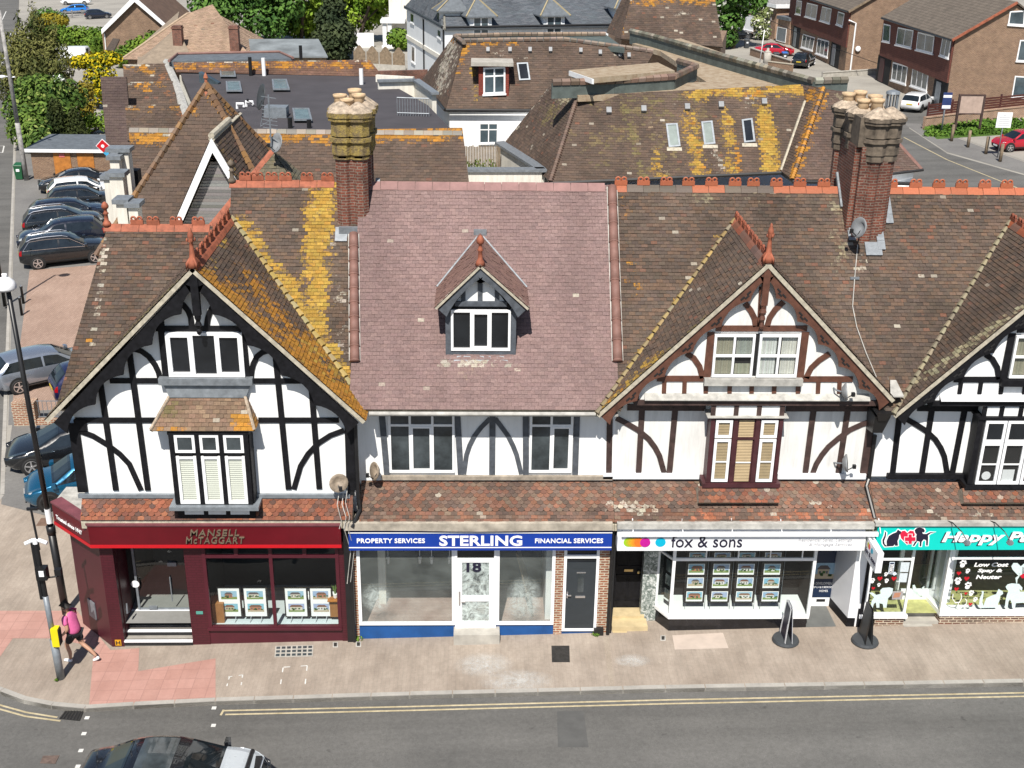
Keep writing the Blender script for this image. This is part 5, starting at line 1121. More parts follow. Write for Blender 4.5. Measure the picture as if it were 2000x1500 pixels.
q=MB();q.poly([(vl,1.05,zb),(v1,1.05,zb),(v1,1.05,3.2),(vl,1.05,3.2)]);q.poly([(v1,.0,zb),(v1,1.05,zb),(v1,1.05,3.2),(v1,.0,3.2)]);q.poly([(vl,.5,zb),(vl,1.05,zb),(vl,1.05,3.2),(vl,.5,3.2)]);q.poly([(vl,.0,3.2),(v1,.0,3.2),(v1,1.05,3.2),(vl,1.05,3.2)]);q.build('shop_interior',M['dark'],HC)
rown=['top','upper','middle','bottom']
for r_,(pt,pb)in enumerate(((1079,1093),(1101,1122),(1128,1148),(1155,1174))):
 for k in range(4):
  y=.3;pl=(1362,1411,1459,1510)[k]-r_*2.0;x0,x1,z0,z1=rectY(pl-16,pl+16,pt,pb,y)
  C_=thing('property_card',f'property card, {ordn[k]} from the marble pilaster in the {rown[r_]} row of the white-framed window','display card',((x0+x1)/2,y,z0),group='property cards in the white shop window')
  q=MB();q.box(x0-.06,x1+.06,y+.0,y+.015,z0-.05,z1+.05);q.build('clear_frame',M['blackmetal'],C_)
  q=MB();q.box(x0,x1,y-.01,y,z0,z1);q.build('card',M['letterwhite'],C_)
  q=MB();picture(q,x0+.02,x1-.02,z0+(z1-z0)*.18,z1-.015,y-.012,100+r_*9+k);q.build('photo',M['vc'],C_)
for k,c in enumerate((.15,.35,.55,.75)):
 pass
q=MB()
for k in range(4):x_=fx((1362,1411,1459,1510)[k],1130,.3);q.tube([(x_-.27,.32,zb),(x_-.27,.32,3.1)],.006,4);q.tube([(x_+.27,.32,zb),(x_+.27,.32,3.1)],.006,4)
q.build('wires',M['metal'],HC)
q=MB()
for k,(pa,pb)in enumerate(((1100,1122),(1128,1148),(1156,1174))):
 a=V((v0,0,0))+dl*.14+V((.12,.05,0));c=a+dl*.3;za_,zb_=fz(1318,pb,.2),fz(1318,pa,.2);q.poly([a+V((0,0,za_)),c+V((0,0,za_)),c+V((0,0,zb_)),a+V((0,0,zb_))])
q.build('side_card',M['midpane'],HC)
y2=1.0;d0,d1=fx(1580,1130,y2),fx(1637,1130,y2);dzb=fz(1605,1186,y2)
q=MB();q.box(v1+.05,d1+.1,y2,y2+.06,dzb-.05,top);dd=q.build('front_door',M['upvc'],HC)
q=MB();pw0,pw1=fx(1587,1120,y2-.01),fx(1633,1120,y2-.01);q.box(pw0,pw1,y2-.012,y2,fz(1605,1166,y2),fz(1605,1130,y2));q.box(pw0,pw1,y2-.012,y2,fz(1605,1098,y2)-.02,top);q.build('poster_board',plain('navy_poster',(.008,.022,.06),.4,var=.1),dd)
q=MB();picture(q,pw0,pw1,fz(1605,1130,y2)+.003,fz(1605,1099,y2),y2-.014,501);q.build('poster_photo',M['vc'],dd)
for body,a,c in(('A DEVELOPMENT',1137,1142),('OF 3, 4 & 5 BEDROOM',1145,1149),('HOMES',1152,1156)):putext(dd,body,1588 if body!='HOMES'else 1600,1628 if body!='HOMES'else 1617,a,c,y2-.014,'letterwhite','poster_lettering',ext=.003)
q=MB();q.box((d0+d1)/2-.12,(d0+d1)/2+.12,y2-.02,y2,fz(1600,1174,y2),fz(1600,1170,y2));q.build('letter_plate',M['dark'],dd)
q=MB();q.prism([(v1,.0,gC-.1),(fx(1652,1230,0),.0,gC-.1),(fx(1652,1230,0),y2,gC-.1),(v1,y2,gC-.1)],(0,0,gz(9)+.02-gC+.1));q.build('lobby_floor',plain('grey_tiles',(.13,.135,.13),.6,var=.15),HC)
q=MB();rx=fx(1652,1230,.0);q.prism([(rx,.0,gC-.1),(rx+.45,-.02,gC-.1),(rx+.45,y2,gC-.1),(rx-.2,y2,gC-.1)],(0,0,top-gC+.1));q.build('white_pilaster',M['signwhite'],HC)
q=MB();q.prism([(rx-.012,-.01,gC),(rx+.2,-.03,gC),(rx-.2,y2,gC),(rx-.212,y2,gC)],(0,0,.35));q.box(fx(1672,1225,-.05),fx(1697,1225,-.05),-.05,.3,gC-.1,fz(1690,1190,-.05));q.box(fx(1687,1150,-.05),fx(1702,1150,-.05),-.04,.3,gC-.1,top);q.build('black_pilaster',M['black'],HC)
q=MB();q.box(3.6,10.25,-.1,.4,top-.1,3.55);q.build('fascia_backing',M['dark'],HC)
hs=thing('hanging_sign','white projecting box sign with coloured discs hung beside the turquoise fascia','sign',(fx(1700,1090,-.6),-.6,fz(1700,1120,-.9)))
hx=hs.location.x;q=MB();hz0,hz1=fz(1707,1100,-.8),fz(1707,1063,-.8)
q.box(hx-.08,hx+.08,-1.25,-.32,hz0-.02,hz1);q.build('sign_box',M['signwhite'],hs)
q=MB()
for i_,(yy,c)in enumerate(((-.55,(.5,.5,.02)),(-.63,(.8,.1,.1)),(-.85,(0,.4,.6)))):q.lathe((hx-.083-.001*i_,yy,hz1-.17),[(0,0),(.075,0),(.075,.002)],16,0,c,axis=(-1,0,0))
q.build('logo_discs',M['vc'],hs)
e=text(hs,'','fox & sons',0,1,0,.14,0,None);q=MB();q.mesh([V((hx-.08+p.y,-.4-.78*p.x,hz0+.14+p.z))for p in e.v],e.f);q.build('lettering',M['letterdark'],hs)
q=MB();q.box(hx-.02,hx+.02,-.6,.05,hz1,hz1+.03);q.build('bracket',M['metal'],hs)
yd_=-.34;t0,t1=fx(1712,1050,yd_),18.0;tz0,tz1=fz(1850,1074,yd_),fz(1850,1026,yd_)
SD_=thing('shop_sign','turquoise fascia sign with cat and dog silhouettes around a red heart','sign',((t0+15)/2,yd_,tz0))
q=MB();q.box(t0,t1,yd_,0,tz0,tz1);q.build('sign_board',M['turq'],SD_)
q=MB();q.box(t0-.1,t1,yd_-.06,.0,tz1+.002,tz1+.1);q.build('cornice',M['plaster_grey'],HD)
def sil(b,pts,y,m=0,t_=.006,grow=0.0):
 P=[Py(px,py,y)for px,py in pts];c=sum(P,V((0,0,0)))/len(P)
 if grow:
  Q=[]
  for i,p in enumerate(P):
   a=(P[i]-P[i-1]);d=(P[(i+1)%len(P)]-P[i]);n=V((a.z,0,-a.x)).normalized()+V((d.z,0,-d.x)).normalized();n=n.normalized()if n.length>.01 else n;Q.append(p+n*grow)
  ar=sum(P[i-1].x*P[i].z-P[i].x*P[i-1].z for i in range(len(P)))
  if ar<0:Q=[p*2-q_ for p,q_ in zip(P,Q)]
  P=Q
 b.prism(P,(0,-t_,0),m)
Zm=lambda l:[(1680+x/6.25,1010+y/6.25)for x,y in l]
CAT=Zm([(300,170),(318,190),(312,240),(292,290),(300,330),(325,350),(322,290),(350,230),(400,200),(440,185),(462,150),(478,165),(500,175),(500,195),(478,215),(470,260),(455,290),(462,345),(430,350),(420,330),(405,352),(300,358),(275,320),(272,280),(295,230),(302,200)])
DOG=Zm([(665,160),(690,135),(725,125),(775,140),(790,165),(780,185),(758,180),(765,205),(810,205),(850,185),(915,180),(860,195),(828,220),(830,260),(825,345),(805,345),(805,280),(775,270),(750,300),(745,355),(725,352),(728,300),(700,290),(660,350),(640,350),(668,300),(680,240),(690,210),(672,190)])
HEART=Zm([(575,330),(500,255),(488,210),(510,170),(545,165),(575,195),(610,165),(650,170),(668,210),(655,255)])
CROSS=Zm([(590,210),(630,210),(630,245),(675,245),(675,290),(630,290),(630,325),(590,325),(590,290),(545,290),(545,245),(590,245)])
q=MB();sil(q,HEART,yd_,0,.004,.03);sil(q,CAT,yd_,0,.005,.03);sil(q,DOG,yd_,0,.005,.03);sil(q,CROSS,yd_-.008,0,.004,.025);q.build('emblem_outline',M['letterwhite'],SD_)
q=MB();sil(q,HEART,yd_-.005,0,.006);sil(q,CROSS,yd_-.012,0,.006);q.build('heart_emblem',plain('crimson',(.62,.01,.05),.5,var=.03),SD_)
for p_,n_ in((CAT,'cat_emblem'),(DOG,'dog_emblem')):q=MB();sil(q,p_,yd_-.005,0,.005);q.build(n_,M['letterdark'],SD_)
x0,x1,z0,z1=rectY(1840,2062,1038,1064,yd_)
for nm,off,y_,mt in(('lettering_shadow',.035,yd_,'letterdark'),('lettering',0,yd_-.013,'letterwhite')):
 e=text(SD_,'','Happy Paws',x0-off,x1-off,z0-off*.8,z1-z0,y_,None,shear=.2,bold=.03,ext=.012);e.build(nm,M[mt],SD_)
for k,px in enumerate((1852,1935)):
 L=thing('sign_lamp',['black swan-neck lamp over the cat and dog end of the turquoise sign','black swan-neck lamp over the word beginning with P on the turquoise sign'][k],'lamp',(fx(px,1020,yd_),yd_,tz1),group='swan-neck lamps over the turquoise sign')
 c=L.location;q=MB();q.tube([c+V((0,.1,.08)),c+V((.06,-.1,.14)),c+V((.2,-.42,.05)),c+V((.3,-.6,-.12))],.014,6);q.build('arm',M['blackmetal'],L)
 q=MB();q.lathe(c+V((.3,-.6,-.12)),[(.02,.05),(.05,0),(.09,-.08),(.07,-.08)],10,axis=(-.3,-.5,1));q.build('lamp_head',M['metal'],L)
top=tz0+.08;gD=gz(12.5)
wa0,wa1=fx(1693,1140,0),fx(1776,1140,0);zb=fz(1740,1197,0)
o=window(HD,wa0,wa1,zb-.03,top,0,(0,1),(0,(fz(1740,1090,0)-zb)/(top-zb),1),.07,.06,.07,pane='shopglass',name='shop_window')
q=MB();q.box(wa0-.1,wa1+.06,-.1,.0,zb-.12,zb-.02);q.build('window_sill',M['upvc'],HD)
q=MB();q.box(fx(1708,1212,.0),wa1,-.03,.3,gD-.1,zb-.12);q.build('brick_stall_riser',M['brickshop'],HD)
wb0=fx(1848,1140,0);wbl=fx(1822,1110,.7);zb2=fz(1900,1192,0)
o=window(HD,wb0,18.0,zb2-.03,top,0,(0,1),(0,(fz(1900,1088,0)-zb2)/(top-zb2),1),.07,.06,.07,pane='shopglass',name='shop_window')
q=MB();q.prism([(wb0-.05,-.05,zb2-.15),(18,-.05,zb2-.15),(18,.3,zb2-.15),(wb0+.1,.3,zb2-.15),(wbl+.05,.9,zb2-.15),(wbl-.05,.9,zb2-.15)],(0,0,.13))
q.box(wb0-.06,wb0+.02,-.05,.05,zb2,top);q.prism([(wbl,.9,zb2),(wbl+.06,.9,zb2),(wbl+.06,.98,zb2),(wbl,.98,zb2)],(0,0,top-zb2));q.build('window_sill',M['upvc'],HD)
q=MB();q.prism([(wb0-.02,-.02,gD-.2),(18,-.02,gD-.2),(18,.3,gD-.2),(wb0+.1,.3,gD-.2),(wbl+.05,.9,gD-.2),(wbl,.9,gD-.2)],(0,0,zb2-.15-gD+.2));q.build('brick_stall_riser',M['brickshop'],HD)
q=MB();q.poly([(wbl,.9,zb2),(wb0,0,zb2),(wb0,0,top),(wbl,.9,top)]);q.build('side_pane',M['shopglass'],HD)
y3=.95;dd0,dd1=fx(1776,1130,y3-.3),fx(1825,1130,y3)
q=MB();q.box(wa1-.05,dd1+.1,y3-.2,y3-.12,gz(12)+.3,gz(12)+.62);q.box(wa1-.05,wa1+.06,y3-.2,y3-.12,gz(12)+.6,top);q.box(dd1-.1,dd1+.1,y3-.2,y3-.1,gz(12)+.6,top);dd=q.build('front_door',M['upvc'],HD)
pane(dd,wa1,dd1,gz(12)+.6,top,y3-.16);q=MB();q.box(wa1+.1,wa1+.34,y3-.21,y3-.2,gz(12)+.45,gz(12)+.52);q.build('letter_plate',M['metal'],dd)
q=MB();q.box(dd1-.02,dd1+.3,.45,y3-.1,gz(12)+.2,top);q.build('white_pillar',M['signwhite'],HD)
q=MB();q.box(wa1,dd1+.25,.25,y3,gD-.1,gz(12)+.3);q.box(wa1,dd1+.2,-.0,.25,gD-.1,gz(12)+.1);q.prism([(wa1,-.1,gD-.1),(wb0-.1,-.1,gD-.1),(dd1+.3,.3,gD-.1),(wa1,.3,gD-.1)],(0,0,gz(12)+.01-gD+.1));q.build('entrance_step',M['concrete'],HD)
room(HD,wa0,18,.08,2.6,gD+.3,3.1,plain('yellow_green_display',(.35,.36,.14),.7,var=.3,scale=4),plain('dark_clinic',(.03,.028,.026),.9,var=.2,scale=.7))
q=MB();q.box(wa0,wa1,.1,.5,zb-.2,zb-.05);q.box(wb0,18,.12,.6,zb2-.2,zb2-.05);q.build('display_shelf',plain('olive_patterned_shelf',(.4,.4,.17),.7,var=.4,scale=8),HD)
def paw(b,px,py,r,y,rot=0,col=(.85,.85,.85)):
 b=MB();c=Py(px,py,y)
 for a,d,s in((0,0,.42),(-50,.62,.2),(-18,.78,.22),(18,.78,.22),(50,.62,.2)):
  t_=math.radians(a+rot);p=c+V((math.sin(t_),0,math.cos(t_)))*r*d-V((0,0,.0 if d else r*.15));b.lathe(p,[(0,0),(r*s*1.15,0),(r*s*1.15,.002)],9,0,col,axis=(0,-1,0))
 b.build('paw_decal',M['vc'],HD)
def hrt(b,px,py,r,y):
 b=MB();c=Py(px,py,y);P=[(0,-1),(-.9,0),(-.95,.5),(-.5,.85),(0,.45),(.5,.85),(.95,.5),(.9,0)];b.prism([c+V((x*r,0,z*r))for x,z in P],(0,-.003,0),0,(.5,.01,.02));b.build('heart_decal',M['vc'],HD)
dc=MB();yy=-.04
for x,y,r,ro in((1250,580,9,10),(1308,664,6,20),(1193,790,9,-5),(1310,845,9,15),(1353,935,7,10),(1400,1010,6,20),(148,783,6.5,0),(312,703,5,15),(320,783,5.5,10),(228,832,4.6,0)):paw(dc,1680+x/6.25,1010+y/6.25,r*.0155,yy,ro)
for x,y,r in((1205,685,4.5),(1300,750,5),(1175,878,4.5),(1290,932,3.2),(1345,1062,4),(240,750,5),(412,750,5),(160,868,3.5)):hrt(dc,1680+x/6.25,1010+y/6.25,r*.0145,yy)
PALE=(.62,.74,.74)
def decal(pts,col=PALE,n='animal_decal'):b=MB();b.prism([Py(px,py,yy)for px,py in Zm(pts)],(0,-.003,0),0,col);b.build(n if col is PALE else 'window_notice',M['vc'],HD)
decal([(1480,900),(1510,905),(1500,970),(1490,1040),(1510,1085),(1515,1050),(1540,990),(1600,960),(1660,940),(1690,875),(1710,890),(1740,905),(1745,935),(1710,960),(1700,1020),(1680,1060),(1690,1105),(1470,1108),(1452,1060),(1460,990),(1488,930)])
decal([(1775,850),(1800,820),(1850,808),(1940,815),(1980,860),(1975,900),(1945,880),(1950,910),(2100,910),(2150,1105),(2080,1105),(2060,1040),(1900,1050),(1890,1105),(1855,1105),(1850,1050),(1830,1000),(1810,1030),(1800,1105),(1765,1105),(1775,1020),(1790,950),(1810,900),(1790,880)])
decal([(1905,810),(1895,740),(1925,720),(1945,720),(1920,760),(1915,810)]);decal([(1935,720),(1860,640),(1845,600),(1870,560),(1920,560),(1960,600),(2010,560),(2080,580),(2090,640)])
decal([(1930,660),(1975,650),(1975,610),(2010,610),(2050,690),(2010,745),(1975,745),(1935,695)],(.55,.01,.03))
decal([(90,920),(150,920),(200,950),(250,935),(245,890),(275,865),(360,858),(400,870),(395,920),(370,960),(340,990),(320,1105),(285,1105),(275,1060),(235,1050),(235,1105),(200,1105),(190,1040),(165,1060),(155,1105),(125,1105),(140,1020),(170,980),(130,940)])
dc.prism([Py(x,y,y3-.2)for x,y in Zm([(640,830),(665,825),(690,880),(720,930),(735,975),(760,930),(755,860),(785,840),(775,900),(765,970),(620,978),(625,930),(640,890)])],(0,-.003,0),0,PALE)
decal([(500,552),(606,552),(585,670),(485,668)],(.6,.66,.7));decal([(485,684),(582,684),(562,795),(468,792)],(.6,.66,.7));decal([(395,905),(530,905),(510,1005),(385,1005)],(.35,.33,.33));dc.prism([Py(px,py,yy-.004)for px,py in Zm([(420,925),(500,920),(480,975),(400,985)])],(0,-.003,0),0,(.45,.22,.14))
dc.prism([Py(px,py,yy)for px,py in Zm([(362,548),(422,548),(405,680),(425,665),(452,695),(410,715),(405,700),(340,690)])],(0,-.002,0),0,(.7,.8,.9));dc.prism([Py(px,py,yy-.003)for px,py in Zm([(368,556),(415,556),(398,690),(348,684)])],(0,-.002,0),0,(.01,.02,.06))
dcl=dc.build('window_decal',M['vc'],HD)
st_=MB()
for l in([(1135,940),(1125,990),(1160,1045),(1210,1040),(1240,985),(1230,935)],[(1195,1045),(1205,1080),(1250,1092),(1295,1060),(1300,1020),(1285,1000)]):st_.tube([Py(x,y,yy-.01)for x,y in Zm(l)],.012,5)
st_.build('stethoscope_decal',M['letterwhite'],HD)
for body,a,c in(('Low Cost',(1393,1810),(555,605)),('Spay &',(1435,1735),(630,683)),('Neuter',(1415,1728),(705,755))):
 putext(HD,body,1680+a[0]/6.25,1680+a[1]/6.25,1010+c[0]/6.25,1010+c[1]/6.25,yy,'letterwhite','window_lettering',shear=.15,bold=.035,ext=.004)
e=text(HD,'','ENTRANCE',0,1,0,.1,0,None,bold=.02);q=MB();o1,o2=[Py(x,y,yy-.008)for x,y in Zm([(392,575),(370,680)])];dv=o2-o1;pv=V((-dv.z,0,dv.x)).normalized()
q.mesh([o1+dv*p.x+pv*(p.z-.05)+V((0,p.y*.3,0))for p in e.v],e.f);q.build('window_lettering',M['letterwhite'],HD)
q=MB();q.box(t0,18,-.05,.4,tz0+.06,3.6);q.build('fascia_backing',M['dark'],HD)
M['farpane']=plain('far_glazing',(.06,.085,.1),.1,var=.6,scale=.7,spec=.7)
RB=[(.105,.074,.057),(.09,.066,.052),(.116,.08,.06),(.098,.07,.055)]
def slope_n(deg=45):a=math.radians(deg);return V((0,-math.sin(a),math.cos(a)))
def tiled(parent,px,P,n,col,name='roof',w=.26,g=.15,lift=.025,slab=.12,slabm='darkslab',extra=None):
 b=MB();rooftiles(b,[[PP(x,y,P,n)for x,y in q]for q in(px if isinstance(px[0],list)else[px])],n,col,w=w,g=g,lift=lift,slab=slab)
 return b.build(name,[M['tile'],M[slabm]],parent)
def quadwin(parent,c4,P,n,cols=1,rows=1,fr=.07,proud=.06,pane='farpane',name='window',sill=True,frame='upvc'):
 """window in a wall plane, corners TL TR BR BL as seen"""
 n=V(n).normalized();TL,TR,BR,BL=[PP(x,y,P,n)for x,y in c4]
 Q=lambda u,v:(TL.lerp(TR,u)).lerp(BL.lerp(BR,u),v)
 W,H=(TR-TL).length,(BL-TL).length;b=MB();a,d=fr/W,fr/H
 def slab_(u0,u1,v0,v1,t_=proud):b.prism([Q(u0,v0),Q(u1,v0),Q(u1,v1),Q(u0,v1)],n*t_)
 slab_(0,a,0,1);slab_(1-a,1,0,1);slab_(a,1-a,0,d);slab_(a,1-a,1-d,1)
 for k in range(1,cols):u=k/cols;slab_(u-a*.45,u+a*.45,d,1-d,proud*.9)
 if rows>1:
  v=.33;slab_(a,1-a,v-d*.45,v+d*.45,proud*.85)
 if sill:b.prism([Q(-.04,1),Q(1.04,1),Q(1.04,1+d),Q(-.04,1+d)],n*proud*2)
 po=proud*.62;o=b.build(name,M[frame],parent);p=MB();p.poly([Q(0,0)+n*po,Q(1,0)+n*po,Q(1,1)+n*po,Q(0,1)+n*po]);p.build('pane',M[pane],o);return o
def rooflight(parent,c4,P,n,name='skylight',pane='skyblue_pane'):
 return quadwin(parent,c4,P,n,fr=.09,proud=.09,name=name,sill=False,frame='metal',pane=pane)
E0=Pz(600,256,8.2);HE=thing('flat_roofed_range','long rear range with orange-lichened tile ridges round a dark grey flat roof','building',(-12,30,gz(-12)))
N45=slope_n(45)
ecol=roofcol(RB,[(band([(250,267),(905,261)],24),ORANGE,1.15),(band([(260,262),(640,258)],8),WHITE_L,.9),(band([(720,258),(880,252)],7),WHITE_L,.6),(blob(570,330,60,40),(.2,.1,.07),.4)],.005,.02,.2)
tiled(HE,[(252,260),(903,250),(918,372),(262,378)],E0,N45,ecol)
q=MB();a,c=PP(252,258,E0,N45),PP(903,249,E0,N45);ridge(q,(a.x,E0.y,8.22),(c.x,E0.y,8.22),r=.16,cols=lambda p:jit((.25,.22,.18),.3));q.build('ridge_tiles',M['vc'],HE)
for k,(pr,xa_,xb_,pe)in enumerate(((206,245,366,275),(161,242,338,232),(126,240,330,186))):
 Pk=Pz(300,pr,8.2)
 tiled(HE,[(xa_,pr),(xb_,pr-2),(xb_+14+(k==0)*8,pe),(xa_+4,pe)],Pk,N45,roofcol(RB,[(band([(xa_,pr+6),(xb_-20,pr+4)],11),ORANGE,.7),(blob(290,pr+16,14,10),ORANGE,.9),(band([(xa_,pr+1),(xa_+60,pr)],5),WHITE_L,.8),(blob(xb_-8,pr+25,20,20),(.22,.1,.05),.9)],.004,.02,.2))
pl_=Pz(230,297,5.0);tiled(HE,[(196,150),(247,150),(258,300),(209,294)],pl_,slope_n(62),roofcol([(.095,.068,.06),(.085,.06,.055)],[],.004,.01,.12))
zfl=8.0;q=MB();q.prism([Pz(x,y,zfl)for x,y in((352,142),(745,150),(770,168),(835,205),(880,251),(600,255),(470,256),(400,256))],(0,0,-.3));q.build('flat_roof',M['flatgrey'],HE)
q=MB();q.tube([Pz(x,y,zfl+.12)for x,y in((325,121),(345,165),(368,235),(365,250))],.22,6);q.build('flashed_ridge',M['plaster_grey'],HE)
Pb=Pz(540,148,7.95);tiled(HE,[(338,122),(722,117),(748,150),(344,141)],Pb,slope_n(58),roofcol([(.15,.085,.06),(.13,.075,.055)],[(band([(350,128),(720,126)],14),ORANGE,.95),(band([(340,121),(720,117)],4),WHITE_L,.9)],.01,.02))
q=MB();zt_=8.6;q.prism([Pz(x,y,zt_)for x,y in((345,105),(545,101),(575,114),(330,120))],(0,0,-.4));q.build('upper_flat_roof',M['slate'],HE)
q=MB();q.tube([Pz(x,y,zt_+.06)for x,y in((330,119),(347,105),(545,101),(572,113))],.09,6);q.build('parapet_trim',plain('pinkish_trim',(.22,.12,.1),.8),HE)
NZ=V((0,0,1))
for c4 in([(429,134),(458,134),(461,150),(430,150)],[(441,161),(469,161),(473,179),(442,179)],[(531,157),(560,157),(566,176),(533,176)],[(571,214),(604,214),(610,236),(574,236)]):
 o=rooflight(HE,c4,(0,0,zfl+.12),NZ)
q=MB()
for(x,y,h,c)in((490,148,1.1,0),(588,116,.9,0),(567,250,.5,0),(604,250,.4,0)):p=Pz(x,y,zfl);q.tube([p,p+V((0,0,h))],.11,8)
q.build('vent_pipes',M['blackmetal'],HE)
q=MB()
for(x,y,h)in((516,148,1.05),(706,165,.9)):p=Pz(x,y,zfl);q.tube([p,p+V((0,0,h))],.12,8)
for(x,y)in((463,212),(481,208)):p=Pz(x,y,zfl);q.tube([p,p+V((0,0,.25)),p+V((.35,0,.25)),p+V((.35,0,.08))],.07,6)
q.build('vent_pipes',M['upvc'],HE)
q=MB();p=Pz(520,230,zfl);q.box(p.x-.1,p.x+1.0,p.y,p.y+.9,zfl,zfl+.5);q.build('vent_housing',M['metal'],HE)
q=MB();q.prism([Pz(x,y,zfl-.1)for x,y in((470,262),(880,257),(750,152),(350,146))],(0,0,-7.6));q.prism([Pz(x,y,4.6)for x,y in((240,440),(890,440),(560,230),(250,215),(215,290))],(0,0,-4.6));q.build('wall',M['cream'],HE)
p=Pz(392,160,zfl);q=MB();q.hexa([p+V(v)for v in((0,-.3,0),(1.2,-.9,0),(1.3,-.6,0),(.1,.1,0),(0,-.3,.6),(1.2,-.9,.1),(1.3,-.6,.1),(.1,.1,.6))]);q.build('tilted_rooflight',M['farpane'],HE)
q=MB();zp=8.4
for a,c in(((738,160),(812,158)),((812,158),(848,184)),((735,146),(808,150))):
 A,B=Pz(*a,zp),Pz(*c,zp);d=(B-A).normalized();s=V((-d.y,d.x,0))*.12;q.prism([A-s,B-s,B+s,A+s],(0,0,-3.2))
q.build('parapets',M['cream'],HE)
q=MB()
for a,c in(((738,160),(812,158)),((812,158),(850,185))):
 A,B=Pz(*a,zp+.01),Pz(*c,zp+.01);d=(B-A).normalized();s=V((-d.y,d.x,0))*.22;q.prism([A-s,B-s,B+s,A+s],(0,0,.12))
q.build('copings',M['lead'],HE)
q=MB();A,B=Pz(776,224,zfl+.05),Pz(838,226,zfl+.05);q.tube([A+V((0,0,.85)),B+V((0,0,.85))],.035,5);q.tube([A+V((0,0,.1)),B+V((0,0,.1))],.03,5)
for k in range(13):p=A.lerp(B,k/12);q.tube([p+V((0,0,-.3)),p+V((0,0,.85))],.018,4)
q.build('balcony_railing',M['metal'],HE)
q=MB();L_=MB()
for(x,yt,yb,w_)in((228,297,330,12),(246,297,335,8),(232,345,395,13),(213,350,375,8),(240,398,430,10),(262,405,432,9),(226,312,340,9)):
 y_=22-(yb-300)*.08;a=Py(x-w_,yb,y_);c=Py(x+w_,yb,y_);t_=Py(x,yt,y_).z;q.box(a.x,c.x,y_,y_+.5,0,t_);L_.box(a.x-.1,c.x+.1,y_-.1,y_+.6,t_,t_+.15)
q.build('stair_piers',M['cream'],HE);L_.build('pier_caps',M['lead'],HE)
q=MB();q.box(Py(222,420,20).x,Py(268,420,20).x,20.7,21.2,0,Py(240,330,21).z);q.build('stair_wall',M['black'],HE)
HT=thing('turret_wing','steep pyramid-roofed rear wing with a weathered board gable and white bargeboards','building',(-9.6,16,gz(-9.6)))
av=Py(403,166,17);s_=3.55;zb_=av.z-5.4
cn=[V((av.x+a*s_,av.y+b_*s_,zb_))for a,b_ in((-1,-1),(1,-1),(1,1),(-1,1))]
tcol=roofcol(RB,[(band([(403,170),(375,230)],14),ORANGE,.6),(band([(403,170),(468,258)],16),ORANGE,.85),(blob(403,190,16,20),ORANGE,.8)],.003,.03,.15)
q=MB()
for k in range(4):a,c=cn[k],cn[(k+1)%4];rooftiles(q,[[av,a,c]],plane_of(av,a,c),tcol,w=.26,g=.14,lift=.025,slab=.1)
q.build('roof',[M['tile'],M['darkslab']],HT)
q=MB()
for k in(0,1,2):
 for i in range(30):p=av.lerp(cn[k],i/30);r_=av.lerp(cn[k],(i+.9)/30);q.tube([p+V((0,0,.06)),r_+V((0,0,.02))],[.09,.13],6,0,jit(mixc((.14,.09,.06),ORANGE,R_.random()*.4),.2))
q.lathe(av+V((0,0,-.55)),[(.36,0),(.2,.3),(.07,.5),(.05,.75),(.09,.8),(.06,.9),(0,1.0)],8,0,(.36,.13,.07));q.build('hip_tiles',M['vc'],HT)
q=MB();q.box(cn[0].x+.3,cn[1].x-.3,cn[0].y+.3,cn[2].y-.3,0,zb_+.1);q.box(-12.4,-6.8,9.3,15,0,5.5);q.build('wall',M['cream'],HT)
yd_2=13.3;ga=Py(413,268,yd_2);gf=Py(340,436,yd_2);gr=V((2*ga.x-gf.x,yd_2,gf.z))
q=MB();slp=(ga.z-gf.z)/(ga.x-gf.x)
for xf in(gf,gr):
 n_=V((-(slp)if xf.x<ga.x else slp,0,1)).normalized();rooftiles(q,[[ga,xf,xf+V((0,5,0)),ga+V((0,5,0))]],n_,roofcol(RB,[(band([(420,275),(460,345)],22),YELLOW,.55)],.003,.03),w=.26,g=.14,slab=.12)
q.build('gable_roof',[M['tile'],M['slab']],HT)
q=MB();q.tube([ga+V((0,-.02,.05)),ga+V((0,3,.05))],.11,8);q.build('gable_ridge',M['slab'],HT)
q=MB()
for xf in(gf,gr):q.prism([ga+V((0,0,-.02)),xf+V((0,0,-.02)),xf+V((.27 if xf.x<ga.x else-.27,0,0)),ga+V((0,0,-.5))],(0,-.06,0))
q.build('bargeboards',M['upvc'],HT)
q=MB();nb=22;zz0=gf.z-.3
for k in range(nb):
 a,c=zz0+(ga.z-.9-zz0)*k/nb,zz0+(ga.z-.9-zz0)*(k+.93)/nb
 wd=lambda z:max(0.02,(ga.z-.55-z)/slp);xo=R_.uniform(-.1,.1)
 q.prism([(ga.x-wd(a),yd_2+.35,a),(ga.x+wd(a),yd_2+.35,a),(ga.x+wd(c),yd_2+.33,c),(ga.x-wd(c),yd_2+.33,c)],(0,.08,0),0,jit((.27,.26,.25),.3))
q.build('weathered_boarding',M['vc'],HT)
HQ=thing('hipped_turret','small yellow-green lichened hipped roof peeping over an orange crested ridge','building',(-5.6,9,gz(-5)))
a=Py(531,293,9.6);q=MB();c4=[V((a.x+i*1.9,a.y+j*1.9,a.z-2.2))for i,j in((-1,-1),(1,-1),(1,1),(-1,1))]
for k in range(4):rooftiles(q,[[a,c4[k],c4[(k+1)%4]]],plane_of(a,c4[k],c4[(k+1)%4]),roofcol([(.15,.13,.09),(.12,.11,.08)],[(everywhere(.5),GREEN_L,1),(blob(560,315,30,20),YELLOW,.6)],.005),w=.22,g=.13)
q.build('roof',[M['tile'],M['darkslab']],HQ);q=MB();ridge(q,a+V((0,0,.02)),c4[0]+V((0,0,.05)),r=.12);q.build('hip_tiles',M['terra'],HQ)
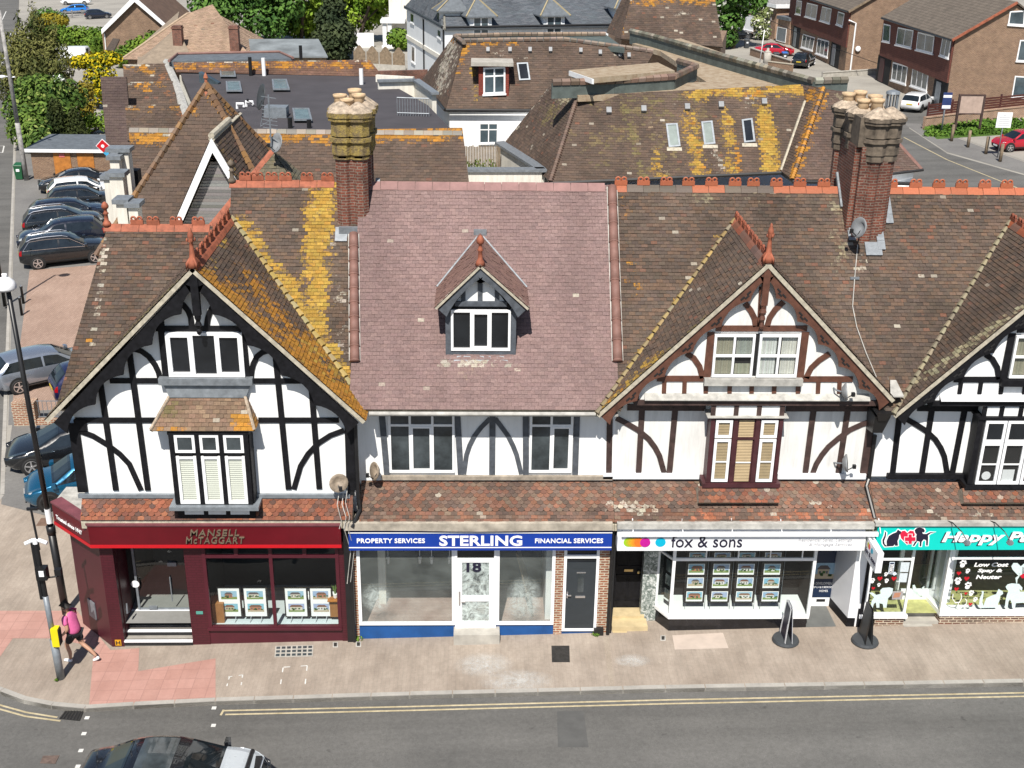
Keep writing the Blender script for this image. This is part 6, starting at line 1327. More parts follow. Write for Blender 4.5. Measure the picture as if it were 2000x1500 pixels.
q=MB();q.box(a.x-1.7,a.x+1.7,a.y-1.7,a.y+1.7,0,a.z-2.2);q.build('wall',M['cream'],HQ)
HF=thing('white_rendered_block','white rendered block with a brown hipped roof, red-cheeked dormer and lichen streaks','building',(3,48,gz(3)))
Fe=Pz(950,211,6.6);Nf=slope_n(52)
fcol=roofcol(RB,[(band([(915,85),(1010,83)],9),ORANGE,.9),(band([(908,90),(893,140)],12),ORANGE,1.0),(band([(922,130),(935,200)],8),YELLOW,.8),(blob(1010,110,60,20),WHITE_L,.55),(blob(1150,100,40,30),(.16,.1,.07),.4)],.006,.02,.15)
tiled(HF,[(906,83),(1100,80),(1276,104),(1262,128),(1150,160),(1062,213),(871,213)],Fe,Nf,fcol)
fa,fb,fc_=PP(906,83,Fe,Nf),PP(871,213,Fe,Nf),Pz(823,158,6.6);nH=plane_of(fa,fb,fc_)
tiled(HF,[(906,83),(871,213),(822,159),(886,71)],fa,nH,roofcol(RB,[(band([(885,90),(862,170)],22),WHITE_L,1.0),(blob(890,78,14,10),ORANGE,.9)],.02))
q=MB();zq=fa.z;q.prism([Pz(x,y,zq-.1)for x,y in((906,84),(1100,80),(1220,94),(1183,67),(888,70))],(0,0,-.3));q.build('flat_roof',M['leadgreen'],HF)
q=MB()
P_=[Pz(x,y,zq+.05)for x,y in((906,83),(888,70),(1000,67),(1183,66))];n=60
for i in range(3):
 m_=int((P_[i+1]-P_[i]).length/.4)
 for k in range(m_):q.tube([P_[i].lerp(P_[i+1],(k+.05)/m_),P_[i].lerp(P_[i+1],(k+.95)/m_)],.14,6,0,jit((.22,.17,.13),.3))
P_=[PP(906,82,Fe,Nf)+V((0,0,.1)),PP(1100,79,Fe,Nf)+V((0,0,.1)),PP(1276,103,Fe,Nf)+V((0,0,.1))]
for i in range(2):
 m_=int((P_[i+1]-P_[i]).length/.4)
 for k in range(m_):q.tube([P_[i].lerp(P_[i+1],(k+.05)/m_),P_[i].lerp(P_[i+1],(k+.95)/m_)],.13,6,0,jit((.2,.15,.12),.3))
q.build('coping_tiles',M['vc'],HF)
yF=fb.y+.25;q=MB();q.prism([V((fb.x+.2,yF,6.5)),V((14,yF,6.5)),V((14,yF+10,6.5)),V((fc_.x+.2,fc_.y+.2,6.5))],(0,0,-6.8));q.build('wall',M['white'],HF)
q=MB();q.tube([fb+V((0,-.12,-.05)),fb+V((11,-.12,.0))],.1,6);q.tube([fb+V((-.05,-.05,-.05)),fc_+V((0,-.1,-.05))],.1,6);q.build('gutter',M['blackmetal'],HF)
quadwin(HF,[(936,240),(973,240),(972,279),(936,280)],(0,yF,0),(0,-1,0),2,2)
dF=Py(965,184,PP(965,186,Fe,Nf).y-.05);yD=dF.y
q=MB();a=Py(935,150,yD);c=Py(994,150,yD);zt_=Py(965,128,yD).z;zb_=Py(965,188,yD).z;q.box(a.x,c.x,yD,yD+3,zb_,zt_);q.build('dormer_cheek',brick('red_hung_tile',(.25,.05,.03),(.2,.04,.025),(.1,.02,.015),.2,.12,.01,.3,.2),HF)
q=MB();q.box(Py(920,120,yD-.3).x,Py(1003,120,yD-.3).x,yD-.35,yD+3.2,zt_,zt_+.22);q.build('dormer_roof',M['concrete'],HF)
quadwin(HF,[(944,132),(987,130),(987,182),(944,184)],(0,yD-.01,0),(0,-1,0),2,2,fr=.1)
rooflight(HF,[(1009,124),(1031,123),(1036,157),(1014,158)],Fe,Nf,pane='darkpane')
q=MB()
for x in(953,996,1035,1075,1134,1172,1211,1228):p=PP(x,99+(x>1120)*(x-1120)*.1,Fe,Nf);q.obox(p+Nf*.1,(.1,0,0),Nf*.1,Nf.cross(V((1,0,0)))*.14)
q.build('roof_vents',M['dish'],HF)
q=MB();zy=5.4;A,B,C_,D_=Pz(890,334,zy),Pz(1058,334,zy),Pz(977,282,zy),Pz(893,326,zy)
for a,c in((A,B),(B,C_)):d=(c-a).normalized();s=V((-d.y,d.x,0))*.18;q.prism([a-s,c-s,c+s,a+s],(0,0,-5))
q.build('yard_wall',M['cream'],HF);q=MB()
for a,c in((A,B),(B,C_)):d=(c-a).normalized();s=V((-d.y,d.x,0))*.3;q.prism([a-s-d*.1,c-s+d*.25,c+s+d*.1,a+s],(0,0,.14))
q.build('yard_coping',M['lead'],HF)
FN=thing('slatted_fence','weathered vertical slat fence inside the white rear yard','fence',tuple(Pz(940,318,4.6)))
q=MB();y_=Pz(940,318,4.6).y;a,c=Py(904,300,y_).x,Py(978,300,y_).x
for k in range(24):x=a+(c-a)*k/24;q.box(x,x+(c-a)/24*.8,y_,y_+.04,4.2,Py(940,286,y_).z+R_.uniform(-.05,.05))
q.build('slats',M['fence'],FN)
HG=thing('brown_roofed_block','large brown tiled block with three skylights and bright yellow lichen stripes','building',(12,34,gz(12)))
Ng=slope_n(48);Ng=(Ng+V((-.045,0,0))).normalized();Ge=Pz(1300,345,5.5)
st=lambda x0,y0,x1,y1,w_:band([(x0,y0),(x1,y1)],w_*1.4)
gcol=roofcol(RB,[(st(1345,225,1370,340,21),YELLOW,1.15),(st(1350,225,1378,345,8),ORANGE,.9),(st(1415,215,1430,335,14),YELLOW,1.05),(st(1428,240,1445,335,7),ORANGE,.9),(st(1490,215,1508,330,20),YELLOW,1.5),(st(1350,183,1560,175,16),YELLOW,1.1),(st(1375,185,1480,182,10),ORANGE,.8),(st(1275,290,1290,345,14),YELLOW,.8),(st(1220,210,1255,345,13),GREEN_L,1.0),(st(1210,200,1245,330,14),WHITE_L,.5),(st(1450,195,1490,200,26),WHITE_L,.55),(st(1395,290,1412,335,10),WHITE_L,.8),(st(1140,200,1330,192,14),GREEN_L,.7),(blob(1280,260,260,130),(.15,.115,.06),.75),(st(1165,200,1190,340,10),WHITE_L,.4),(st(1265,215,1300,340,12),(.26,.2,.13),.6),(st(1320,190,1330,250,14),WHITE_L,.45)],.008,.02,.15)
tiled(HG,[(1129,187),(1300,182),(1400,178),(1568,165),(1572,200),(1525,335),(1440,339),(1165,352),(1070,356)],Ge,Ng,gcol,w=.24,g=.14)
ga_,gb_=PP(1129,187,Ge,Ng),PP(1075,356,Ge,Ng);gl_=Pz(984,281,gb_.z+.1);nL2=plane_of(ga_,gb_,gl_)
tiled(HG,[(1129,187),(1072,352),(984,281),(1078,163)],ga_,nL2,roofcol(RB,[(blob(1100,190,26,22),(.3,.26,.17),1.0),(blob(1080,220,40,40),GREEN_L,1.0),(band([(1078,165),(1010,250)],8),WHITE_L,.5)],.006),w=.24,g=.14)
q=MB()
for i in range(40):p=ga_.lerp(gb_,i/40);r_=ga_.lerp(gb_,(i+.9)/40);q.tube([p+V((0,0,.1)),r_+V((0,0,.05))],[.1,.15],6,0,jit((.13,.085,.065),.2))
q.build('hip_tiles',M['vc'],HG)
va_,vb_=PP(1572,200,Ge,Ng),PP(1525,335,Ge,Ng)
vr=Py(1605,176,va_.y+.3);hb=Pz(1546,350,vb_.z-.3)
nW=plane_of(va_+V((0,0,.0)),vb_,V((vr.x,vr.y-.2,va_.z+1.2)))
tiled(HG,[(1560,165),(1612,172),(1545,352),(1525,335),(1572,200)],vb_,nW,roofcol(RB,[(band([(1608,176),(1550,345)],15),ORANGE,1.4),(band([(1570,190),(1610,180)],20),ORANGE,.85),(band([(1560,240),(1530,330)],10),GREEN_L,.5)],.02),w=.24,g=.14)
hA,hB=PP(1608,174,vb_,nW),PP(1547,352,vb_,nW);nX=plane_of(hA,hB,V((hA.x+3.2,hA.y-3.5,hA.z-4.0)))
tiled(HG,[(1608,174),(1660,180),(1645,250),(1640,350),(1547,352)],hA,nX,roofcol([(.1,.07,.058),(.11,.075,.06)],[(band([(1614,185),(1556,345)],8),ORANGE,1.0),(blob(1625,195,40,25),(.3,.25,.16),.7)],.012),w=.24,g=.14)
q=MB()
for i in range(44):p=hA.lerp(hB,i/44);r_=hA.lerp(hB,(i+.85)/44);q.tube([p+V((0,0,.1)),r_+V((0,0,.05))],[.09,.14],6,0,jit(ORANGE if R_.random()<.75 else(.12,.08,.06),.25))
q.build('bonnet_tiles',M['vc'],HG)
q=MB();q.tube([va_+V((0,0,.06)),vb_+V((0,0,.06))],.07,5);q.build('valley_mortar',M['slab'],HG)
for c4 in([(1300,243),(1323,242),(1329,287),(1306,289)],[(1369,239),(1391,237),(1397,282),(1375,284)],[(1448,235),(1469,232),(1475,278),(1453,280)]):
 rooflight(HG,c4,Ge,Ng,pane='palepane'if c4[0][0]<1440 else 'darkpane')
q=MB()
for x,y in((1189,218),(1257,215),(1342,211),(1408,207),(1492,201)):p=PP(x,y,Ge,Ng);q.obox(p+Ng*.1,(.13,0,0),Ng*.1,Ng.cross(V((1,0,0)))*.16)
q.build('roof_vents',M['dish'],HG)
for x,y in((1317,292),(1387,287),(1464,284)):
 p=PP(x,y,Ge,Ng);q=MB();q.obox(p+Ng*.03,(.38,0,0),Ng*.02,Ng.cross(V((1,0,0)))*.1);q.build('skylight_apron',M['slab'],HG)
zg_=ga_.z+.15
def upstand(pts,h,name,mat,cop=True,w_=.14,z=zg_):
 q=MB();P=[Pz(x,y,z)for x,y in pts];cps=MB()
 for i in range(len(P)-1):
  d=(P[i+1]-P[i]).normalized();s=V((-d.y,d.x,0))*w_;q.prism([P[i]-s,P[i+1]-s,P[i+1]+s,P[i]+s],(0,0,-h))
  m_=max(1,int((P[i+1]-P[i]).length/.42))
  for k in range(m_):cps.tube([P[i].lerp(P[i+1],(k+.04)/m_)+V((0,0,.05)),P[i].lerp(P[i+1],(k+.96)/m_)+V((0,0,.05))],.19,6,0,jit((.2,.14,.11)if name!='mossy'else mixc((.3,.28,.22),(.1,.09,.07),R_.random()),.3))
 q.build('upstand',M[mat],HG)
 if cop:cps.build('coping_tiles',M['vc'],HG)
upstand([(1078,163),(1200,160),(1316,152),(1360,131),(1325,121)],.75,'c','leadgreen',z=zg_+.55,w_=.07)
q=MB();zgr=zg_-.05
q.prism([Pz(x,y,zgr)for x,y in((1129,187),(1110,172),(1380,160),(1290,100),(1235,85),(1330,75),(1460,120),(1605,172),(1612,182),(1568,166),(1400,178))],(0,0,-.3))
m_,t_,p_=newmat('gravel_felt');c_=ramp(t_,noise_n(t_,2.5,7,.75),[(.3,(.2,.13,.08)),(.5,(.32,.25,.17)),(.7,(.4,.34,.26))]);lk(t_,c_,p_.inputs['Base Color']);p_.inputs['Roughness'].default_value=.95;bump(t_,p_,noise_n(t_,30,3),.4,.02);M['gravel']=m_
q.build('gravel_flat_roof',M['gravel'],HG)
upstand([(1232,62),(1275,72),(1400,108),(1480,130),(1590,160),(1655,158)],.8,'mossy','leadgreen',z=zg_+.6,w_=.07)
q=MB();zd_=zg_+.9;q.prism([Pz(x,y,zd_)for x,y in((1112,137),(1285,122),(1318,138),(1155,152))],(0,0,-.28));q.build('dormer_flat_roof',M['gravel'],HG)
q=MB();a,c=Pz(1111,138,zd_-.02),Pz(1156,154,zd_-.02);q.prism([a,c,c+V((0,0,-.25)),a+V((0,0,-.25))],(.1,-.1,0));q.build('dormer_fascia',M['upvc'],HG)
q=MB();a,c=Pz(1118,146,zd_-.3),Pz(1150,158,zd_-.3);q.prism([a,c,c+V((0,0,-.7)),a+V((0,0,-.7))],(.1,.1,0));q.build('dormer_window',M['farpane'],HG)
q=MB();q.prism([V((gl_.x+.5,gl_.y+.3,gb_.z-.2)),V((gb_.x+.3,gb_.y+.35,gb_.z-.2)),V((vb_.x,vb_.y+.35,gb_.z-.2)),V((hB.x+6,hB.y+.3,gb_.z-.2)),V((hB.x+8,hB.y+9,gb_.z-.2)),V((gl_.x+2,gl_.y+12,gb_.z-.2))],(0,0,-6.0));q.build('wall',M['white'],HG)
q=MB();q.tube([gb_+V((0,-.1,-.05)),PP(1525,335,Ge,Ng)+V((0,-.1,-.05)),hB+V((0,-.1,-.05)),hB+V((6,-.1,-.1))],.1,6);q.build('gutter',M['blackmetal'],HG)
HK=thing('far_hipped_roof','tall brown hipped roof with white lichen spots behind the gravel flat roof','building',(16,75,gz(16)))
kb_=Pz(1320,88,7.2);Nk=slope_n(50)
tiled(HK,[(1238,-30),(1392,-30),(1412,92),(1320,78),(1212,76)],kb_,Nk,roofcol(RB,[(band([(1240,5),(1390,2)],14),ORANGE,.9),(blob(1320,25,60,18),WHITE_L,.55),(band([(1225,30),(1212,70)],10),ORANGE,.6)],.03),w=.3,g=.18)
a,c=PP(1238,-30,kb_,Nk),PP(1212,76,kb_,Nk);d=Pz(1184,64,c.z);tiled(HK,[(1238,-30),(1212,76),(1184,64),(1228,-30)],a,plane_of(a,c,d),roofcol(RB,[],.01),w=.3,g=.18)
q=MB();q.prism([Pz(x,y,kb_.z-.1)for x,y in((1188,66),(1214,77),(1320,80),(1408,90),(1420,60),(1210,50))],(0,0,-7.6));q.build('wall',M['brickbrown'],HK)
HO=thing('hipped_outbuilding','low brown hipped roof with black gutter beside the big brick chimney','building',(12.2,14,gz(12)))
oe=Pz(1765,338,5.6);No=slope_n(42)
tiled(HO,[(1700,262),(1738,262),(1800,331),(1690,345)],oe,No,roofcol([(.12,.085,.07),(.11,.075,.062)],[],.004),w=.24,g=.13)
a,c=PP(1738,262,oe,No),PP(1800,331,oe,No);q=MB();q.tube([a,c],.09,6);q.build('hip_tiles',M['browntile'],HO);b0=PP(1690,345,oe,No);q=MB();q.tube([b0+V((0,-.1,0)),c+V((.05,-.1,0))],.08,6);q.build('gutter',M['blackmetal'],HO)
q=MB();q.box(b0.x,c.x-.3,c.y+.25,c.y+6,0,c.z-.05);q.build('wall',M['paleblue'],HO)
HH=thing('apartment_block','pale rendered apartment block with grey slate roof and hipped dormers','building',(4,100,gz(4)))
zH=6.9;A,B=Pz(869,52,zH),Pz(794,12,zH);C_=Pz(1240,46,zH);D_=B+(C_-A)
q=MB();q.prism([A,C_,D_,B],(0,0,-8));q.build('wall',M['paleblue'],HH)
q=MB();up_=V((0,0,4.6));mid=lambda a,c,f:a.lerp(c,f)
r0=A.lerp(D_,.5)*0+(A.lerp(B,.5)).lerp(C_.lerp(D_,.5),.1)+up_;r1=(A.lerp(B,.5)).lerp(C_.lerp(D_,.5),.95)+up_
o_=V((0,-.35,-.2));o2=V((-.35,0,-.2))
SL=[(.1,.115,.13),(.09,.1,.115),(.115,.125,.14)]
for tri in([A+o_,C_+o_,r1,r0],[B+o2,A+o2,r0]):rooftiles(q,[tri],plane_of(*tri[:3]),roofcol(SL,[],.002,0,.08,.1),w=.5,g=.25,lift=.02,slab=.15,dark=(.03,.03,.035))
q.build('roof',[M['tile'],M['slate']],HH)
q=MB();q.tube([A+o_,r0],.12,5);q.build('hip_tiles',plain('hip_grey',(.2,.19,.16),.8),HH)
uF=(C_-A).normalized();uL=(B-A).normalized();nF=V((uF.y,-uF.x,0)).normalized();nL3=V((-uL.y,uL.x,0)).normalized();nL3=nL3 if nL3.x<0 else-nL3
def hdormer(px,py,n_,w_,win=True):
 c=PP(px,py,A,n_)+n_*.05;s=V((-n_.y,n_.x,0));q=MB();a,d=c-s*w_,c+s*w_
 q.prism([a+V((0,0,-1.0)),d+V((0,0,-1.0)),d+V((0,0,.9)),a+V((0,0,.9))],n_*-2.5);dm_=q.build('dormer',M['paleblue'],HH)
 q=MB();tp=c-n_*1.6+V((0,0,2.4));e0,e1=a-s*.45+n_*.4+V((0,0,.85)),d+s*.45+n_*.4+V((0,0,.85));f0,f1=e0-n_*3,e1-n_*3
 for t_ in([e0,e1,tp],[e1,f1,tp],[f0,e0,tp]):q.prism(t_,(0,0,-.12))
 q.build('dormer_roof',M['slate'],dm_)
 q=MB();q.tube([e0,tp],.09,4);q.tube([e1,tp],.09,4);q.build('dormer_hips',plain('lichen_hip',(.3,.25,.15),.9),dm_)
 q=MB();cc=c+n_*.03;q.obox(cc+V((0,0,.0)),s*(w_*.72),n_*.02,(0,0,.78));q.build('window',M['upvc'],dm_)
 q=MB();
 for k in(-1,1):q.obox(cc+s*k*w_*.34+n_*.02,s*w_*.28,n_*.012,(0,0,.66))
 q.build('pane',M['farpane'],dm_)
hdormer(939,50,nF,1.05);hdormer(1082,48,nF,1.05);hdormer(1225,34,nF,1.05);hdormer(858,38,nL3,.8)
for c4 in([(802,24),(809,27),(809,46),(802,43)],[(804,88),(811,92),(811,124),(804,119)],[(855,50),(862,54),(862,76),(855,71)]):quadwin(HH,c4,A,nL3,1,1,fr=.12)
q=MB()
for px in(827,866):p=PP(px,60,A+nL3*.08,nL3);q.tube([V((p.x,p.y,0)),V((p.x,p.y,zH-.3))],.08,5)
q.tube([A+nL3*.25,B+nL3*.25],.09,5);q.tube([A+nF*.3,C_+nF*.3],.09,5);q.build('downpipe',M['blackmetal'],HH)
q=MB();p0,p1=PP(795,75,A,nL3),PP(868,120,A,nL3);q.prism([p0,p1,p1+V((0,0,.4)),p0+V((0,0,.4))],nL3*.12);q.build('string_course',M['cream'],HH)
MO=thing('brick_outbuilding','low brick outbuilding with two orange timber doors and white fascia beside the hedge','building',tuple(G(140,345)))
m0,m1=G(67,350),G(232,345);zt_=gz(m0.x)+2.15;yM=m0.y
q=MB();q.box(m0.x,m1.x+1,yM,yM+5,gz(m0.x)-.1,zt_);q.build('wall',M['brickbrown'],MO)
q=MB();q.box(m0.x-.3,m1.x+1,yM-.25,yM+5.2,zt_,zt_+.06);q.build('roof',M['slate'],MO);q=MB();q.box(m0.x-.3,m1.x+1,yM-.28,yM-.2,zt_-.18,zt_+.05);q.build('fascia',M['upvc'],MO)
for(pl,pr,pt,pb)in((106,139,295,345),(152,184,293,345)):q=MB();a,c,z0,z1=rectY(pl,pr,pt,pb,yM-.03);q.box(a,c,yM-.05,yM,gz(m0.x),z1);q.build('door',M['wood'],MO)
q=MB();a,c,z0,z1=rectY(115,126,300,307,yM-.06);q.box(a,c,yM-.07,yM-.05,z0,z1);q.build('notice',plain('red_notice',(.6,.15,.15),.6),MO)
HI=thing('gable_house','brick gable-fronted house with thick white bargeboards behind the white van','house',tuple(G(260,135)))
i0=G(206,126);yI=i0.y;ia=Py(262,-8,yI-.4);il,ir=Py(198,57,yI-.4),Py(328,50,yI-.4);zt_=il.z
q=MB();q.prism([(i0.x,yI,-1.5),(ir.x-.4,yI,-1.5),(ir.x-.4,yI,zt_),(ia.x,yI,ia.z-.5),(i0.x,yI,zt_)],(0,12,0));q.build('wall',M['brickbrown'],HI)
q=MB()
for e in(il,ir):q.prism([ia,e,e+V((0,13,0)),ia+V((0,13,0))],(0,0,-.15))
q.build('roof',plain('brown_concrete_tile',(.12,.075,.055),.9,var=.2,scale=1.5,bmp=.3),HI)
q=MB()
for e in(il,ir):q.prism([ia+V((0,-.05,0)),e+V((0,-.05,0)),e+V((0,-.05,-.55)),ia+V((0,-.05,-.65))],(0,-.06,0))
q.build('bargeboards',M['upvc'],HI)
q=MB();a,c=Pz(192,120,1.6),Pz(211,122,1.6);q.prism([a,c,c+V((.3,4,1.9)),a+V((0.6,4,1.9))],(0,0,-.15));q.build('porch_roof',M['darkslab'],HI);q=MB();q.tube([Py(209,122,yI-.1),Py(204,66,yI-.1)],.06,5);q.build('downpipe',M['upvc'],HI)
HJ=thing('bungalow','bungalow with a tan hipped roof and two brick chimneys','house',tuple(G(400,120)))
J=lambda px,py,z:Pz(px,py,z);zr_=5.6;ze=1.6;yJ=J(400,118,ze).y;k_=(J(390,26,zr_).y-yJ)/(zr_-ze)
ra,rb_=J(366,27,zr_),J(418,24,zr_);el,er=V((ra.x-5.6,yJ,ze)),V((rb_.x+5.6,yJ,ze));bk=(ra.y-yJ)
q=MB();JC=roofcol([(.33,.235,.165),(.3,.21,.15),(.36,.25,.18)],[(blob(397,62,12,20),(.2,.17,.13),.8)],.002,.02,.12,.1)
rooftiles(q,[[ra,rb_,er,el]],plane_of(ra,er,el),JC,w=.35,g=.22,lift=.03);rooftiles(q,[[ra,el,el+V((0,2*bk,0))]],plane_of(ra,el,el+V((0,2*bk,0))),JC,w=.35,g=.22);rooftiles(q,[[rb_,er,er+V((0,2*bk,0))]],plane_of(rb_,er,er+V((0,2*bk,0))),JC,w=.35,g=.22)
q.build('roof',[M['tile'],M['darkslab']],HJ)
q=MB()
for e,r in((el,ra),(er,rb_)):q.tube([e,r],.16,6)
q.tube([ra,rb_],.16,6);q.build('hip_tiles',plain('tan_hip_tile',(.36,.27,.19),.9),HJ)
q=MB();q.box(el.x+.5,er.x-.5,yJ+.5,yJ+2*bk,-1.2,ze);q.build('wall',M['brickbrown'],HJ)
for px in(349,459):p=Py(px,104,yJ+1.0);t_=Py(px,51,yJ+1.0).z;q=MB();q.box(p.x-.5,p.x+.45,p.y,p.y+1.0,ze,t_);q.box(p.x-.57,p.x+.52,p.y-.07,p.y+1.07,t_-.3,t_-.15);q.build('chimney',M['brickred'],HJ)
q=MB();a,c,z0,z1=Py(270,90,yJ+3),Py(345,60,yJ+3),0,0;q.prism([J(268,125,1.6),J(380,125,1.6),J(345,50,4.6),J(350,22,5.2),J(270,92,2.2)],(0,0,-.2));q.build('side_roof',plain('greyish_tile',(.24,.19,.14),.9,var=.2,scale=2),HJ)
KS=thing('low_shed','long low shed with a streaked grey felt roof in front of the dark conifer','shed',tuple(G(560,118)))
q=MB();p=[Pz(x,y,z)for x,y,z in((482,110,1.9),(640,110,1.9),(622,76,2.9),(480,76,2.9))];q.prism(p,(0,0,-.15));q.build('roof',plain('streaked_felt',(.17,.19,.2),.9,var=.35,scale=.5),KS);q=MB();q.prism([p[0]+V((.2,.3,-.2)),p[1]+V((-.2,.3,-.2)),p[2]+V((0,0,-1)),p[3]+V((0,0,-1))],(0,0,-2.4));q.build('wall',M['fence'],KS)
PF=thing('panel_fence','wavy-topped trellis fence panels on a low wall by the apartment block','fence',tuple(G(740,132)))
q=MB();a,c=Pz(690,122,.3),Pz(792,128,.3)
for k in range(4):
 p0,p1=a.lerp(c,k/4+.01),a.lerp(c,(k+1)/4-.01);top=[p0.lerp(p1,i/8)+V((0,0,1.6+.35*math.cos(math.pi*(i/4-1))))for i in range(9)];q.prism([p0,p1]+top[::-1],(0,.08,0))
q.build('panels',M['fence'],PF);q=MB();q.prism([a,c,c+V((0,0,-.9)),a+V((0,0,-.9))],(0,.3,0));q.build('low_wall',M['concrete'],PF)
PO=thing('portico','white classical porch with square columns at the garden edge','porch',tuple(G(765,92)))
q=MB();b_=G(754,92);
for px in(752,762):p=G(px,94);q.box(p.x-.25,p.x+.25,p.y,p.y+.5,p.z,p.z+3.1);q.box(p.x-.4,p.x+.4,p.y-.1,p.y+.6,p.z,p.z+.3)
q.build('columns',M['upvc'],PO);q=MB();p=G(752,94);q.box(p.x-.5,p.x+2.6,p.y-.3,p.y+3,p.z+3.1,p.z+3.5);q.build('porch_roof',M['signwhite'],PO);q=MB();q.box(p.x+.4,p.x+4,p.y+3,p.y+7,p.z,p.z+6.5);q.build('porch_wall',M['cream'],PO)
WG=thing('garden_wall','short white garden wall under the lime-green trees','wall',tuple(G(715,92)))
q=MB();a,c=G(690,93),G(730,93);q.box(a.x,c.x,a.y,a.y+.4,a.z,a.z+1.8);q.build('wall',M['white'],WG)
BW=thing('brick_parapet_wall','low dark brick wall between the flat felt roof and the white block','wall',tuple(Pz(790,150,5)))
q=MB();a,c=Pz(724,140,6.6),Pz(835,137,6.6);q.prism([a,c,c+V((0,0,-4)),a+V((0,0,-4))],(0,.4,0));q.build('wall',M['brickred'],BW)
M['hung']=brick('dark_hung_tile',(.17,.055,.038),(.135,.043,.03),(.06,.02,.015),.3,.17,.012,.35,.2)
M['browngreytile']=brick('grey_brown_roof_tile',(.17,.14,.11),(.14,.115,.09),(.07,.055,.045),.33,.34,.022,.3,.25)
def semi(label,x,y0,y1,hz,front_px,wall_right,verge,wins_up,wins_dn,gable_wins,split):
 H=thing('semi_detached_house',label,'house',(x,y0,gz(x)));g=gz(x)
 q=MB();ex=x+wall_right;q.box(x+.02,ex,y0,y1,g-.3,g+hz);xm=(x+ex)/2;zr=g+hz+(xm-x)*.62
 q.prism([(x,y0,g+hz),(ex,y0,g+hz),(xm,y0,zr)],(0,y1-y0,0));q.build('wall',M['brickbrown'],H)
 q=MB();o=.35
 for xa_,s in((x,-1),(ex,1)):
  q.prism([(xm,y0-.25,zr+.08),(xa_+s*o,y0-.25,g+hz+.08-o*.62),(xa_+s*o,y1+.2,g+hz+.08-o*.62),(xm,y1+.2,zr+.08)],(0,0,.14))
 q.build('roof',M['browngreytile'],H)
 q=MB();q.beam((x-o,y0-.28,g+hz+.16-o*.62),(xm,y0-.28,zr+.16),.22,(0,-1,0),.06);q.build('verge_trim',M['terra']if verge else M['fence'],H)
 zs=g+2.55;q=MB();q.box(x-.12,x+.05,y0+.1,y1,zs,g+hz-.05);q.build('hung_tiling',M['hung'],H)
 q=MB();q.tube([(x-.4,y0,g+hz-.1),(x-.4,y1,g+hz-.1)],.07,5);q.build('gutter',M['blackmetal'],H)
 for c4 in wins_up:quadwin(H,c4,(x-.13,0,0),(-1,0,0),2 if abs(c4[0][0]-c4[1][0])>16 else 1,1,fr=.12)
 for c4 in wins_dn:quadwin(H,c4,(x+.01,0,0),(-1,0,0),3,1,fr=.14)
 for c4 in gable_wins:quadwin(H,c4,(0,y0-.01,0),(0,-1,0),1,1,fr=.1)
 for a in split:
  q=MB();p0,p1=Px(a[0],a[2],x).y,Px(a[1],a[2],x).y;q.box(x-.03,x+.04,min(p0,p1),max(p0,p1),g,zs);dr=q.build('porch_recess',M['dark'],H)
  q=MB();ym=(p0+p1)/2;q.box(x-.07,x-.03,ym-abs(p1-p0)*.05,ym+abs(p1-p0)*.3,g+.1,zs-.2);q.build('front_door',M['metal']if a[3]else M['maroonwood'],H)
 return H
L2=semi('two-storey tile-hung brick house behind the white car and the slatted fence',41.0,77.5,96.5,6.25,None,9.5,True,[[(1727,46),(1740,49),(1738,83),(1724,80)],[(1755,53),(1785,59),(1780,94),(1750,87)],[(1794,62),(1826,70),(1822,105),(1790,97)],[(1842,73),(1859,78),(1853,114),(1836,108)]],[[(1745,121),(1774,129),(1769,165),(1741,156)],[(1784,132),(1815,140),(1810,178),(1779,167)]],[[(1972,22),(2002,20),(2000,50),(1968,48)],[(1992,78),(2012,78),(2008,120),(1984,119)],[(1982,148),(2010,150),(2005,190),(1975,190)]],[(1712,1738,140,0),(1822,1850,180,1)])
L1=semi('two-storey tile-hung brick house with a white downpipe, behind the black and red cars',39.4,102.8,128.5,6.3,None,9.5,False,[[(1557,0),(1567,2),(1564,29),(1554,27)],[(1577,5),(1598,10),(1594,38),(1573,32)],[(1607,12),(1625,17),(1621,46),(1602,40)],[(1638,22),(1650,26),(1646,52),(1634,47)]],[[(1569,66),(1592,73),(1587,99),(1565,92)],[(1598,74),(1620,80),(1616,112),(1594,104)]],[],[(1548,1562,72,1),(1622,1640,105,1)])
q=MB();q.tube([(39.2,102.65,6.4),(40.0,102.65,6.1),(40.0,102.65,.9)],.09,5);q.build('downpipe',M['upvc'],L1)
q=MB();a=Py(1676,95,102.6);q.lathe(a,[(0,-.1),(.28,-.06),(.28,.05),(0,.1)],10,axis=(0,-1,0));q.build('wall_lamp',M['upvc'],L1)
HX=thing('side_extension','flat-roofed brick extension with a white shutter behind the red car','building',(37,135,1))
a,c=G(1452,62),G(1512,78);q=MB();u=(c-a);u.z=0;n_=V((-u.y,u.x,0)).normalized();n_=n_ if n_.y>0 else-n_
q.prism([a,c,c+n_*12,a+n_*12],(0,0,4.0));q.build('wall',M['brickorange'],HX);q=MB();q.prism([a-n_*.4+V((0,0,4)),c-n_*.4+u*.05+V((0,0,4)),c+n_*12+V((0,0,4)),a+n_*12+V((0,0,4))],(0,0,.45));q.build('roof',M['signwhite'],HX)
q=MB();q.prism([a-n_*.3+V((0,0,4.45)),c-n_*.3+V((0,0,4.45)),c+n_*11.9+V((0,0,4.45)),a+n_*11.9+V((0,0,4.45))],(0,0,.05));q.build('roof_felt',M['weathered'],HX)
quadwin(HX,[(1457,28),(1474,32),(1471,61),(1453,57)],a-n_*.02,-n_,1,1,pane='signwhite');quadwin(HX,[(1494,31),(1507,33),(1505,52),(1492,49)],a-n_*.02,-n_,2,1)
HGa=thing('garage','small brick garage with a grey door beside the far tile-hung house','garage',tuple(G(1527,88)))
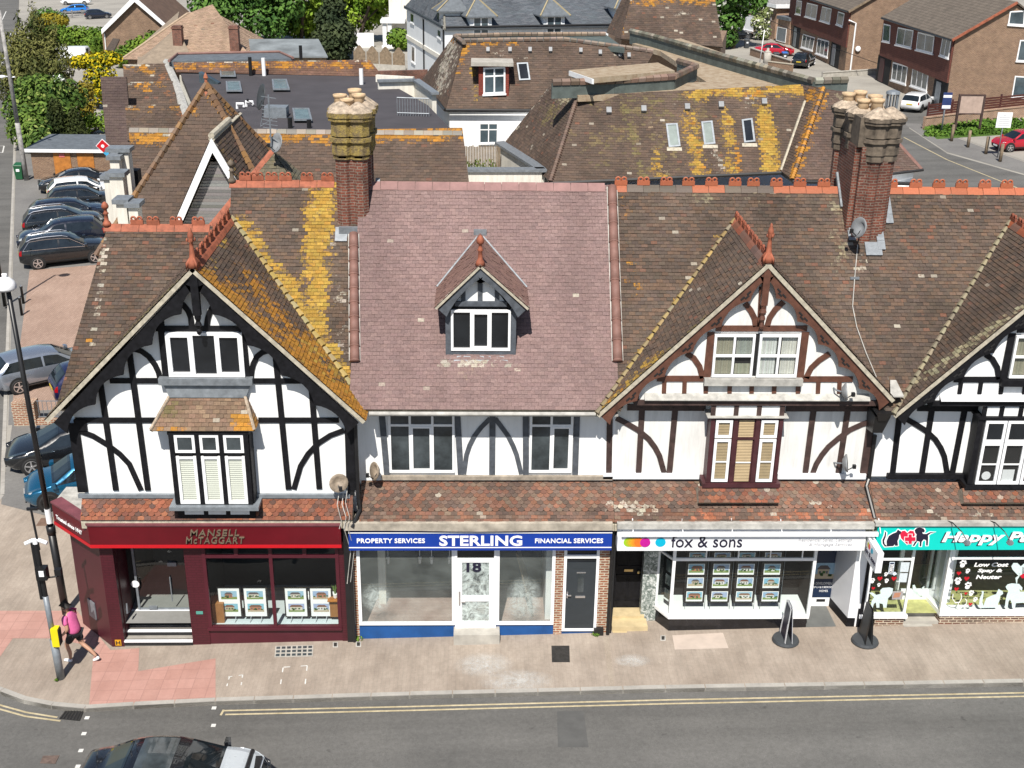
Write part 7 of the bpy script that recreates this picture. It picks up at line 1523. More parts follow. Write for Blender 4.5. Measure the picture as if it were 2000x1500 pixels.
a,c=G(1516,82),G(1540,88);q=MB();u=c-a;u.z=0;n_=V((-u.y,u.x,0)).normalized();n_=n_ if n_.y>0 else-n_;q.prism([a,c,c+n_*8,a+n_*8],(0,0,2.9));q.build('wall',M['brickorange'],HGa);q=MB();q.prism([a-n_*.3+V((0,0,2.9)),c-n_*.3+V((0,0,2.9)),c+n_*8+V((0,0,2.9)),a+n_*8+V((0,0,2.9))],(0,0,.4));q.build('roof',M['slate'],HGa)
quadwin(HGa,[(1519,52),(1537,56),(1534,84),(1516,79)],a-n_*.02,-n_,1,1,pane='metal',name='door',sill=False)
WH=thing('white_house','plain white house wall behind the tree at the top edge','house',(34,165,1));q=MB();a=G(1440,30);q.box(a.x,a.x+9,a.y,a.y+6,0,9);q.build('wall',M['white'],WH)
PROF={'hatch':([(0,.5),(.015,.64),(.05,.76),(.13,.965),(.3,1),(.5,.985),(.6,.93),(.76,.655),(.9,.59),(.97,.5),(1,.36)],(.055,.15,.775,.585),(.02,.125),(.6,.765)),'suv':([(0,.5),(.012,.66),(.045,.76),(.11,.955),(.3,1),(.48,.99),(.57,.95),(.74,.69),(.9,.635),(.97,.55),(1,.38)],(.05,.13,.75,.565),(.02,.105),(.575,.742)),'saloon':([(0,.5),(.015,.66),(.08,.71),(.15,.73),(.3,.965),(.4,1),(.52,.985),(.6,.93),(.77,.66),(.92,.57),(.98,.47),(1,.36)],(.19,.3,.78,.59),(.165,.295),(.6,.77)),'van':([(0,.5),(.008,.95),(.05,.99),(.3,1),(.66,.99),(.72,.95),(.84,.6),(.93,.52),(.98,.44),(1,.3)],(.62,.62,.86,.745),(.012,.013),(.735,.84)),}
def lin(P,t):
 for(a,u),(b,v)in zip(P,P[1:]):
  if t<=b:return u+(v-u)*(t-a)/(b-a)
 return P[-1][1]
def smooth_lin(P,t,r=.018):return sum(lin(P,min(1,max(0,t+r*k/2)))for k in(-2,-1,0,1,2))/5
def car(name,label,cat,pos,rz,kind,L,W,H,mat,trim=None,rails=False,rimcol='alu',group=None,facing=True):
 T=thing(name,label,cat,tuple(pos),0,group);T.rotation_euler=(0,math.atan(KX)*-math.cos(rz),rz)
 top,sw_,rw_,ws_=PROF[kind];wd=[(0,.78),(.03,.92),(.14,1),(.84,1),(.94,.93),(1,.66)];belt=lambda t:H*(.625-.04*t)if kind!='van'else H*.56
 zb=.2 if kind!='suv'else .25
 def sec(t):
  w=W/2*smooth_lin(wd,t,.02);zt=H*smooth_lin(top,t);be=min(belt(t),zt-.03);g=max(0,zt-be-.05);k=min(1,g/(.3*H));e=(1-abs(2*t-1));rise=.1*H*max(0,(abs(t-.5)-.42)/.08)
  ye=w*(.93-(.2 if kind!='van'else .1)*k)
  return[(0,zb+rise),(w*.86,zb+rise),(w*.965,zb+.09+rise),(w,H*.37),(w*.985,H*.48),(w*.94,be),(ye,zt-.045),(ye*.82,zt-.012),(0,zt+.008)]
 def S(t,s,sd=-1):
  q=sec(t);i=min(7,int(s));f=s-i;a,c=q[i],q[i+1];return V((L*(t-.5),sd*(a[0]+(c[0]-a[0])*f),a[1]+(c[1]-a[1])*f))
 n=44;b=MB();v=[];f=[]
 ts=[.5-.5*math.cos(math.pi*i/n)for i in range(n+1)];ts=[.5*a+.5*i/n for i,a in enumerate(ts)]
 for t in ts:q=sec(t);ring=[(-y,z)for y,z in q[1:]]+[(q[8][0],q[8][1])]*0+[(y,z)for y,z in q[7:0:-1]];v+=[V((L*(t-.5),y,z))for y,z in ring];m=len(ring)
 for i in range(n):
  for k in range(m):k2=(k+1)%m;f.append((i*m+k,i*m+m+k,i*m+m+k2,i*m+k2))
 f+=[tuple(range(m)),tuple(range(n*m+m-1,n*m-1,-1))];b.mesh(v,f);b.build('body',mat,T,True,local=True)
 def patch(b,c,s0,s1,off=.006,sides=(-1,1),nu=8,nv=5):
  for sd in sides:
   G_=[[None]*(nv+1)for _ in range(nu+1)]
   for i in range(nu+1):
    for j in range(nv+1):
     u,w_=i/nu,j/nv;t0,t1=c[0]+(c[2]-c[0])*w_,c[1]+(c[3]-c[1])*w_;t=t0+(t1-t0)*u;s=s0+(s1-s0)*w_
     p=S(t,s,sd);du=S(min(1,t+.004),s,sd)-S(max(0,t-.004),s,sd);dv=S(t,min(8,s+.05),sd)-S(t,s-.05,sd);nn=du.cross(dv);nn=nn.normalized()if nn.length>1e-9 else V((0,sd,0))
     if nn.dot(V((0,sd*.3,.3))if s>6 else V((0,sd,0)))<0:nn=-nn
     G_[i][j]=p+nn*off
   for i in range(nu):
    for j in range(nv):
     q=[G_[i][j],G_[i+1][j],G_[i+1][j+1],G_[i][j+1]];b.poly(q if sd<0 else q[::-1])
 r0,r1,f0,f1=sw_;mid=.44 if kind!='van'else None
 if kind=='van':q=MB();patch(q,(.66,.83,.66,.745),5.1,5.85);q.build('side_window',M['carglass'],T,True,local=True)
 else:
  for c in((r0,mid-.008,r1,mid-.008),(mid+.012,f0,mid+.012,f1)):
   for sd in(-1,1):q=MB();patch(q,c,5.1,5.86,sides=(sd,));q.build('side_window',M['carglass'],T,True,local=True)
 q=MB();patch(q,(ws_[0],ws_[1])*2,6.15,8);q.build('windscreen',M['carglass'],T,True,local=True)
 q=MB();patch(q,(rw_[0],rw_[1])*2,6.15,8)if kind!='van'else q.box(-L/2-.01,-L/2+.01,-.7,.7,H*.6,H*.88);q.build('rear_window',M['carglass'],T,True,local=True)
 for sd in(-1,1):
  q=MB();patch(q,(.945,.985,.93,.965),4.1,5.0,.008,(sd,),4,3);q.build('headlight',M['headlamp'],T,True,local=True)
  q=MB();patch(q,(.006,.03,.006,.04),4.0,5.3,.008,(sd,),4,3);q.build('tail_light',M['taillamp'],T,True,local=True)
  q=MB();p=S(f0-.02,5.25,sd);q.hexa([p+V((dx,sd*dy,dz))for dz in(0,.13)for dx,dy in((-.06,.0),(.09,.02),(.05,.2),(-.06,.2))]);q.build('wing_mirror',mat if kind!='van'else M['dark'],T,local=True)
 q=MB();q.box(L/2-.06,L/2+.004,-W*.28,W*.28,H*.2,H*.36);q.build('grille',M['dark'],T,local=True)
 for e,c in((L/2+.008,'letterwhite'),(-L/2-.008,'plate')):q=MB();q.box(e-.012,e+.012,-.26,.26,H*(.25 if e>0 else .44),H*(.25 if e>0 else .44)+.11);q.build('number_plate',M[c],T,local=True)
 q=MB()
 for s in(2.0,):patch(q,(.04,.96)*2,1.1,2.3,.004)
 q.build('sill',M['dark'],T,local=True)
 if trim:
  q=MB();P=[S(r0+(f0-r0)*i/12,5.08,-1)+V((0,-.012,0))for i in range(13)];q.tube(P,.014,4);P2=[S(r1+(f1-r1)*i/12,5.9,-1)+V((0,-.012,.0))for i in range(13)];q.tube(P2,.012,4);q.tube([P[0],P2[0]],.012,4);q.tube([P[-1],P2[-1]],.012,4);q.build('window_trim',M['alu'],T,local=True)
 if rails:
  q=MB()
  for sd in(-1,1):q.tube([S(.1+.45*i/8,6.4,sd)+V((0,0,.05 if 0<i<8 else 0))for i in range(9)],.025,5)
  q.build('roof_rail',M['alu'],T,local=True)
 r=.345 if kind in('suv','van')else .325
 for t in(.19,.815):
  for sd in(-1,1):
   x,y=L*(t-.5),sd*(W/2+.012)
   q=MB();q.lathe((x,sd*(W/2-.12),r+.03),[(0,0),(r*1.16,0),(r*1.16,.128),(0,.128)],20,axis=(0,sd,0));q.build('wheel_arch',M['dark'],T,local=True)
   q=MB();q.lathe((x,y-sd*.2,r),[(r*.6,.0),(r*.96,.0),(r,.04),(r,.17),(r*.95,.21),(r*.7,.215),(r*.68,.19)],20,axis=(0,sd,0));w_=q.build('wheel',M['rubber'],T,True,local=True)
   q=MB();c=V((x,y+sd*.005,r));q.lathe(c,[(r*.72,-.02),(r*.72,.012),(r*.64,.014),(r*.62,-.02)],20,axis=(0,sd,0));q.lathe(c,[(0,-.0),(r*.17,0),(r*.15,.02),(0,.02)],10,axis=(0,sd,0))
   for k in range(5):a=k*2*math.pi/5+.3;d=V((math.cos(a),0,math.sin(a)));e=V((-d.z,0,d.x));q.obox(c+d*r*.4+V((0,sd*.004,0)),d*r*.26,e*r*.085,V((0,.012,0)))
   q.build('rim',M[rimcol],w_,local=True)
 return T,S
M['carglass']=plain('car_glass',(.01,.014,.017),.03,var=.5,spec=.9);M['headlamp']=plain('headlamp_glass',(.5,.52,.54),.1,.3,var=.2);M['taillamp']=plain('tail_lamp',(.3,.005,.01),.15,var=.2);M['plate']=plain('yellow_plate_sheet',(.6,.45,.04),.4,var=.05)
PT_={k:paint(k+'_paint',c,.22,fl)for k,c,fl in(('black',(.008,.009,.011),.0),('navy',(.01,.014,.028),.2),('white',(.8,.81,.82),0),('silver',(.36,.4,.47),.7),('petrol',(.005,.1,.2),.5),('red',(.42,.006,.02),.1),('bright_blue',(.01,.2,.65),.3),('indigo',(.012,.013,.06),.3),('charcoal',(.022,.024,.025),.2))}
def park(label,name,pa,pb,kind,L,W,H,col,cat='car',flip=False,along=None,**k):
 """pa, pb: where the camera-side rear and front wheels touch the ground; pb=None uses heading 'along' from a ground centre"""
 if pb is not None:
  a,c=G(*pa),G(*pb);d=c-a;rz=math.atan2(d.y,d.x);m=(a+c)/2;nrm=V((-d.y,d.x,0)).normalized();nrm=nrm if nrm.y>0 else-nrm;m=m+nrm*(W/2-.1)
 else:m=V(pa)if len(pa)==3 else G(*pa);rz=math.radians(along)
 m.z=gz(m.x)+.01;return car(name,label,cat,m,rz,kind,L,W,H,PT_[col],**k)
row=[('black SUV with bright window trim, its flank towards the brick forecourt','suv',4.7,36.9,(37,490),0,'black',dict(trim=True,rails=True)),('dark navy SUV nosing towards the side street beside the trimmed black SUV','suv',4.8,39.9,(31,455),180,'navy',dict()),('black SUV with silver roof rails behind the navy SUV','suv',4.6,42.9,(42,425),0,'black',dict(trim=True,rails=True)),('dark blue-black estate behind the silver-railed SUV','hatch',4.75,45.7,(51,395),0,'navy',dict(trim=True)),('black hatchback with chrome window line beside the white car','hatch',4.3,49.0,(88,370),0,'black',dict(trim=True)),('white hatchback in the row of dark parked cars','hatch',4.4,51.6,(89,350),0,'white',dict()),('black saloon parked along the brick outbuilding','saloon',4.8,54.4,(73,345),180,'black',dict(trim=True))]
for lb,kind,L_,y,(pl,py),hd,col,kw in row:
 hgt={'suv':1.66,'hatch':1.48,'saloon':1.43}[kind];a_=math.radians(20);y-=.9;x=Py(pl,py,y-L_/2*math.sin(a_)).x+L_/2*math.cos(a_)-.13
 park(lb,'parked_car',(x,y+.3,0),None,kind,L_,1.86,hgt,col,along=hd+20,group='cars parked side by side in the car park',**kw)
park('silver-blue hatchback parked on the brick forecourt','parked_car',(43,768),(166,739),'hatch',4.35,1.76,1.46,'silver')
p=G(113,800);park('deep indigo car mostly hidden behind the gable eaves','parked_car',(p.x+1.5,p.y+1.6,0),None,'hatch',4.2,1.75,1.5,'indigo',along=28)
p=G(52,931);park('black saloon with its nose towards the side street','parked_car',(p.x+1.35,p.y+1.4,0),None,'saloon',4.7,1.85,1.42,'black',along=197,trim=True)
p=G(82,998);park('small petrol-blue hatchback with black wheels beside the maroon shop','parked_car',(p.x+1.15,p.y+1.15,0),None,'hatch',3.85,1.73,1.42,'petrol',along=200,rimcol='blackmetal')
park('white panel van among the conifers','panel_van',tuple(G(136,124)),None,'van',4.9,1.95,2.0,'white','van',along=178)
park('dark blue car half hidden behind the white van','parked_car',tuple(G(152,92)),None,'suv',4.4,1.8,1.6,'navy',along=88)
park('bright blue hatchback beyond the low rail fence','parked_car',tuple(G(147,26)),None,'hatch',4.6,1.8,1.5,'bright_blue',along=185)
park('white car at the top edge behind the bright blue car','parked_car',tuple(G(150,9)),None,'saloon',5.4,1.9,1.5,'white',along=182)
park('dark car with red tail lights below the gable house','parked_car',tuple(G(192,36)),None,'hatch',4.2,1.8,1.5,'navy',along=20)
park('red coupe on the driveway of the tile-hung houses','parked_car',tuple(G(1511,108)),None,'saloon',4.7,1.8,1.42,'red',along=-14)
park('black crossover seen from behind on the driveway','parked_car',tuple(G(1568,130)),None,'suv',4.4,1.85,1.6,'charcoal',along=62)
park('black car in the shade under the street tree','parked_car',tuple(G(1440,76)),None,'hatch',4.2,1.75,1.45,'black',along=-10)
park('white crossover with black rear window turning into the drive','parked_car',tuple(G(1790,214)),None,'suv',4.3,1.85,1.58,'white',along=52,rimcol='blackmetal')
park('bright red hatchback parked behind the short timber posts','parked_car',tuple(G(1990,292)),None,'hatch',4.0,1.72,1.48,'red',along=188)
pr=G(365,1500,-.11);RC,Sf=park('black car with a glass roof and bonnet coloured pale grey as sky reflection on the main road','moving_car',(pr.x+.0,pr.y-1.18,0),None,'saloon',4.15,1.8,1.4,'black',along=-1)
RC.location.z=gz(RC.location.x)-.1
q=MB();c_=[Sf(.3+.27*i/10,7.0+0*i,-1)for i in range(11)]
for sd in(1,-1):
 for i in range(8):
  for j in range(4):
   a=lambda u,v:Sf(.35+.19*u,6.6+1.4*v,sd)+V((0,0,.012))
   q.poly([a(i/8,j/4),a((i+1)/8,j/4),a((i+1)/8,(j+1)/4),a(i/8,(j+1)/4)][::sd])
q.build('glass_roof',M['midpane'],RC,True,local=True)
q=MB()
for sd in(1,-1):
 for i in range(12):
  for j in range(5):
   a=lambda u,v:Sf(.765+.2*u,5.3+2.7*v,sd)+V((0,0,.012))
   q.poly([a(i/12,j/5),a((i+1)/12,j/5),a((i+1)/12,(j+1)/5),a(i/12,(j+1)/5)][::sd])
q.build('bonnet',paint('sky_reflection_grey',(.48,.52,.55),.3,.2),RC,True,local=True)  # sky reflected in the black bonnet, put in as a pale grey colour
q=MB();a=Sf(.945,7.2,1);q.tube([Sf(.9,6.2,1)+V((0,0,.03)),Sf(.9,8,1)+V((0,0,.05))],.05,6);q.box(a.x-.1,a.x+.06,-.75,.62,a.z-.02,a.z+.05);q.build('bonnet_vent',M['blackmetal'],RC,local=True)
M['leaf']=vcol('foliage',.75,6,.15,0,.2);M['bark']=plain('bark',(.1,.075,.055),.95,var=.4,scale=6,bmp=.4)
def leafcards(b,blobs,n,size,pal,rr,up=0.0,thin=1.0):
 tot=sum(x[3]**2 for x in blobs)
 for(cx,cy,cz,r,*sq)in blobs:
  sz=sq[0]if sq else .85
  for _ in range(int(n*r*r/tot)):
   d=V((rr.gauss(0,1),rr.gauss(0,1),rr.gauss(0,1))).normalized();k=rr.random()**.4;p=V((cx+d.x*r*k,cy+d.y*r*k,cz+d.z*r*k*sz))
   if fbm(p,.9/max(.6,r*.5))<-.28*k:continue
   s=size*rr.uniform(.6,1.3);c=mixc(pal[0],pal[1],max(0,min(1,.5+fbm(p,.55)*1.1+rr.uniform(-.25,.25))))
   if len(pal)>2 and rr.random()<pal[3]:c=pal[2]
   nrm=(d+V((rr.uniform(-.8,.8),rr.uniform(-.8,.8),rr.uniform(-.3,1.0)))).normalized();a=nrm.orthogonal().normalized();q=nrm.cross(a);th=rr.random()*6.28;a,q=a*math.cos(th)+q*math.sin(th),q*math.cos(th)-a*math.sin(th)
   if up:q=(q+V((0,0,up))).normalized();a=a*thin
   b.poly([p-q*s*.6,p+a*s*.38-q*s*.05,p+q*s*.7,p-a*s*.38-q*s*.05],0,jit(c,.12))
def plant(name,label,cat,base,blobs,n,size,pal,trunk=.12,seed=1,group=None,**k):
 base=V(base);T=thing(name,label,cat,tuple(base),0,group);rr=random.Random(seed);B_=[(base.x+x[0],base.y+x[1],base.z+x[2],*x[3:])for x in blobs]
 q=MB();leafcards(q,B_,n,size,pal,rr,**k);q.build('crown',M['leaf'],T)
 q=MB();top=max(B_,key=lambda x:x[2]);q.tube([base-V((0,0,.1)),base.lerp(V(top[:3]),.5),V(top[:3])],[trunk,trunk*.75,trunk*.3],7)
 for x in B_[:6]:m_=base.lerp(V(top[:3]),.35);q.tube([m_,m_.lerp(V(x[:3]),.6)+V((0,0,.2)),V(x[:3])],[trunk*.5,trunk*.35,trunk*.12],5)
 q.build('trunk',M['bark'],T);return T
GRN=((.03,.08,.015),(.11,.22,.04));LIME=((.1,.19,.015),(.32,.45,.05));DRK=((.02,.034,.014),(.065,.085,.035));CON=((.04,.055,.014),(.17,.17,.05));HEDG=((.05,.11,.012),(.17,.26,.03));YEL=((.2,.17,.005),(.6,.48,.01))
def blobs(rr,n,rx,ry,z0,z1,r0,r1):return[(rr.uniform(-rx,rx),rr.uniform(-ry,ry),rr.uniform(z0,z1),rr.uniform(r0,r1))for _ in range(n)]
rb=random.Random(5)
plant('broadleaf_tree','big dark green broadleaf tree behind the tan bungalow roof','tree',G(505,88),blobs(rb,12,5.5,3,3,9,2.2,3.4),12000,.5,GRN,.3,11)
plant('broadleaf_tree','lime-green tree between the broadleaf tree and the dark conifer','tree',G(588,80),blobs(rb,9,3.6,3,2.0,9,2,2.9),8000,.5,LIME,.25,12)
plant('broadleaf_tree','lime-green tree between the dark conifer and the white porch','tree',G(698,82),blobs(rb,10,4.2,3,2.5,9,2,3.0),9000,.5,LIME,.28,13)
plant('conifer_tree','dark ragged conifer standing in front of the lime-green trees','tree',G(655,116),[(0,0,9.5,.6,2),(0,0,8,.9,1.4),(.1,0,6.3,1.5,1),(-.3,.2,4.6,2.0,.9),(.3,-.2,3.0,2.4,.8),(0,0,1.6,2.5,.8),(1.2,0,2.2,1.6),(-1.3,0,2.4,1.6)],8000,.42,DRK,.22,14,up=-.4)
plant('street_tree','dark green street tree with white specks above the black car','tree',G(1432,95),[(0,0,7.5,3,.9),(1.6,0,5.8,2.2),(-1.4,.5,6,2.4),(.4,0,9.5,2.4),(-.5,0,3.4,1.8),(-1.0,0,1.4,1.6)],7000,.5,GRN+((.4,.4,.35),.04),.25,15)
plant('rounded_bush','bright green bush beside the white porch','bush',G(778,100),[(0,0,1.6,1.5),(.8,0,1.2,1.2)],1800,.4,HEDG,.1,16)
plant('flowering_bush','white-blossomed bush in front of the side extension','bush',G(1482,78),[(0,0,2.2,1.3),(.5,0,3.4,1.0),(.4,0,1,1.2)],1700,.36,((.1,.14,.03),(.3,.34,.15),(.7,.7,.62),.25),.1,17)
plant('feathery_conifer','large feathery brown-green conifer with upright plumes beside the side street','conifer',G(86,215),[(0,0,5.4,2.0,1.2),(-1.6,-.5,4.2,1.8,1.2),(1.6,0,4.2,1.8,1.2),(-.2,-1,2.6,2.4,1.1),(1.8,-.6,2.0,1.8),(-2.4,-.6,2.4,1.6,1.2),(.4,0,7.0,1.1,1.7),(-.9,0,6.4,.9,1.9),(1.4,0,6.2,.8,1.9),(-2.0,0,5.8,.7,2),(.2,0,8.6,.45,3),(-1.2,0,7.8,.4,3),(1.9,0,7.4,.4,3),(-2.6,0,6.4,.4,3),(2.6,-.3,5.4,.5,3),(.9,-.4,7.6,.4,3)],17000,.32,CON,.2,18,up=.7,thin=.6)
plant('laurel_bush','broad mixed green laurel bush at the foot of the utility pole','bush',G(62,292),[(0,0,1.6,1.8),(-.6,2.5,2.6,2.2),(.9,-1.2,1.3,1.5),(1.4,1.5,2.4,1.9),(-1,5,3.0,2.2),(1.6,-2.2,1.0,1.2),(.6,3,4.0,1.8),(-1.6,7,3.2,2),(1.8,4.5,3.4,1.7)],13000,.3,((.03,.07,.012),(.12,.19,.03),(.22,.27,.07),.1),.15,19)
for k,(px,py,h_,lb)in enumerate(((118,292,3.9,'taller dark columnar yew with a rounded top beside the laurel bush'),(152,290,2.9,'shorter dark columnar yew beside the brick outbuilding'))):
 plant('columnar_yew',lb,'conifer',G(px,py),[(0,0,h_*.2,.95,1),(0,0,h_*.42,.95,1.1),(0,0,h_*.65,.8,1.3),(0,0,h_*.85,.5,1.4)],4500,.2,((.014,.026,.006),(.05,.062,.014)),.12,20+k,up=.8,group='dark columnar yews')
plant('hedge','long bright green clipped hedge behind the white van','hedge',G(165,98),[(dx,0,1.5+(dx%1.7)*.2,1.7)for dx in(-5,-3.6,-2.2,-.8,.6,2,3.4)]+[(3,-3,1.4,1.7),(3.2,-6,1.4,1.7),(2.6,-1.5,1.8,1.6)],8000,.34,HEDG,.1,23)
plant('round_shrub','dark green rounded shrub on the street corner above the golden shrub','bush',G(92,62),[(0,0,1.8,2.1),(1.5,.4,1.6,1.8),(-1,0,1.2,1.5)],2600,.36,GRN,.12,24)
plant('golden_shrub','golden domed shrub in front of the dark rounded shrub','bush',G(104,84),[(0,0,3.1,1.5,.6),(1.2,.2,2.9,1.3,.6),(-1.1,.1,2.8,1.2,.6)],2600,.3,((.13,.11,.01),(.38,.3,.02)),.12,25)
plant('yellow_bush','vivid yellow flowering bush beside the ochre shrub','bush',G(190,212),[(0,0,4.4,1.4,.6),(1.6,.3,4.6,1.2,.6),(-1.2,0,4.2,1.1,.6),(.8,-.5,3.0,1.6),(.6,-.6,1.6,1.3)],4600,.26,YEL+((.06,.1,.01),.3),.12,26)
plant('ochre_shrub','ochre-yellow upright shrub above the concrete path','bush',G(173,240),[(0,0,1.6,.9,1.2),(.1,0,2.9,.8,1.1),(0,0,.7,.7)],1800,.24,((.14,.12,.015),(.36,.27,.03)),.08,27)
plant('climber','mid-green shrub against the brick gable house','bush',G(245,132),[(0,0,1.2,1.5),(1.3,.3,2.0,1.5),(2.4,.5,2.6,1.3),(3.4,.3,3.4,1.0)],2600,.34,HEDG,.1,28)
plant('white_rose','white-flowering rose bush between the yew and the conifer','bush',G(130,236),[(0,0,2.4,.8),(.3,0,1.4,.9),(-.2,0,3.6,.6)],1300,.22,((.03,.08,.01),(.1,.18,.03),(.8,.8,.76),.3),.06,29)
plant('boundary_bush','green boundary planting over the brick outbuilding roof','bush',G(170,262),[(0,0,1.0,1.1),(1.5,.2,1.1,1.0),(2.6,.2,1.2,.9)],1500,.26,HEDG,.06,30)
q=MB();rr=random.Random(9)
for _ in range(2600):
 px,py=rr.uniform(1808,2010),rr.uniform(236,272);t_=(px-1808)/202
 if py>268-t_*8 or py<246-t_*14:continue
 p=G(px,py);leafcards(q,[(p.x,p.y,p.z+.12,.28)],4,.2,((.035,.09,.01),(.12,.22,.03)),rr)
tag(q.build('grass_verge',M['leaf']),'lush green verge below the slatted fence',None,None,'stuff')
for k,(px,py)in enumerate(((703,1249),(1163,1240),(112,1330))):
 p=G(px,py);q=MB();leafcards(q,[(p.x,p.y,p.z+.04,(.13,.13,.06)[k],.5)],(80,80,25)[k],.05,HEDG,rr);tag(q.build('weed',M['leaf']),['weeds at the foot of the black downpipe beside the blue plinth','weeds at the foot of the anthracite door pier','tiny weed tuft at the foot of the signal pole'][k],'weeds','weeds in the paving')
YP=thing('yard_plants','straggly green plants growing inside the white rear yard','plants',tuple(Pz(930,325,4.4)))
p=YP.location;q=MB();leafcards(q,[(p.x,p.y-.3,4.5,.5),(p.x+.8,p.y-.3,4.5,.45),(p.x-.6,p.y-.3,4.5,.4)],300,.2,((.05,.07,.015),(.16,.2,.06)),rr,up=1.0,thin=.5);q.build('leaves',M['leaf'],YP)
def T1(name,label,cat,base,parts,group=None):
 if len(parts)==1:
  q=MB();parts[0][2](q);mt=parts[0][1];return tag(q.build(name,M[mt]if isinstance(mt,str)else mt,None,parts[0][0]in SMO),label,cat,group)
 T=thing(name,label,cat,tuple(base),0,group)
 for nm,mt,fn in parts:q=MB();fn(q);q.build(nm,M[mt]if isinstance(mt,str)else mt,T,True if nm in SMO else False)
 return T
SMO=('pole','dish','lamp_head','lantern','post')
X,Y_,Z_=V((1,0,0)),V((0,1,0)),V((0,0,1))
b0=G(129,1198);tp=V((Py(14,556,b0.y).x,b0.y,Py(14,556,b0.y).z));L_=tp-b0;at=lambda f:b0+L_*f
def fpost(q):q.tube([b0,at(.27)],.105,12);q.tube([at(.265),at(.29)],.12,12);q.tube([at(.29),at(1)],[.075,.06],12)
T1('lamp_post','tall black lamp post with a white domed head and white band, by the maroon shop','lamp post',b0,[('pole','blackmetal',fpost),('white_band','signwhite',lambda q:q.tube([at(.3),at(.345)],.082,12)),('lamp_head','signwhite',lambda q:(q.lathe(tp+V((-.04,0,-.12)),[(.0,.0),(.24,0),(.27,.05),(.22,.2),(.1,.31),(0,.34)],18),q.obox(tp+V((-.03,0,.24)),X*.06,Y_*.03,Z_*.05))),('lamp_glass','metal',lambda q:q.lathe(tp+V((-.04,0,-.16)),[(0,0),(.18,.01),(.2,.05)],14))])
s0=G(119,1325);s1=V((Py(68,1062,s0.y).x,s0.y+.05,Py(68,1062,s0.y).z));L2_=s1-s0;as_=lambda f:s0+L2_*f
s2=s1+V((.02,.1,.0));s3=V((Py(58,1000,s0.y).x,s0.y+.1,Py(58,1000,s0.y).z))
bx=as_(.33);cx_=as_(.8)
SG=T1('signal_pole','grey pedestrian crossing pole with a yellow push-button box and cameras on top','signal pole',s0,[('pole','metal',lambda q:(q.tube([s0,as_(.3)],.1,12),q.tube([as_(.3),as_(.62)],.07,12))),('upper_pole','blackmetal',lambda q:(q.tube([as_(.6),as_(1)],.062,10),q.tube([as_(.6)+V((-.1,0,0)),as_(1)+V((-.08,0,0))],.05,8),q.tube([as_(.95)+V((.06,0,0)),s3],.03,6),q.box(s3.x-.1,s3.x+.16,s3.y-.03,s3.y+.03,s3.z,s3.z+.06))),('push_button_box',plain('signal_yellow',(.75,.6,.01),.45,var=.05),lambda q:q.obox(bx+V((.1,-.05,.0)),X*.09,Y_*.1,Z_*.26)),('button_face','dark',lambda q:q.obox(bx+V((.2,-.05,0)),X*.012,Y_*.09,Z_*.22)),('signal_box','blackmetal',lambda q:(q.obox(cx_+V((.06,-.08,0)),X*.13,Y_*.1,Z_*.17),q.tube([cx_+V((.1,0,-.2)),cx_+V((.42,0,-.15))],.022,6),q.obox(cx_+V((.44,-.03,.0)),X*.08,Y_*.07,Z_*.08))),('label_plate','signwhite',lambda q:q.obox(cx_+V((.08,-.19,.03)),X*.06,Y_*.006,Z_*.08)),('camera','signwhite',lambda q:(q.tube([s1+V((-.24,-.05,.0)),s1+V((-.04,0,.08))],.05,8),q.tube([s1+V((.3,-.05,.02)),s1+V((.08,0,.08))],.05,8),q.lathe(s1,[(.07,-.02),(.07,.1),(0,.12)],8)))])
p=G(10,598);T1('lamp_post','black lamp post by the bollards casting its shadow on the forecourt','lamp post',p,[('pole','blackmetal',lambda q:(q.tube([p,p+Z_*7.0],[.09,.06],10),q.tube([p+Z_*7.0,p+V((.5,0,7.1))],.04,6))),('lamp_head','blackmetal',lambda q:q.lathe(p+V((.5,0,7.0)),[(0,0),(.3,0),(.2,.15),(0,.2)],12))])
for(px,py),lb in(((46,593),'black bollard with a silver top on the forecourt edge'),((43,616),'black bollard half hidden behind the tall lamp post')):
 p=G(px,py);T1('bollard',lb,'bollard',p,[('post','blackmetal',lambda q:q.lathe(p,[(.07,0),(.06,.8),(.075,.82),(.075,.88),(.03,.93),(0,.94)],10)),('cap','alu',lambda q:q.lathe(p+Z_*.88,[(.06,0),(.04,.07),(0,.09)],8))],'bollards on the brick forecourt')
u=G(52,352);ut=V((Py(-2,20,u.y).x,u.y,Py(-2,20,u.y).z));lm=u+(ut-u)*.62
T1('utility_pole','weathered timber utility pole with a small white street lantern at the hedge','utility pole',u,[('pole','weathered',lambda q:(q.tube([u,u+(ut-u)*.35],.17,10),q.tube([u+(ut-u)*.35,ut],[.15,.12],10))),('lantern','signwhite',lambda q:(q.lathe(lm+V((-.45,-.2,0)),[(0,0),(.3,.02),(.2,.12),(0,.16)],10),q.tube([lm,lm+V((-.45,-.2,.1))],.04,5),q.lathe(lm+V((.35,-.2,0)),[(0,0),(.16,.02),(0,.1)],8)))])
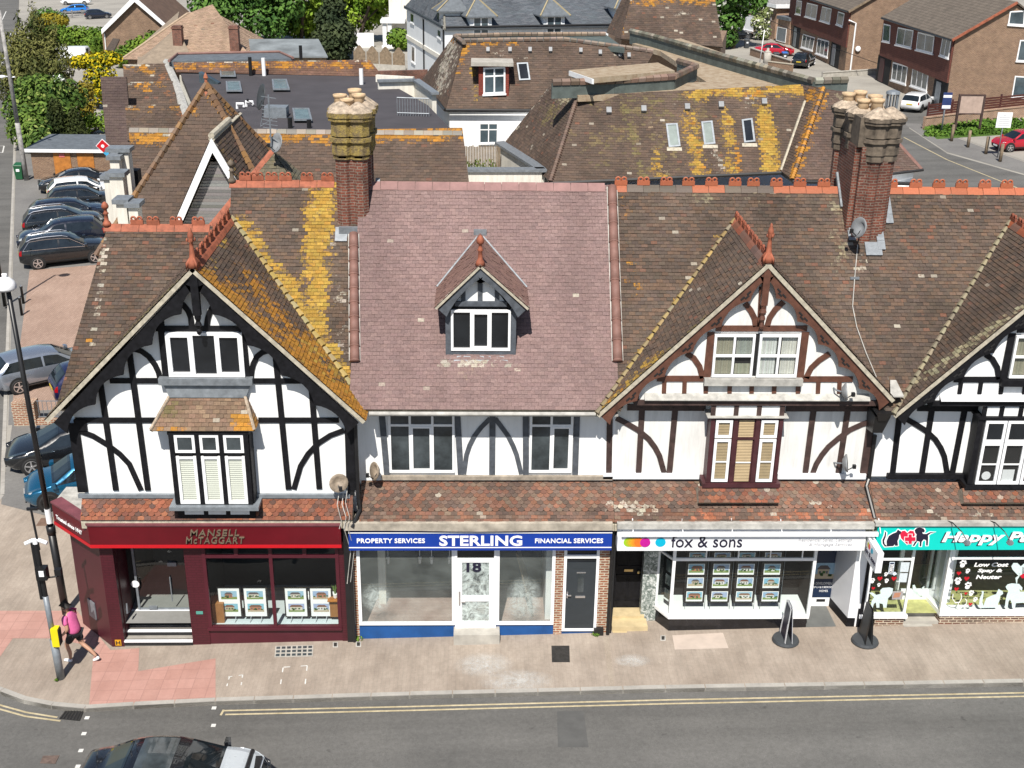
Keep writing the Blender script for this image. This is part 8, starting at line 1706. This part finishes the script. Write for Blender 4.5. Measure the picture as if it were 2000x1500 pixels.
def bin_(px,py,body,lid,lb):
 p=G(px,py);s=.29
 T1('wheelie_bin',lb,'wheelie bin',p,[('body',body,lambda q:q.hexa([p+V(v)for v in((-s*.8,-s*.8,.05),(s*.8,-s*.8,.05),(s*.8,s*.8,.05),(-s*.8,s*.8,.05),(-s,-s,1.0),(s,-s,1.0),(s,s,1.0),(-s,s,1.0))])),('lid',lid,lambda q:q.hexa([p+V(v)for v in((-s-.03,-s-.04,1.0),(s+.03,-s-.04,1.0),(s+.03,s+.06,1.0),(-s-.03,s+.06,1.0),(-s,-s,1.06),(s,-s,1.06),(s,s+.05,1.14),(-s,s+.05,1.14))])),('bin_label','signwhite',lambda q:q.box(p.x-.12,p.x+.12,p.y-s-.012,p.y-s*.93,.6+p.z,.78+p.z)),('wheel','rubber',lambda q:q.lathe(p+V((-.25,.26,.1)),[(.1,0),(.1,.5)],10,axis=(1,0,0)))],'wheelie bins')
M['bluelid']=plain('blue_lid',(.02,.12,.42),.5);M['greenbin']=plain('dark_green_plastic',(.012,.09,.035),.5,var=.15);M['greybin']=plain('dark_grey_plastic',(.045,.05,.055),.5,var=.15)
bin_(40,350,'greenbin','greenbin','dark green wheelie bin at the foot of the utility pole');bin_(1421,92,'greybin','bluelid','grey wheelie bin with a blue lid under the street tree');bin_(1458,94,'greybin','greybin','dark grey wheelie bin in front of the shaded black car');bin_(1515,122,'greybin','greybin','dark grey wheelie bin beside the stone gate pier');bin_(1531,121,'greybin','bluelid','grey wheelie bin with a blue lid beside the black crossover')
p=G(1499,124);T1('gate_pier','pale stone gate pier beside the wheelie bins','pier',p,[('post','concrete',lambda q:(q.box(p.x-.35,p.x+.35,p.y,p.y+.7,p.z-.3,p.z+1.2),q.lathe(p+V((0,.35,1.2)),[(.45,0),(.4,.12),(.15,.2),(.2,.4),(0,.5)],4,rot=.785)))])
def wallrun(name,lb,pts,h,mat,cop,t_=.25):
 P=[G(*q_)for q_ in pts]
 def f(q,z0=-.3,z1=h,w=t_):
  for a,c in zip(P,P[1:]):d=(c-a).normalized();s=V((-d.y,d.x,0))*w/2;q.prism([a-s+Z_*z0,c-s+Z_*z0,c+s+Z_*z0,a+s+Z_*z0],Z_*(z1-z0))
 return T1(name,lb,'wall',P[0],[('wall',mat,f),('coping',cop,lambda q:f(q,h,h+.08,t_+.1))])
wallrun('garden_wall','low dark garden wall in front of the red coupe',[(1466,108),(1545,134)],.8,'brickbrown','concrete');wallrun('garden_wall','brown brick wall with mossy coping by the black crossover',[(1500,137),(1547,143)],.9,'brickbrown','slab');wallrun('garden_wall','low wall along the drive beside the far tile-hung house',[(1605,152),(1712,145)],.5,'concrete','concrete')
wallrun('boundary_wall','orange brick boundary wall carrying the dark red slatted fence',[(1803,252),(1900,240),(2060,222)],.9,'brickorange','brickorange')
F=[G(1808,250),G(1900,238),G(2060,221)]
def fslats(q):
 for a,c in zip(F,F[1:]):
  for k in range(5):q.beam(a+Z_*(1.05+k*.2),c+Z_*(1.05+k*.2),.15,(0,-1,0),.04)
T1('slatted_fence','dark red-brown horizontal slatted fence beside the tile-hung house','fence',F[0],[('slats',plain('redbrown_stain',(.075,.02,.014),.7,var=.2),fslats),('posts','maroonwood',lambda q:[q.box(r.x-.06,r.x+.06,r.y,r.y+.12,r.z,r.z+2.1)for r in(F[0],F[0].lerp(F[1],.5),F[1],F[1].lerp(F[2],.3),F[1].lerp(F[2],.6))])])
sheet2=lambda n,px,m_,dz:tag(sheet(n,gpx(px),M[m_],dz),kind='structure')
sheet2('side_road',[(1690,262),(1745,225),(1760,240),(1850,300),(2010,345),(2090,420),(1700,420)],'road',.004);sheet2('driveway',[(1745,224),(1830,205),(1850,222),(1800,245),(1762,252)],'road',.006);sheet2('footway',[(1762,240),(1800,242),(1870,270),(2010,320),(2060,350),(2010,342),(1850,297)],'tar2',.008)
g=gline('',[(1765,268),(1850,312),(2000,372)],.12,None,.012);tag(g.build('yellow_kerb_line',M['yellowline']),kind='structure')
sheet2('parking_ground',[(1870,268),(2080,250),(2080,330),(2010,318)],'yard',.012);sheet2('verge_ground',[(1806,252),(1990,232),(1990,262),(1830,272)],'grass',.014)
for k,(px,py)in enumerate(((1858,276),(1890,288),(1925,301),(1953,316))):p=G(px,py);T1('timber_post',['short timber post beside the navy sale board','short timber post, second from the navy sale board','short timber post before the red hatchback bonnet','short timber post in front of the red hatchback wheel'][k],'post',p,[('post','fence',lambda q:q.box(p.x-.09,p.x+.09,p.y-.09,p.y+.09,p.z-.1,p.z+1.3))],'short timber posts')
p=G(1838,262);T1('sale_board','navy and white sale board on a thin post by the slatted fence','sign',p,[('post','metal',lambda q:q.box(p.x-.05,p.x+.05,p.y,p.y+.1,p.z,p.z+3.2)),('board',plain('navy_board',(.02,.04,.14),.5),lambda q:q.box(p.x-.3,p.x+.42,p.y-.05,p.y,p.z+2.0,p.z+3.3)),('white_strip','signwhite',lambda q:(q.box(p.x-.28,p.x+.4,p.y-.06,p.y-.05,p.z+2.05,p.z+2.3),q.box(p.x-.28,p.x+.4,p.y-.06,p.y-.05,p.z+2.9,p.z+3.1)))])
p=G(1888,258);T1('billboard','blank pink-grey billboard on two dark posts in the verge','sign',p,[('board',plain('faded_board',(.4,.3,.25),.8),lambda q:q.box(p.x-.9,p.x+.9,p.y-.05,p.y,p.z+1.5,p.z+2.9)),('frame','dbrown',lambda q:[q.box(p.x+e-.08,p.x+e+.08,p.y-.08,p.y+.1,p.z,p.z+3.0)for e in(-1,1)]+[q.box(p.x-.92,p.x+.92,p.y-.08,p.y+.06,p.z+e,p.z+e+.1)for e in(1.42,2.9)])])
p=G(1948,308);T1('notice_sign','white parking notice with grey text lines on a slim post','sign',p,[('post','metal',lambda q:q.tube([p,p+Z_*3.2],.04,6)),('board','signwhite',lambda q:q.box(p.x-.55,p.x+.55,p.y-.07,p.y-.04,p.z+2.2,p.z+3.3)),('text_lines','lettergrey',lambda q:[q.box(p.x-w_,p.x+w_,p.y-.075,p.y-.07,p.z+3.05-k*.14,p.z+3.11-k*.14)for k,w_ in enumerate((.1,.4,.36,.42,.38,.44))])])
p=G(1484,122);T1('sign_post','thin white post leaning before the red coupe','post',p,[('post','signwhite',lambda q:q.tube([p,p+V((.2,0,3.6))],.05,6))])
a,c=Py(1440,8,110),Py(2040,208,85);T1('overhead_cable','black overhead cable sagging across the tile-hung houses','cable',a,[('cable','blackmetal',lambda q:q.tube([a.lerp(c,i/24)-Z_*(1.2*4*(i/24)*(1-i/24))for i in range(25)],.035,4))])
p=G(50,832);k0=G(112,795)
T1('gate_pier','square brick gate pier at the forecourt edge','pier',p,[('pier','brickorange',lambda q:(q.box(p.x-.42,p.x+.42,p.y,p.y+.5,p.z-.1,p.z+.95),q.box(p.x-.4,p.x+2.2,p.y+.05,p.y+.3,p.z-.1,p.z+.25)))])
T1('railing','low metal railing beside the square brick gate pier','railing',p+V((.5,.2,0)),[('bars','metal',lambda q:[q.tube([p+V((.5+k*.17,.2,.25)),p+V((.5+k*.17,.2,.95))],.012,4)for k in range(10)]+[q.tube([p+V((.45,.2,z)),p+V((2.1,.2,z))],.018,4)for z in(.3,.95)])])
def diamond(q,c,r,d=0):q.prism([c+V((0,d,r)),c+V((r,d,0)),c+V((0,d,-r)),c+V((-r,d,0))],(0,-.03,0))
c=Py(201,285,30);T1('diamond_sign','red diamond sign with a white dot above a small blue diamond','sign',c,[('red_panel','red',lambda q:diamond(q,c,.3)),('white_edge','signwhite',lambda q:(diamond(q,c,.34,.02),q.lathe(c+V((0,-.032,0)),[(0,0),(.08,0),(.08,.01)],10,axis=(0,-1,0)))),('blue_panel',plain('light_blue',(.05,.35,.6),.5),lambda q:diamond(q,c+V((.2,.02,-.34)),.22)),('bracket','metal',lambda q:q.tube([c+V((.1,.1,0)),c+V((.6,.1,0))],.03,5))])
a,c=G(104,38),G(178,32);T1('rail_fence','low grey rail fence in front of the bright blue car','fence',a,[('rails','weathered',lambda q:[q.beam(a+Z_*z,c+Z_*z,.25,(0,-1,0),.08)for z in(.35,.95)]),('posts','weathered',lambda q:[q.box(r.x-.1,r.x+.1,r.y,r.y+.15,r.z,r.z+1.2)for r in(a,a.lerp(c,.5),c)])])
def dish(lb,c,r,aim,mat,foot,grp=None):
 c,aim=V(c),V(aim).normalized();f=V(foot)
 T1('satellite_dish',lb,'satellite dish',c,[('dish',mat,lambda q:q.lathe(c,[(0,-.02),(r*.5,.0),(r,.09),(r*1.02,.1),(r*.98,.12),(r*.5,.03),(0,.012)],18,axis=aim)),('arm','blackmetal',lambda q:(q.tube([c-aim*.02,c+aim*r*.5-Z_*r*.9,c+aim*r*1.2-Z_*r*.5],.016,5),q.obox(c+aim*r*1.25-Z_*r*.45,X*.04,Y_*.04,Z_*.05))),('bracket','metal',lambda q:q.tube([c-aim*.02,f+(c-aim*.1-f)*.5,f],.022,5))],grp)
c=Py(660,942,-.15);dish('rusty brown satellite dish low on the black-timbered corner house',c,.24,(.35,-1,.25),'dishbrown',c+V((.1,.2,-.25)))
c=Py(738,920,.4);dish('tilted brown satellite dish above the fish-scale roof by the black downpipe',c,.24,(-.9,-.5,.2),'dishbrown',c+V((-.2,.25,-.2)))
c=Py(1683,445,3.0);dish('grey satellite dish on the front of the big clustered chimney',c,.27,(-1,-.45,.25),'dish',c+V((.1,.4,.1)))
c=Py(1645,765,.0);dish('small edge-on dish under the brown bargeboard',c,.22,(1,-.25,.2),'dish',c+V((-.15,.25,0)))
c=Py(1646,905,.4);dish('grey edge-on dish above the fish-scale roof',c,.24,(1,-.3,.2),'dish',c+V((-.15,.25,-.1)))
c=Py(545,280,9.0);dish('grey dish with a feed arm above the orange crested ridge',c,.3,(-.7,-.6,.3),'dish',c+V((-.3,.1,.2)))
c=Py(514,190,24);dish('large dark grey dish with a broad feed horn over the felt roof',c,.55,(-.9,-.4,.25),'greybin',c+V((-.2,.1,-1.2)))
p0,p1=Py(530,285,9),Py(524,185,9);T1('tv_aerial','slim television aerial with short cross bars above the orange ridge','aerial',p0,[('mast','metal',lambda q:q.tube([p0,p1],.025,5)),('elements','metal',lambda q:[q.tube([p0.lerp(p1,f)+V((-.22,0,.03)),p0.lerp(p1,f)+V((.22,0,-.03))],.012,4)for f in(.35,.42,.5,.56,.62,.7,.78,.95)]+[q.tube([p0.lerp(p1,.45)+V((-.3,0,-.1)),p0.lerp(p1,.55)+V((.3,0,.1))],.012,4)])])
cb=[PP(x,y,PB,NR)+NR*.05 for x,y in((1674,480),(1668,545),(1664,600),(1672,640),(1690,690),(1712,742))]
T1('roof_cable','pale cable trailing down the tiles below the big chimney','cable',cb[0],[('cable','plaster_grey',lambda q:q.tube(cb,.014,4)),('clamp','metal',lambda q:q.obox(cb[1],X*.12,Y_*.03,Z_*.03))])
cbl=[Py(672,950,-.1),Py(668,985,-.3),Py(676,1010,-.4),Py(672,1032,-.42),Py(685,1075,-.2),Py(678,1140,-.2)]
T1('hanging_cables','tangle of pale cables hanging beside the rusty dish','cable',cbl[0],[('cable','plaster_grey',lambda q:(q.tube(cbl,.013,4),q.tube([v_+V((.09,0,.05*(i%2)))for i,v_ in enumerate(cbl)],.01,4),q.tube([v_+V((-.12,-.02,-.1+.1*(i%2)))for i,v_ in enumerate(cbl[:4])],.012,4)))])
def aboard(lb,px,py,w_,h,fm,pm):
 p=G(px,py);T=T1('pavement_sign',lb,'pavement sign',p,[('base','greybin',lambda q:q.lathe(p,[(.34,0),(.36,.04),(.33,.1),(.1,.14),(0,.15)],20)),('frame',fm,lambda q:[q.beam(p+V((sx,-.27,.12)),p+V((sx*.2,-.2,h)),.09,(sx,0,0),.07)for sx in(-.09,.09)]+[q.beam(p+V((sx,.27,.12)),p+V((sx*.2,.2,h)),.09,(sx,0,0),.07)for sx in(-.09,.09)]+[q.beam(p+V((sx*.2,-.2,h)),p+V((sx*.2,.2,h)),.09,(sx,0,0),.07)for sx in(-.09,.09)]),('panel',pm,lambda q:[q.prism([p+V((sx,-.25,.15)),p+V((sx,.25,.15)),p+V((sx*.2,.19,h-.03)),p+V((sx*.2,-.19,h-.03))],(sx*.15,0,0))for sx in(-.08,.08)])])
aboard('white-framed pavement sign on a round base, seen edge-on outside the white estate agent',1534,1252,.5,1.15,'signwhite','letterdark');aboard('black pavement sign on a round base, seen edge-on outside the vet shop',1689,1254,.5,1.1,'blackmetal','greybin')
def flat(name,lb,cat,px,mat,dz=.008,th=.012,extra=()):
 P=[G(*q_,dz)for q_ in px];return T1(name,lb,cat,sum(P,V((0,0,0)))/4,[('plate',mat,lambda q:q.prism([v_-Z_*th for v_ in P],Z_*th))]+list(extra))
M['iron']=plain('cast_iron',(.05,.048,.045),.6,.5,var=.35,scale=9,bmp=.4)
P=[G(*q_,-.1)for q_ in((116,1404),(128,1389),(163,1389),(155,1408))]
T1('drain_grate','black slotted drain grate at the kerb corner','drain grate',P[0],[('frame','dark',lambda q:q.prism(P,Z_*.004)),('bars','iron',lambda q:[q.beam(P[0].lerp(P[3],f)+Z_*.006,P[1].lerp(P[2],f)+Z_*.006,.03,(0,0,1),.012)for f in(.02,.17,.33,.5,.66,.83,.98)])])
flat('manhole_cover','rusty oval-cornered cover in the road by the white studs','manhole cover',[(78,1490),(84,1476),(116,1475),(108,1491)],plain('rusty_iron',(.12,.085,.07),.8,var=.4,scale=8),-.1)
flat('hatch_cover','dark square hatch cover outside the anthracite door','manhole cover',[(1078,1293),(1077,1261),(1112,1261),(1113,1293)],'iron')
flat('inspection_cover','brown inset cover in the tarmac behind the signal pole','manhole cover',[(70,1027),(80,1012),(104,1010),(100,1026)],plain('brown_iron',(.16,.1,.07),.8,var=.3))
for k,(px,py,w_)in enumerate(((655,1259,5),(700,1258,5),(1295,1246,5))):
 flat('stopcock_cover',['small square stopcock cover on the maroon side of the black downpipe','small square stopcock cover on the blue side of the black downpipe','small square stopcock cover by the sandstone step'][k],'cover',[(px-w_,py+5),(px-w_,py-5),(px+w_,py-5),(px+w_,py+5)],'plaster_grey',.006,.01,[('lid','iron',lambda q:q.prism([G(px+i*3,py+j*3.5,.008)for i,j in((-1,1),(-1,-1),(1,-1),(1,1))],Z_*.003))])
c0_,cU,cV=G(538,1262,.006),G(612,1260,.006)-G(538,1262,.006),G(536,1284,.006)-G(538,1262,.006)
T1('pavement_light','grid of dark glass pavement lights outside the maroon shop','grate',c0_,[('frame','concrete',lambda q:q.prism([c0_,c0_+cU,c0_+cU+cV,c0_+cV],Z_*.004)),('lenses','midpane',lambda q:[q.prism([c0_+cU*(u+a)+cV*(v+b_)+Z_*.004 for a,b_ in((0,0),(.1,0),(.1,.2),(0,.2))],Z_*.003)for u in[.03+.14*i for i in range(7)]for v in(.07,.39,.71)])])
mk=MB()
for l in([(554,1303),(600,1300)],[(600,1300),(596,1336)],[(548,1336),(553,1304)],[(446,1322),(474,1318)],[(474,1318),(471,1338)],[(443,1340),(448,1322)]):
 a,c=G(*l[0],.004),G(*l[1],.004)
 for f in(0,.72):gg=gline('',None,.03,None,pts=[a.lerp(c,f),a.lerp(c,f+.28)]);mk.mesh(gg.v,gg.f)
tag(mk.build('survey_marks',M['whiteline']),kind='structure')
def skin(name,mat,parent,verts,edges,lv=2):
 me=bpy.data.meshes.new(name);me.from_pydata([V(v[:3])for v in verts],edges,[]);o=bpy.data.objects.new(name,me);COL.objects.link(o)
 o.modifiers.new('s','SKIN');sv=me.skin_vertices[0].data
 for i,v in enumerate(verts):r=v[3];sv[i].radius=r if isinstance(r,tuple)else(r,r);sv[i].use_root=(i==0)
 o.modifiers.new('u','SUBSURF').levels=lv;bpy.context.view_layer.update()
 m2=bpy.data.meshes.new_from_object(o.evaluated_get(bpy.context.evaluated_depsgraph_get()));bpy.data.objects.remove(o);m2.materials.clear();m2.materials.append(mat)
 for p in m2.polygons:p.use_smooth=True
 o=bpy.data.objects.new(name,m2);COL.objects.link(o);o.parent=parent;return o
mp=G(143,1289);MAN=thing('person','man in a pink short-sleeved shirt, black shorts and white shoes striding past the signal pole','person',tuple(mp),math.radians(163))
SKN=plain('skin',(.42,.24,.16),.55,var=.08);HAIR=plain('dark_hair',(.012,.01,.009),.7);PINK_=plain('pink_shirt',(.62,.12,.3),.8,var=.1,scale=14,bmp=.15);SHORT=plain('black_shorts',(.012,.012,.016),.85)
BV=[(-.18,0,.95,(.15,.11)),(-.15,0,1.12,(.15,.1)),(-.09,0,1.33,(.17,.1)),(-.05,0,1.44,.09),(-.03,0,1.5,.055),(.0,0,1.58,.075),(.02,0,1.67,.095),(.02,0,1.74,.07),(-.15,.1,.9,.1),(.06,.1,.54,.062),(-.02,.1,.3,.055),(.0,.1,.09,.036),(-.17,-.1,.9,.1),(-.26,-.1,.52,.062),(-.5,-.1,.35,.055),(-.66,-.1,.18,.036),(-.07,.2,1.41,.062),(-.17,.25,1.14,.046),(.02,.24,.93,.033),(.06,.235,.9,.032),(-.07,-.2,1.41,.062),(-.02,-.25,1.14,.046),(.13,-.18,1.04,.033),(.17,-.17,1.03,.032),(.1,.02*0,1.64,.03),(.13,0,1.645,.016)]
BE=[(0,1),(1,2),(2,3),(3,4),(4,5),(5,6),(6,7),(0,8),(8,9),(9,10),(10,11),(0,12),(12,13),(13,14),(14,15),(3,16),(16,17),(17,18),(18,19),(3,20),(20,21),(21,22),(22,23),(6,24),(24,25)]
for h_,sgn in((19,1),(23,-1)):
 hx,hy,hz=BV[h_][:3]
 for k,(dy,l)in enumerate(((-.028,.075),(-.01,.085),(.01,.08),(.027,.065))):
  i=len(BV);BV+=[(hx+.035,hy+dy,hz-.03,.01),(hx+.05,hy+dy,hz-.03-l*.55,.009),(hx+.035,hy+dy*.9,hz-.03-l,.008)];BE+=[(h_,i),(i,i+1),(i+1,i+2)]
 i=len(BV);BV+=[(hx+.05,hy-sgn*.035,hz-.0,.011),(hx+.075,hy-sgn*.045,hz-.045,.009)];BE+=[(h_,i),(i,i+1)]
skin('body',SKN,MAN,BV,BE)
skin('shirt',PINK_,MAN,[(-.2,0,.86,(.21,.16)),(-.17,0,1.08,(.2,.15)),(-.1,0,1.3,(.21,.14)),(-.06,0,1.43,(.12,.09)),(-.04,0,1.49,.068),(-.07,.2,1.42,.08),(-.13,.245,1.24,.075),(-.07,-.2,1.42,.08),(-.05,-.245,1.24,.075)],[(0,1),(1,2),(2,3),(3,4),(3,5),(5,6),(3,7),(7,8)])
skin('shorts',SHORT,MAN,[(-.17,0,.95,(.165,.125)),(-.15,.1,.87,.118),(.0,.1,.6,.1),(-.17,-.1,.87,.118),(-.25,-.1,.6,.1)],[(0,1),(1,2),(0,3),(3,4)])
skin('hair',HAIR,MAN,[(-.01,0,1.72,(.095,.1)),(-.045,0,1.66,(.085,.09)),(.05,0,1.765,(.07,.06))],[(0,1),(0,2)])
skin('shoe',M['signwhite'],MAN,[(-.05,.1,.06,.055),(.08,.1,.05,(.05,.045)),(.2,.1,.04,(.045,.032))],[(0,1),(1,2)]);skin('shoe',M['signwhite'],MAN,[(-.72,-.1,.17,.055),(-.64,-.1,.09,(.05,.045)),(-.54,-.1,.04,(.045,.032))],[(0,1),(1,2)])
q=MB()
for s in(-1,1):q.lathe((.1,s*.035,1.665),[(0,-.012),(.014,-.005),(.014,.005),(0,.012)],8,axis=(1,0,0))
q.box(.098,.108,-.028,.028,1.585,1.597);q.build('face_features',M['dark'],MAN,local=True);q=MB()
for s in(-1,1):q.lathe((.0,s*.09,1.655),[(0,-.012),(.03,-.008),(.03,.008),(0,.012)],8,axis=(0,1,0))
q.build('ear',SKN,MAN,local=True)
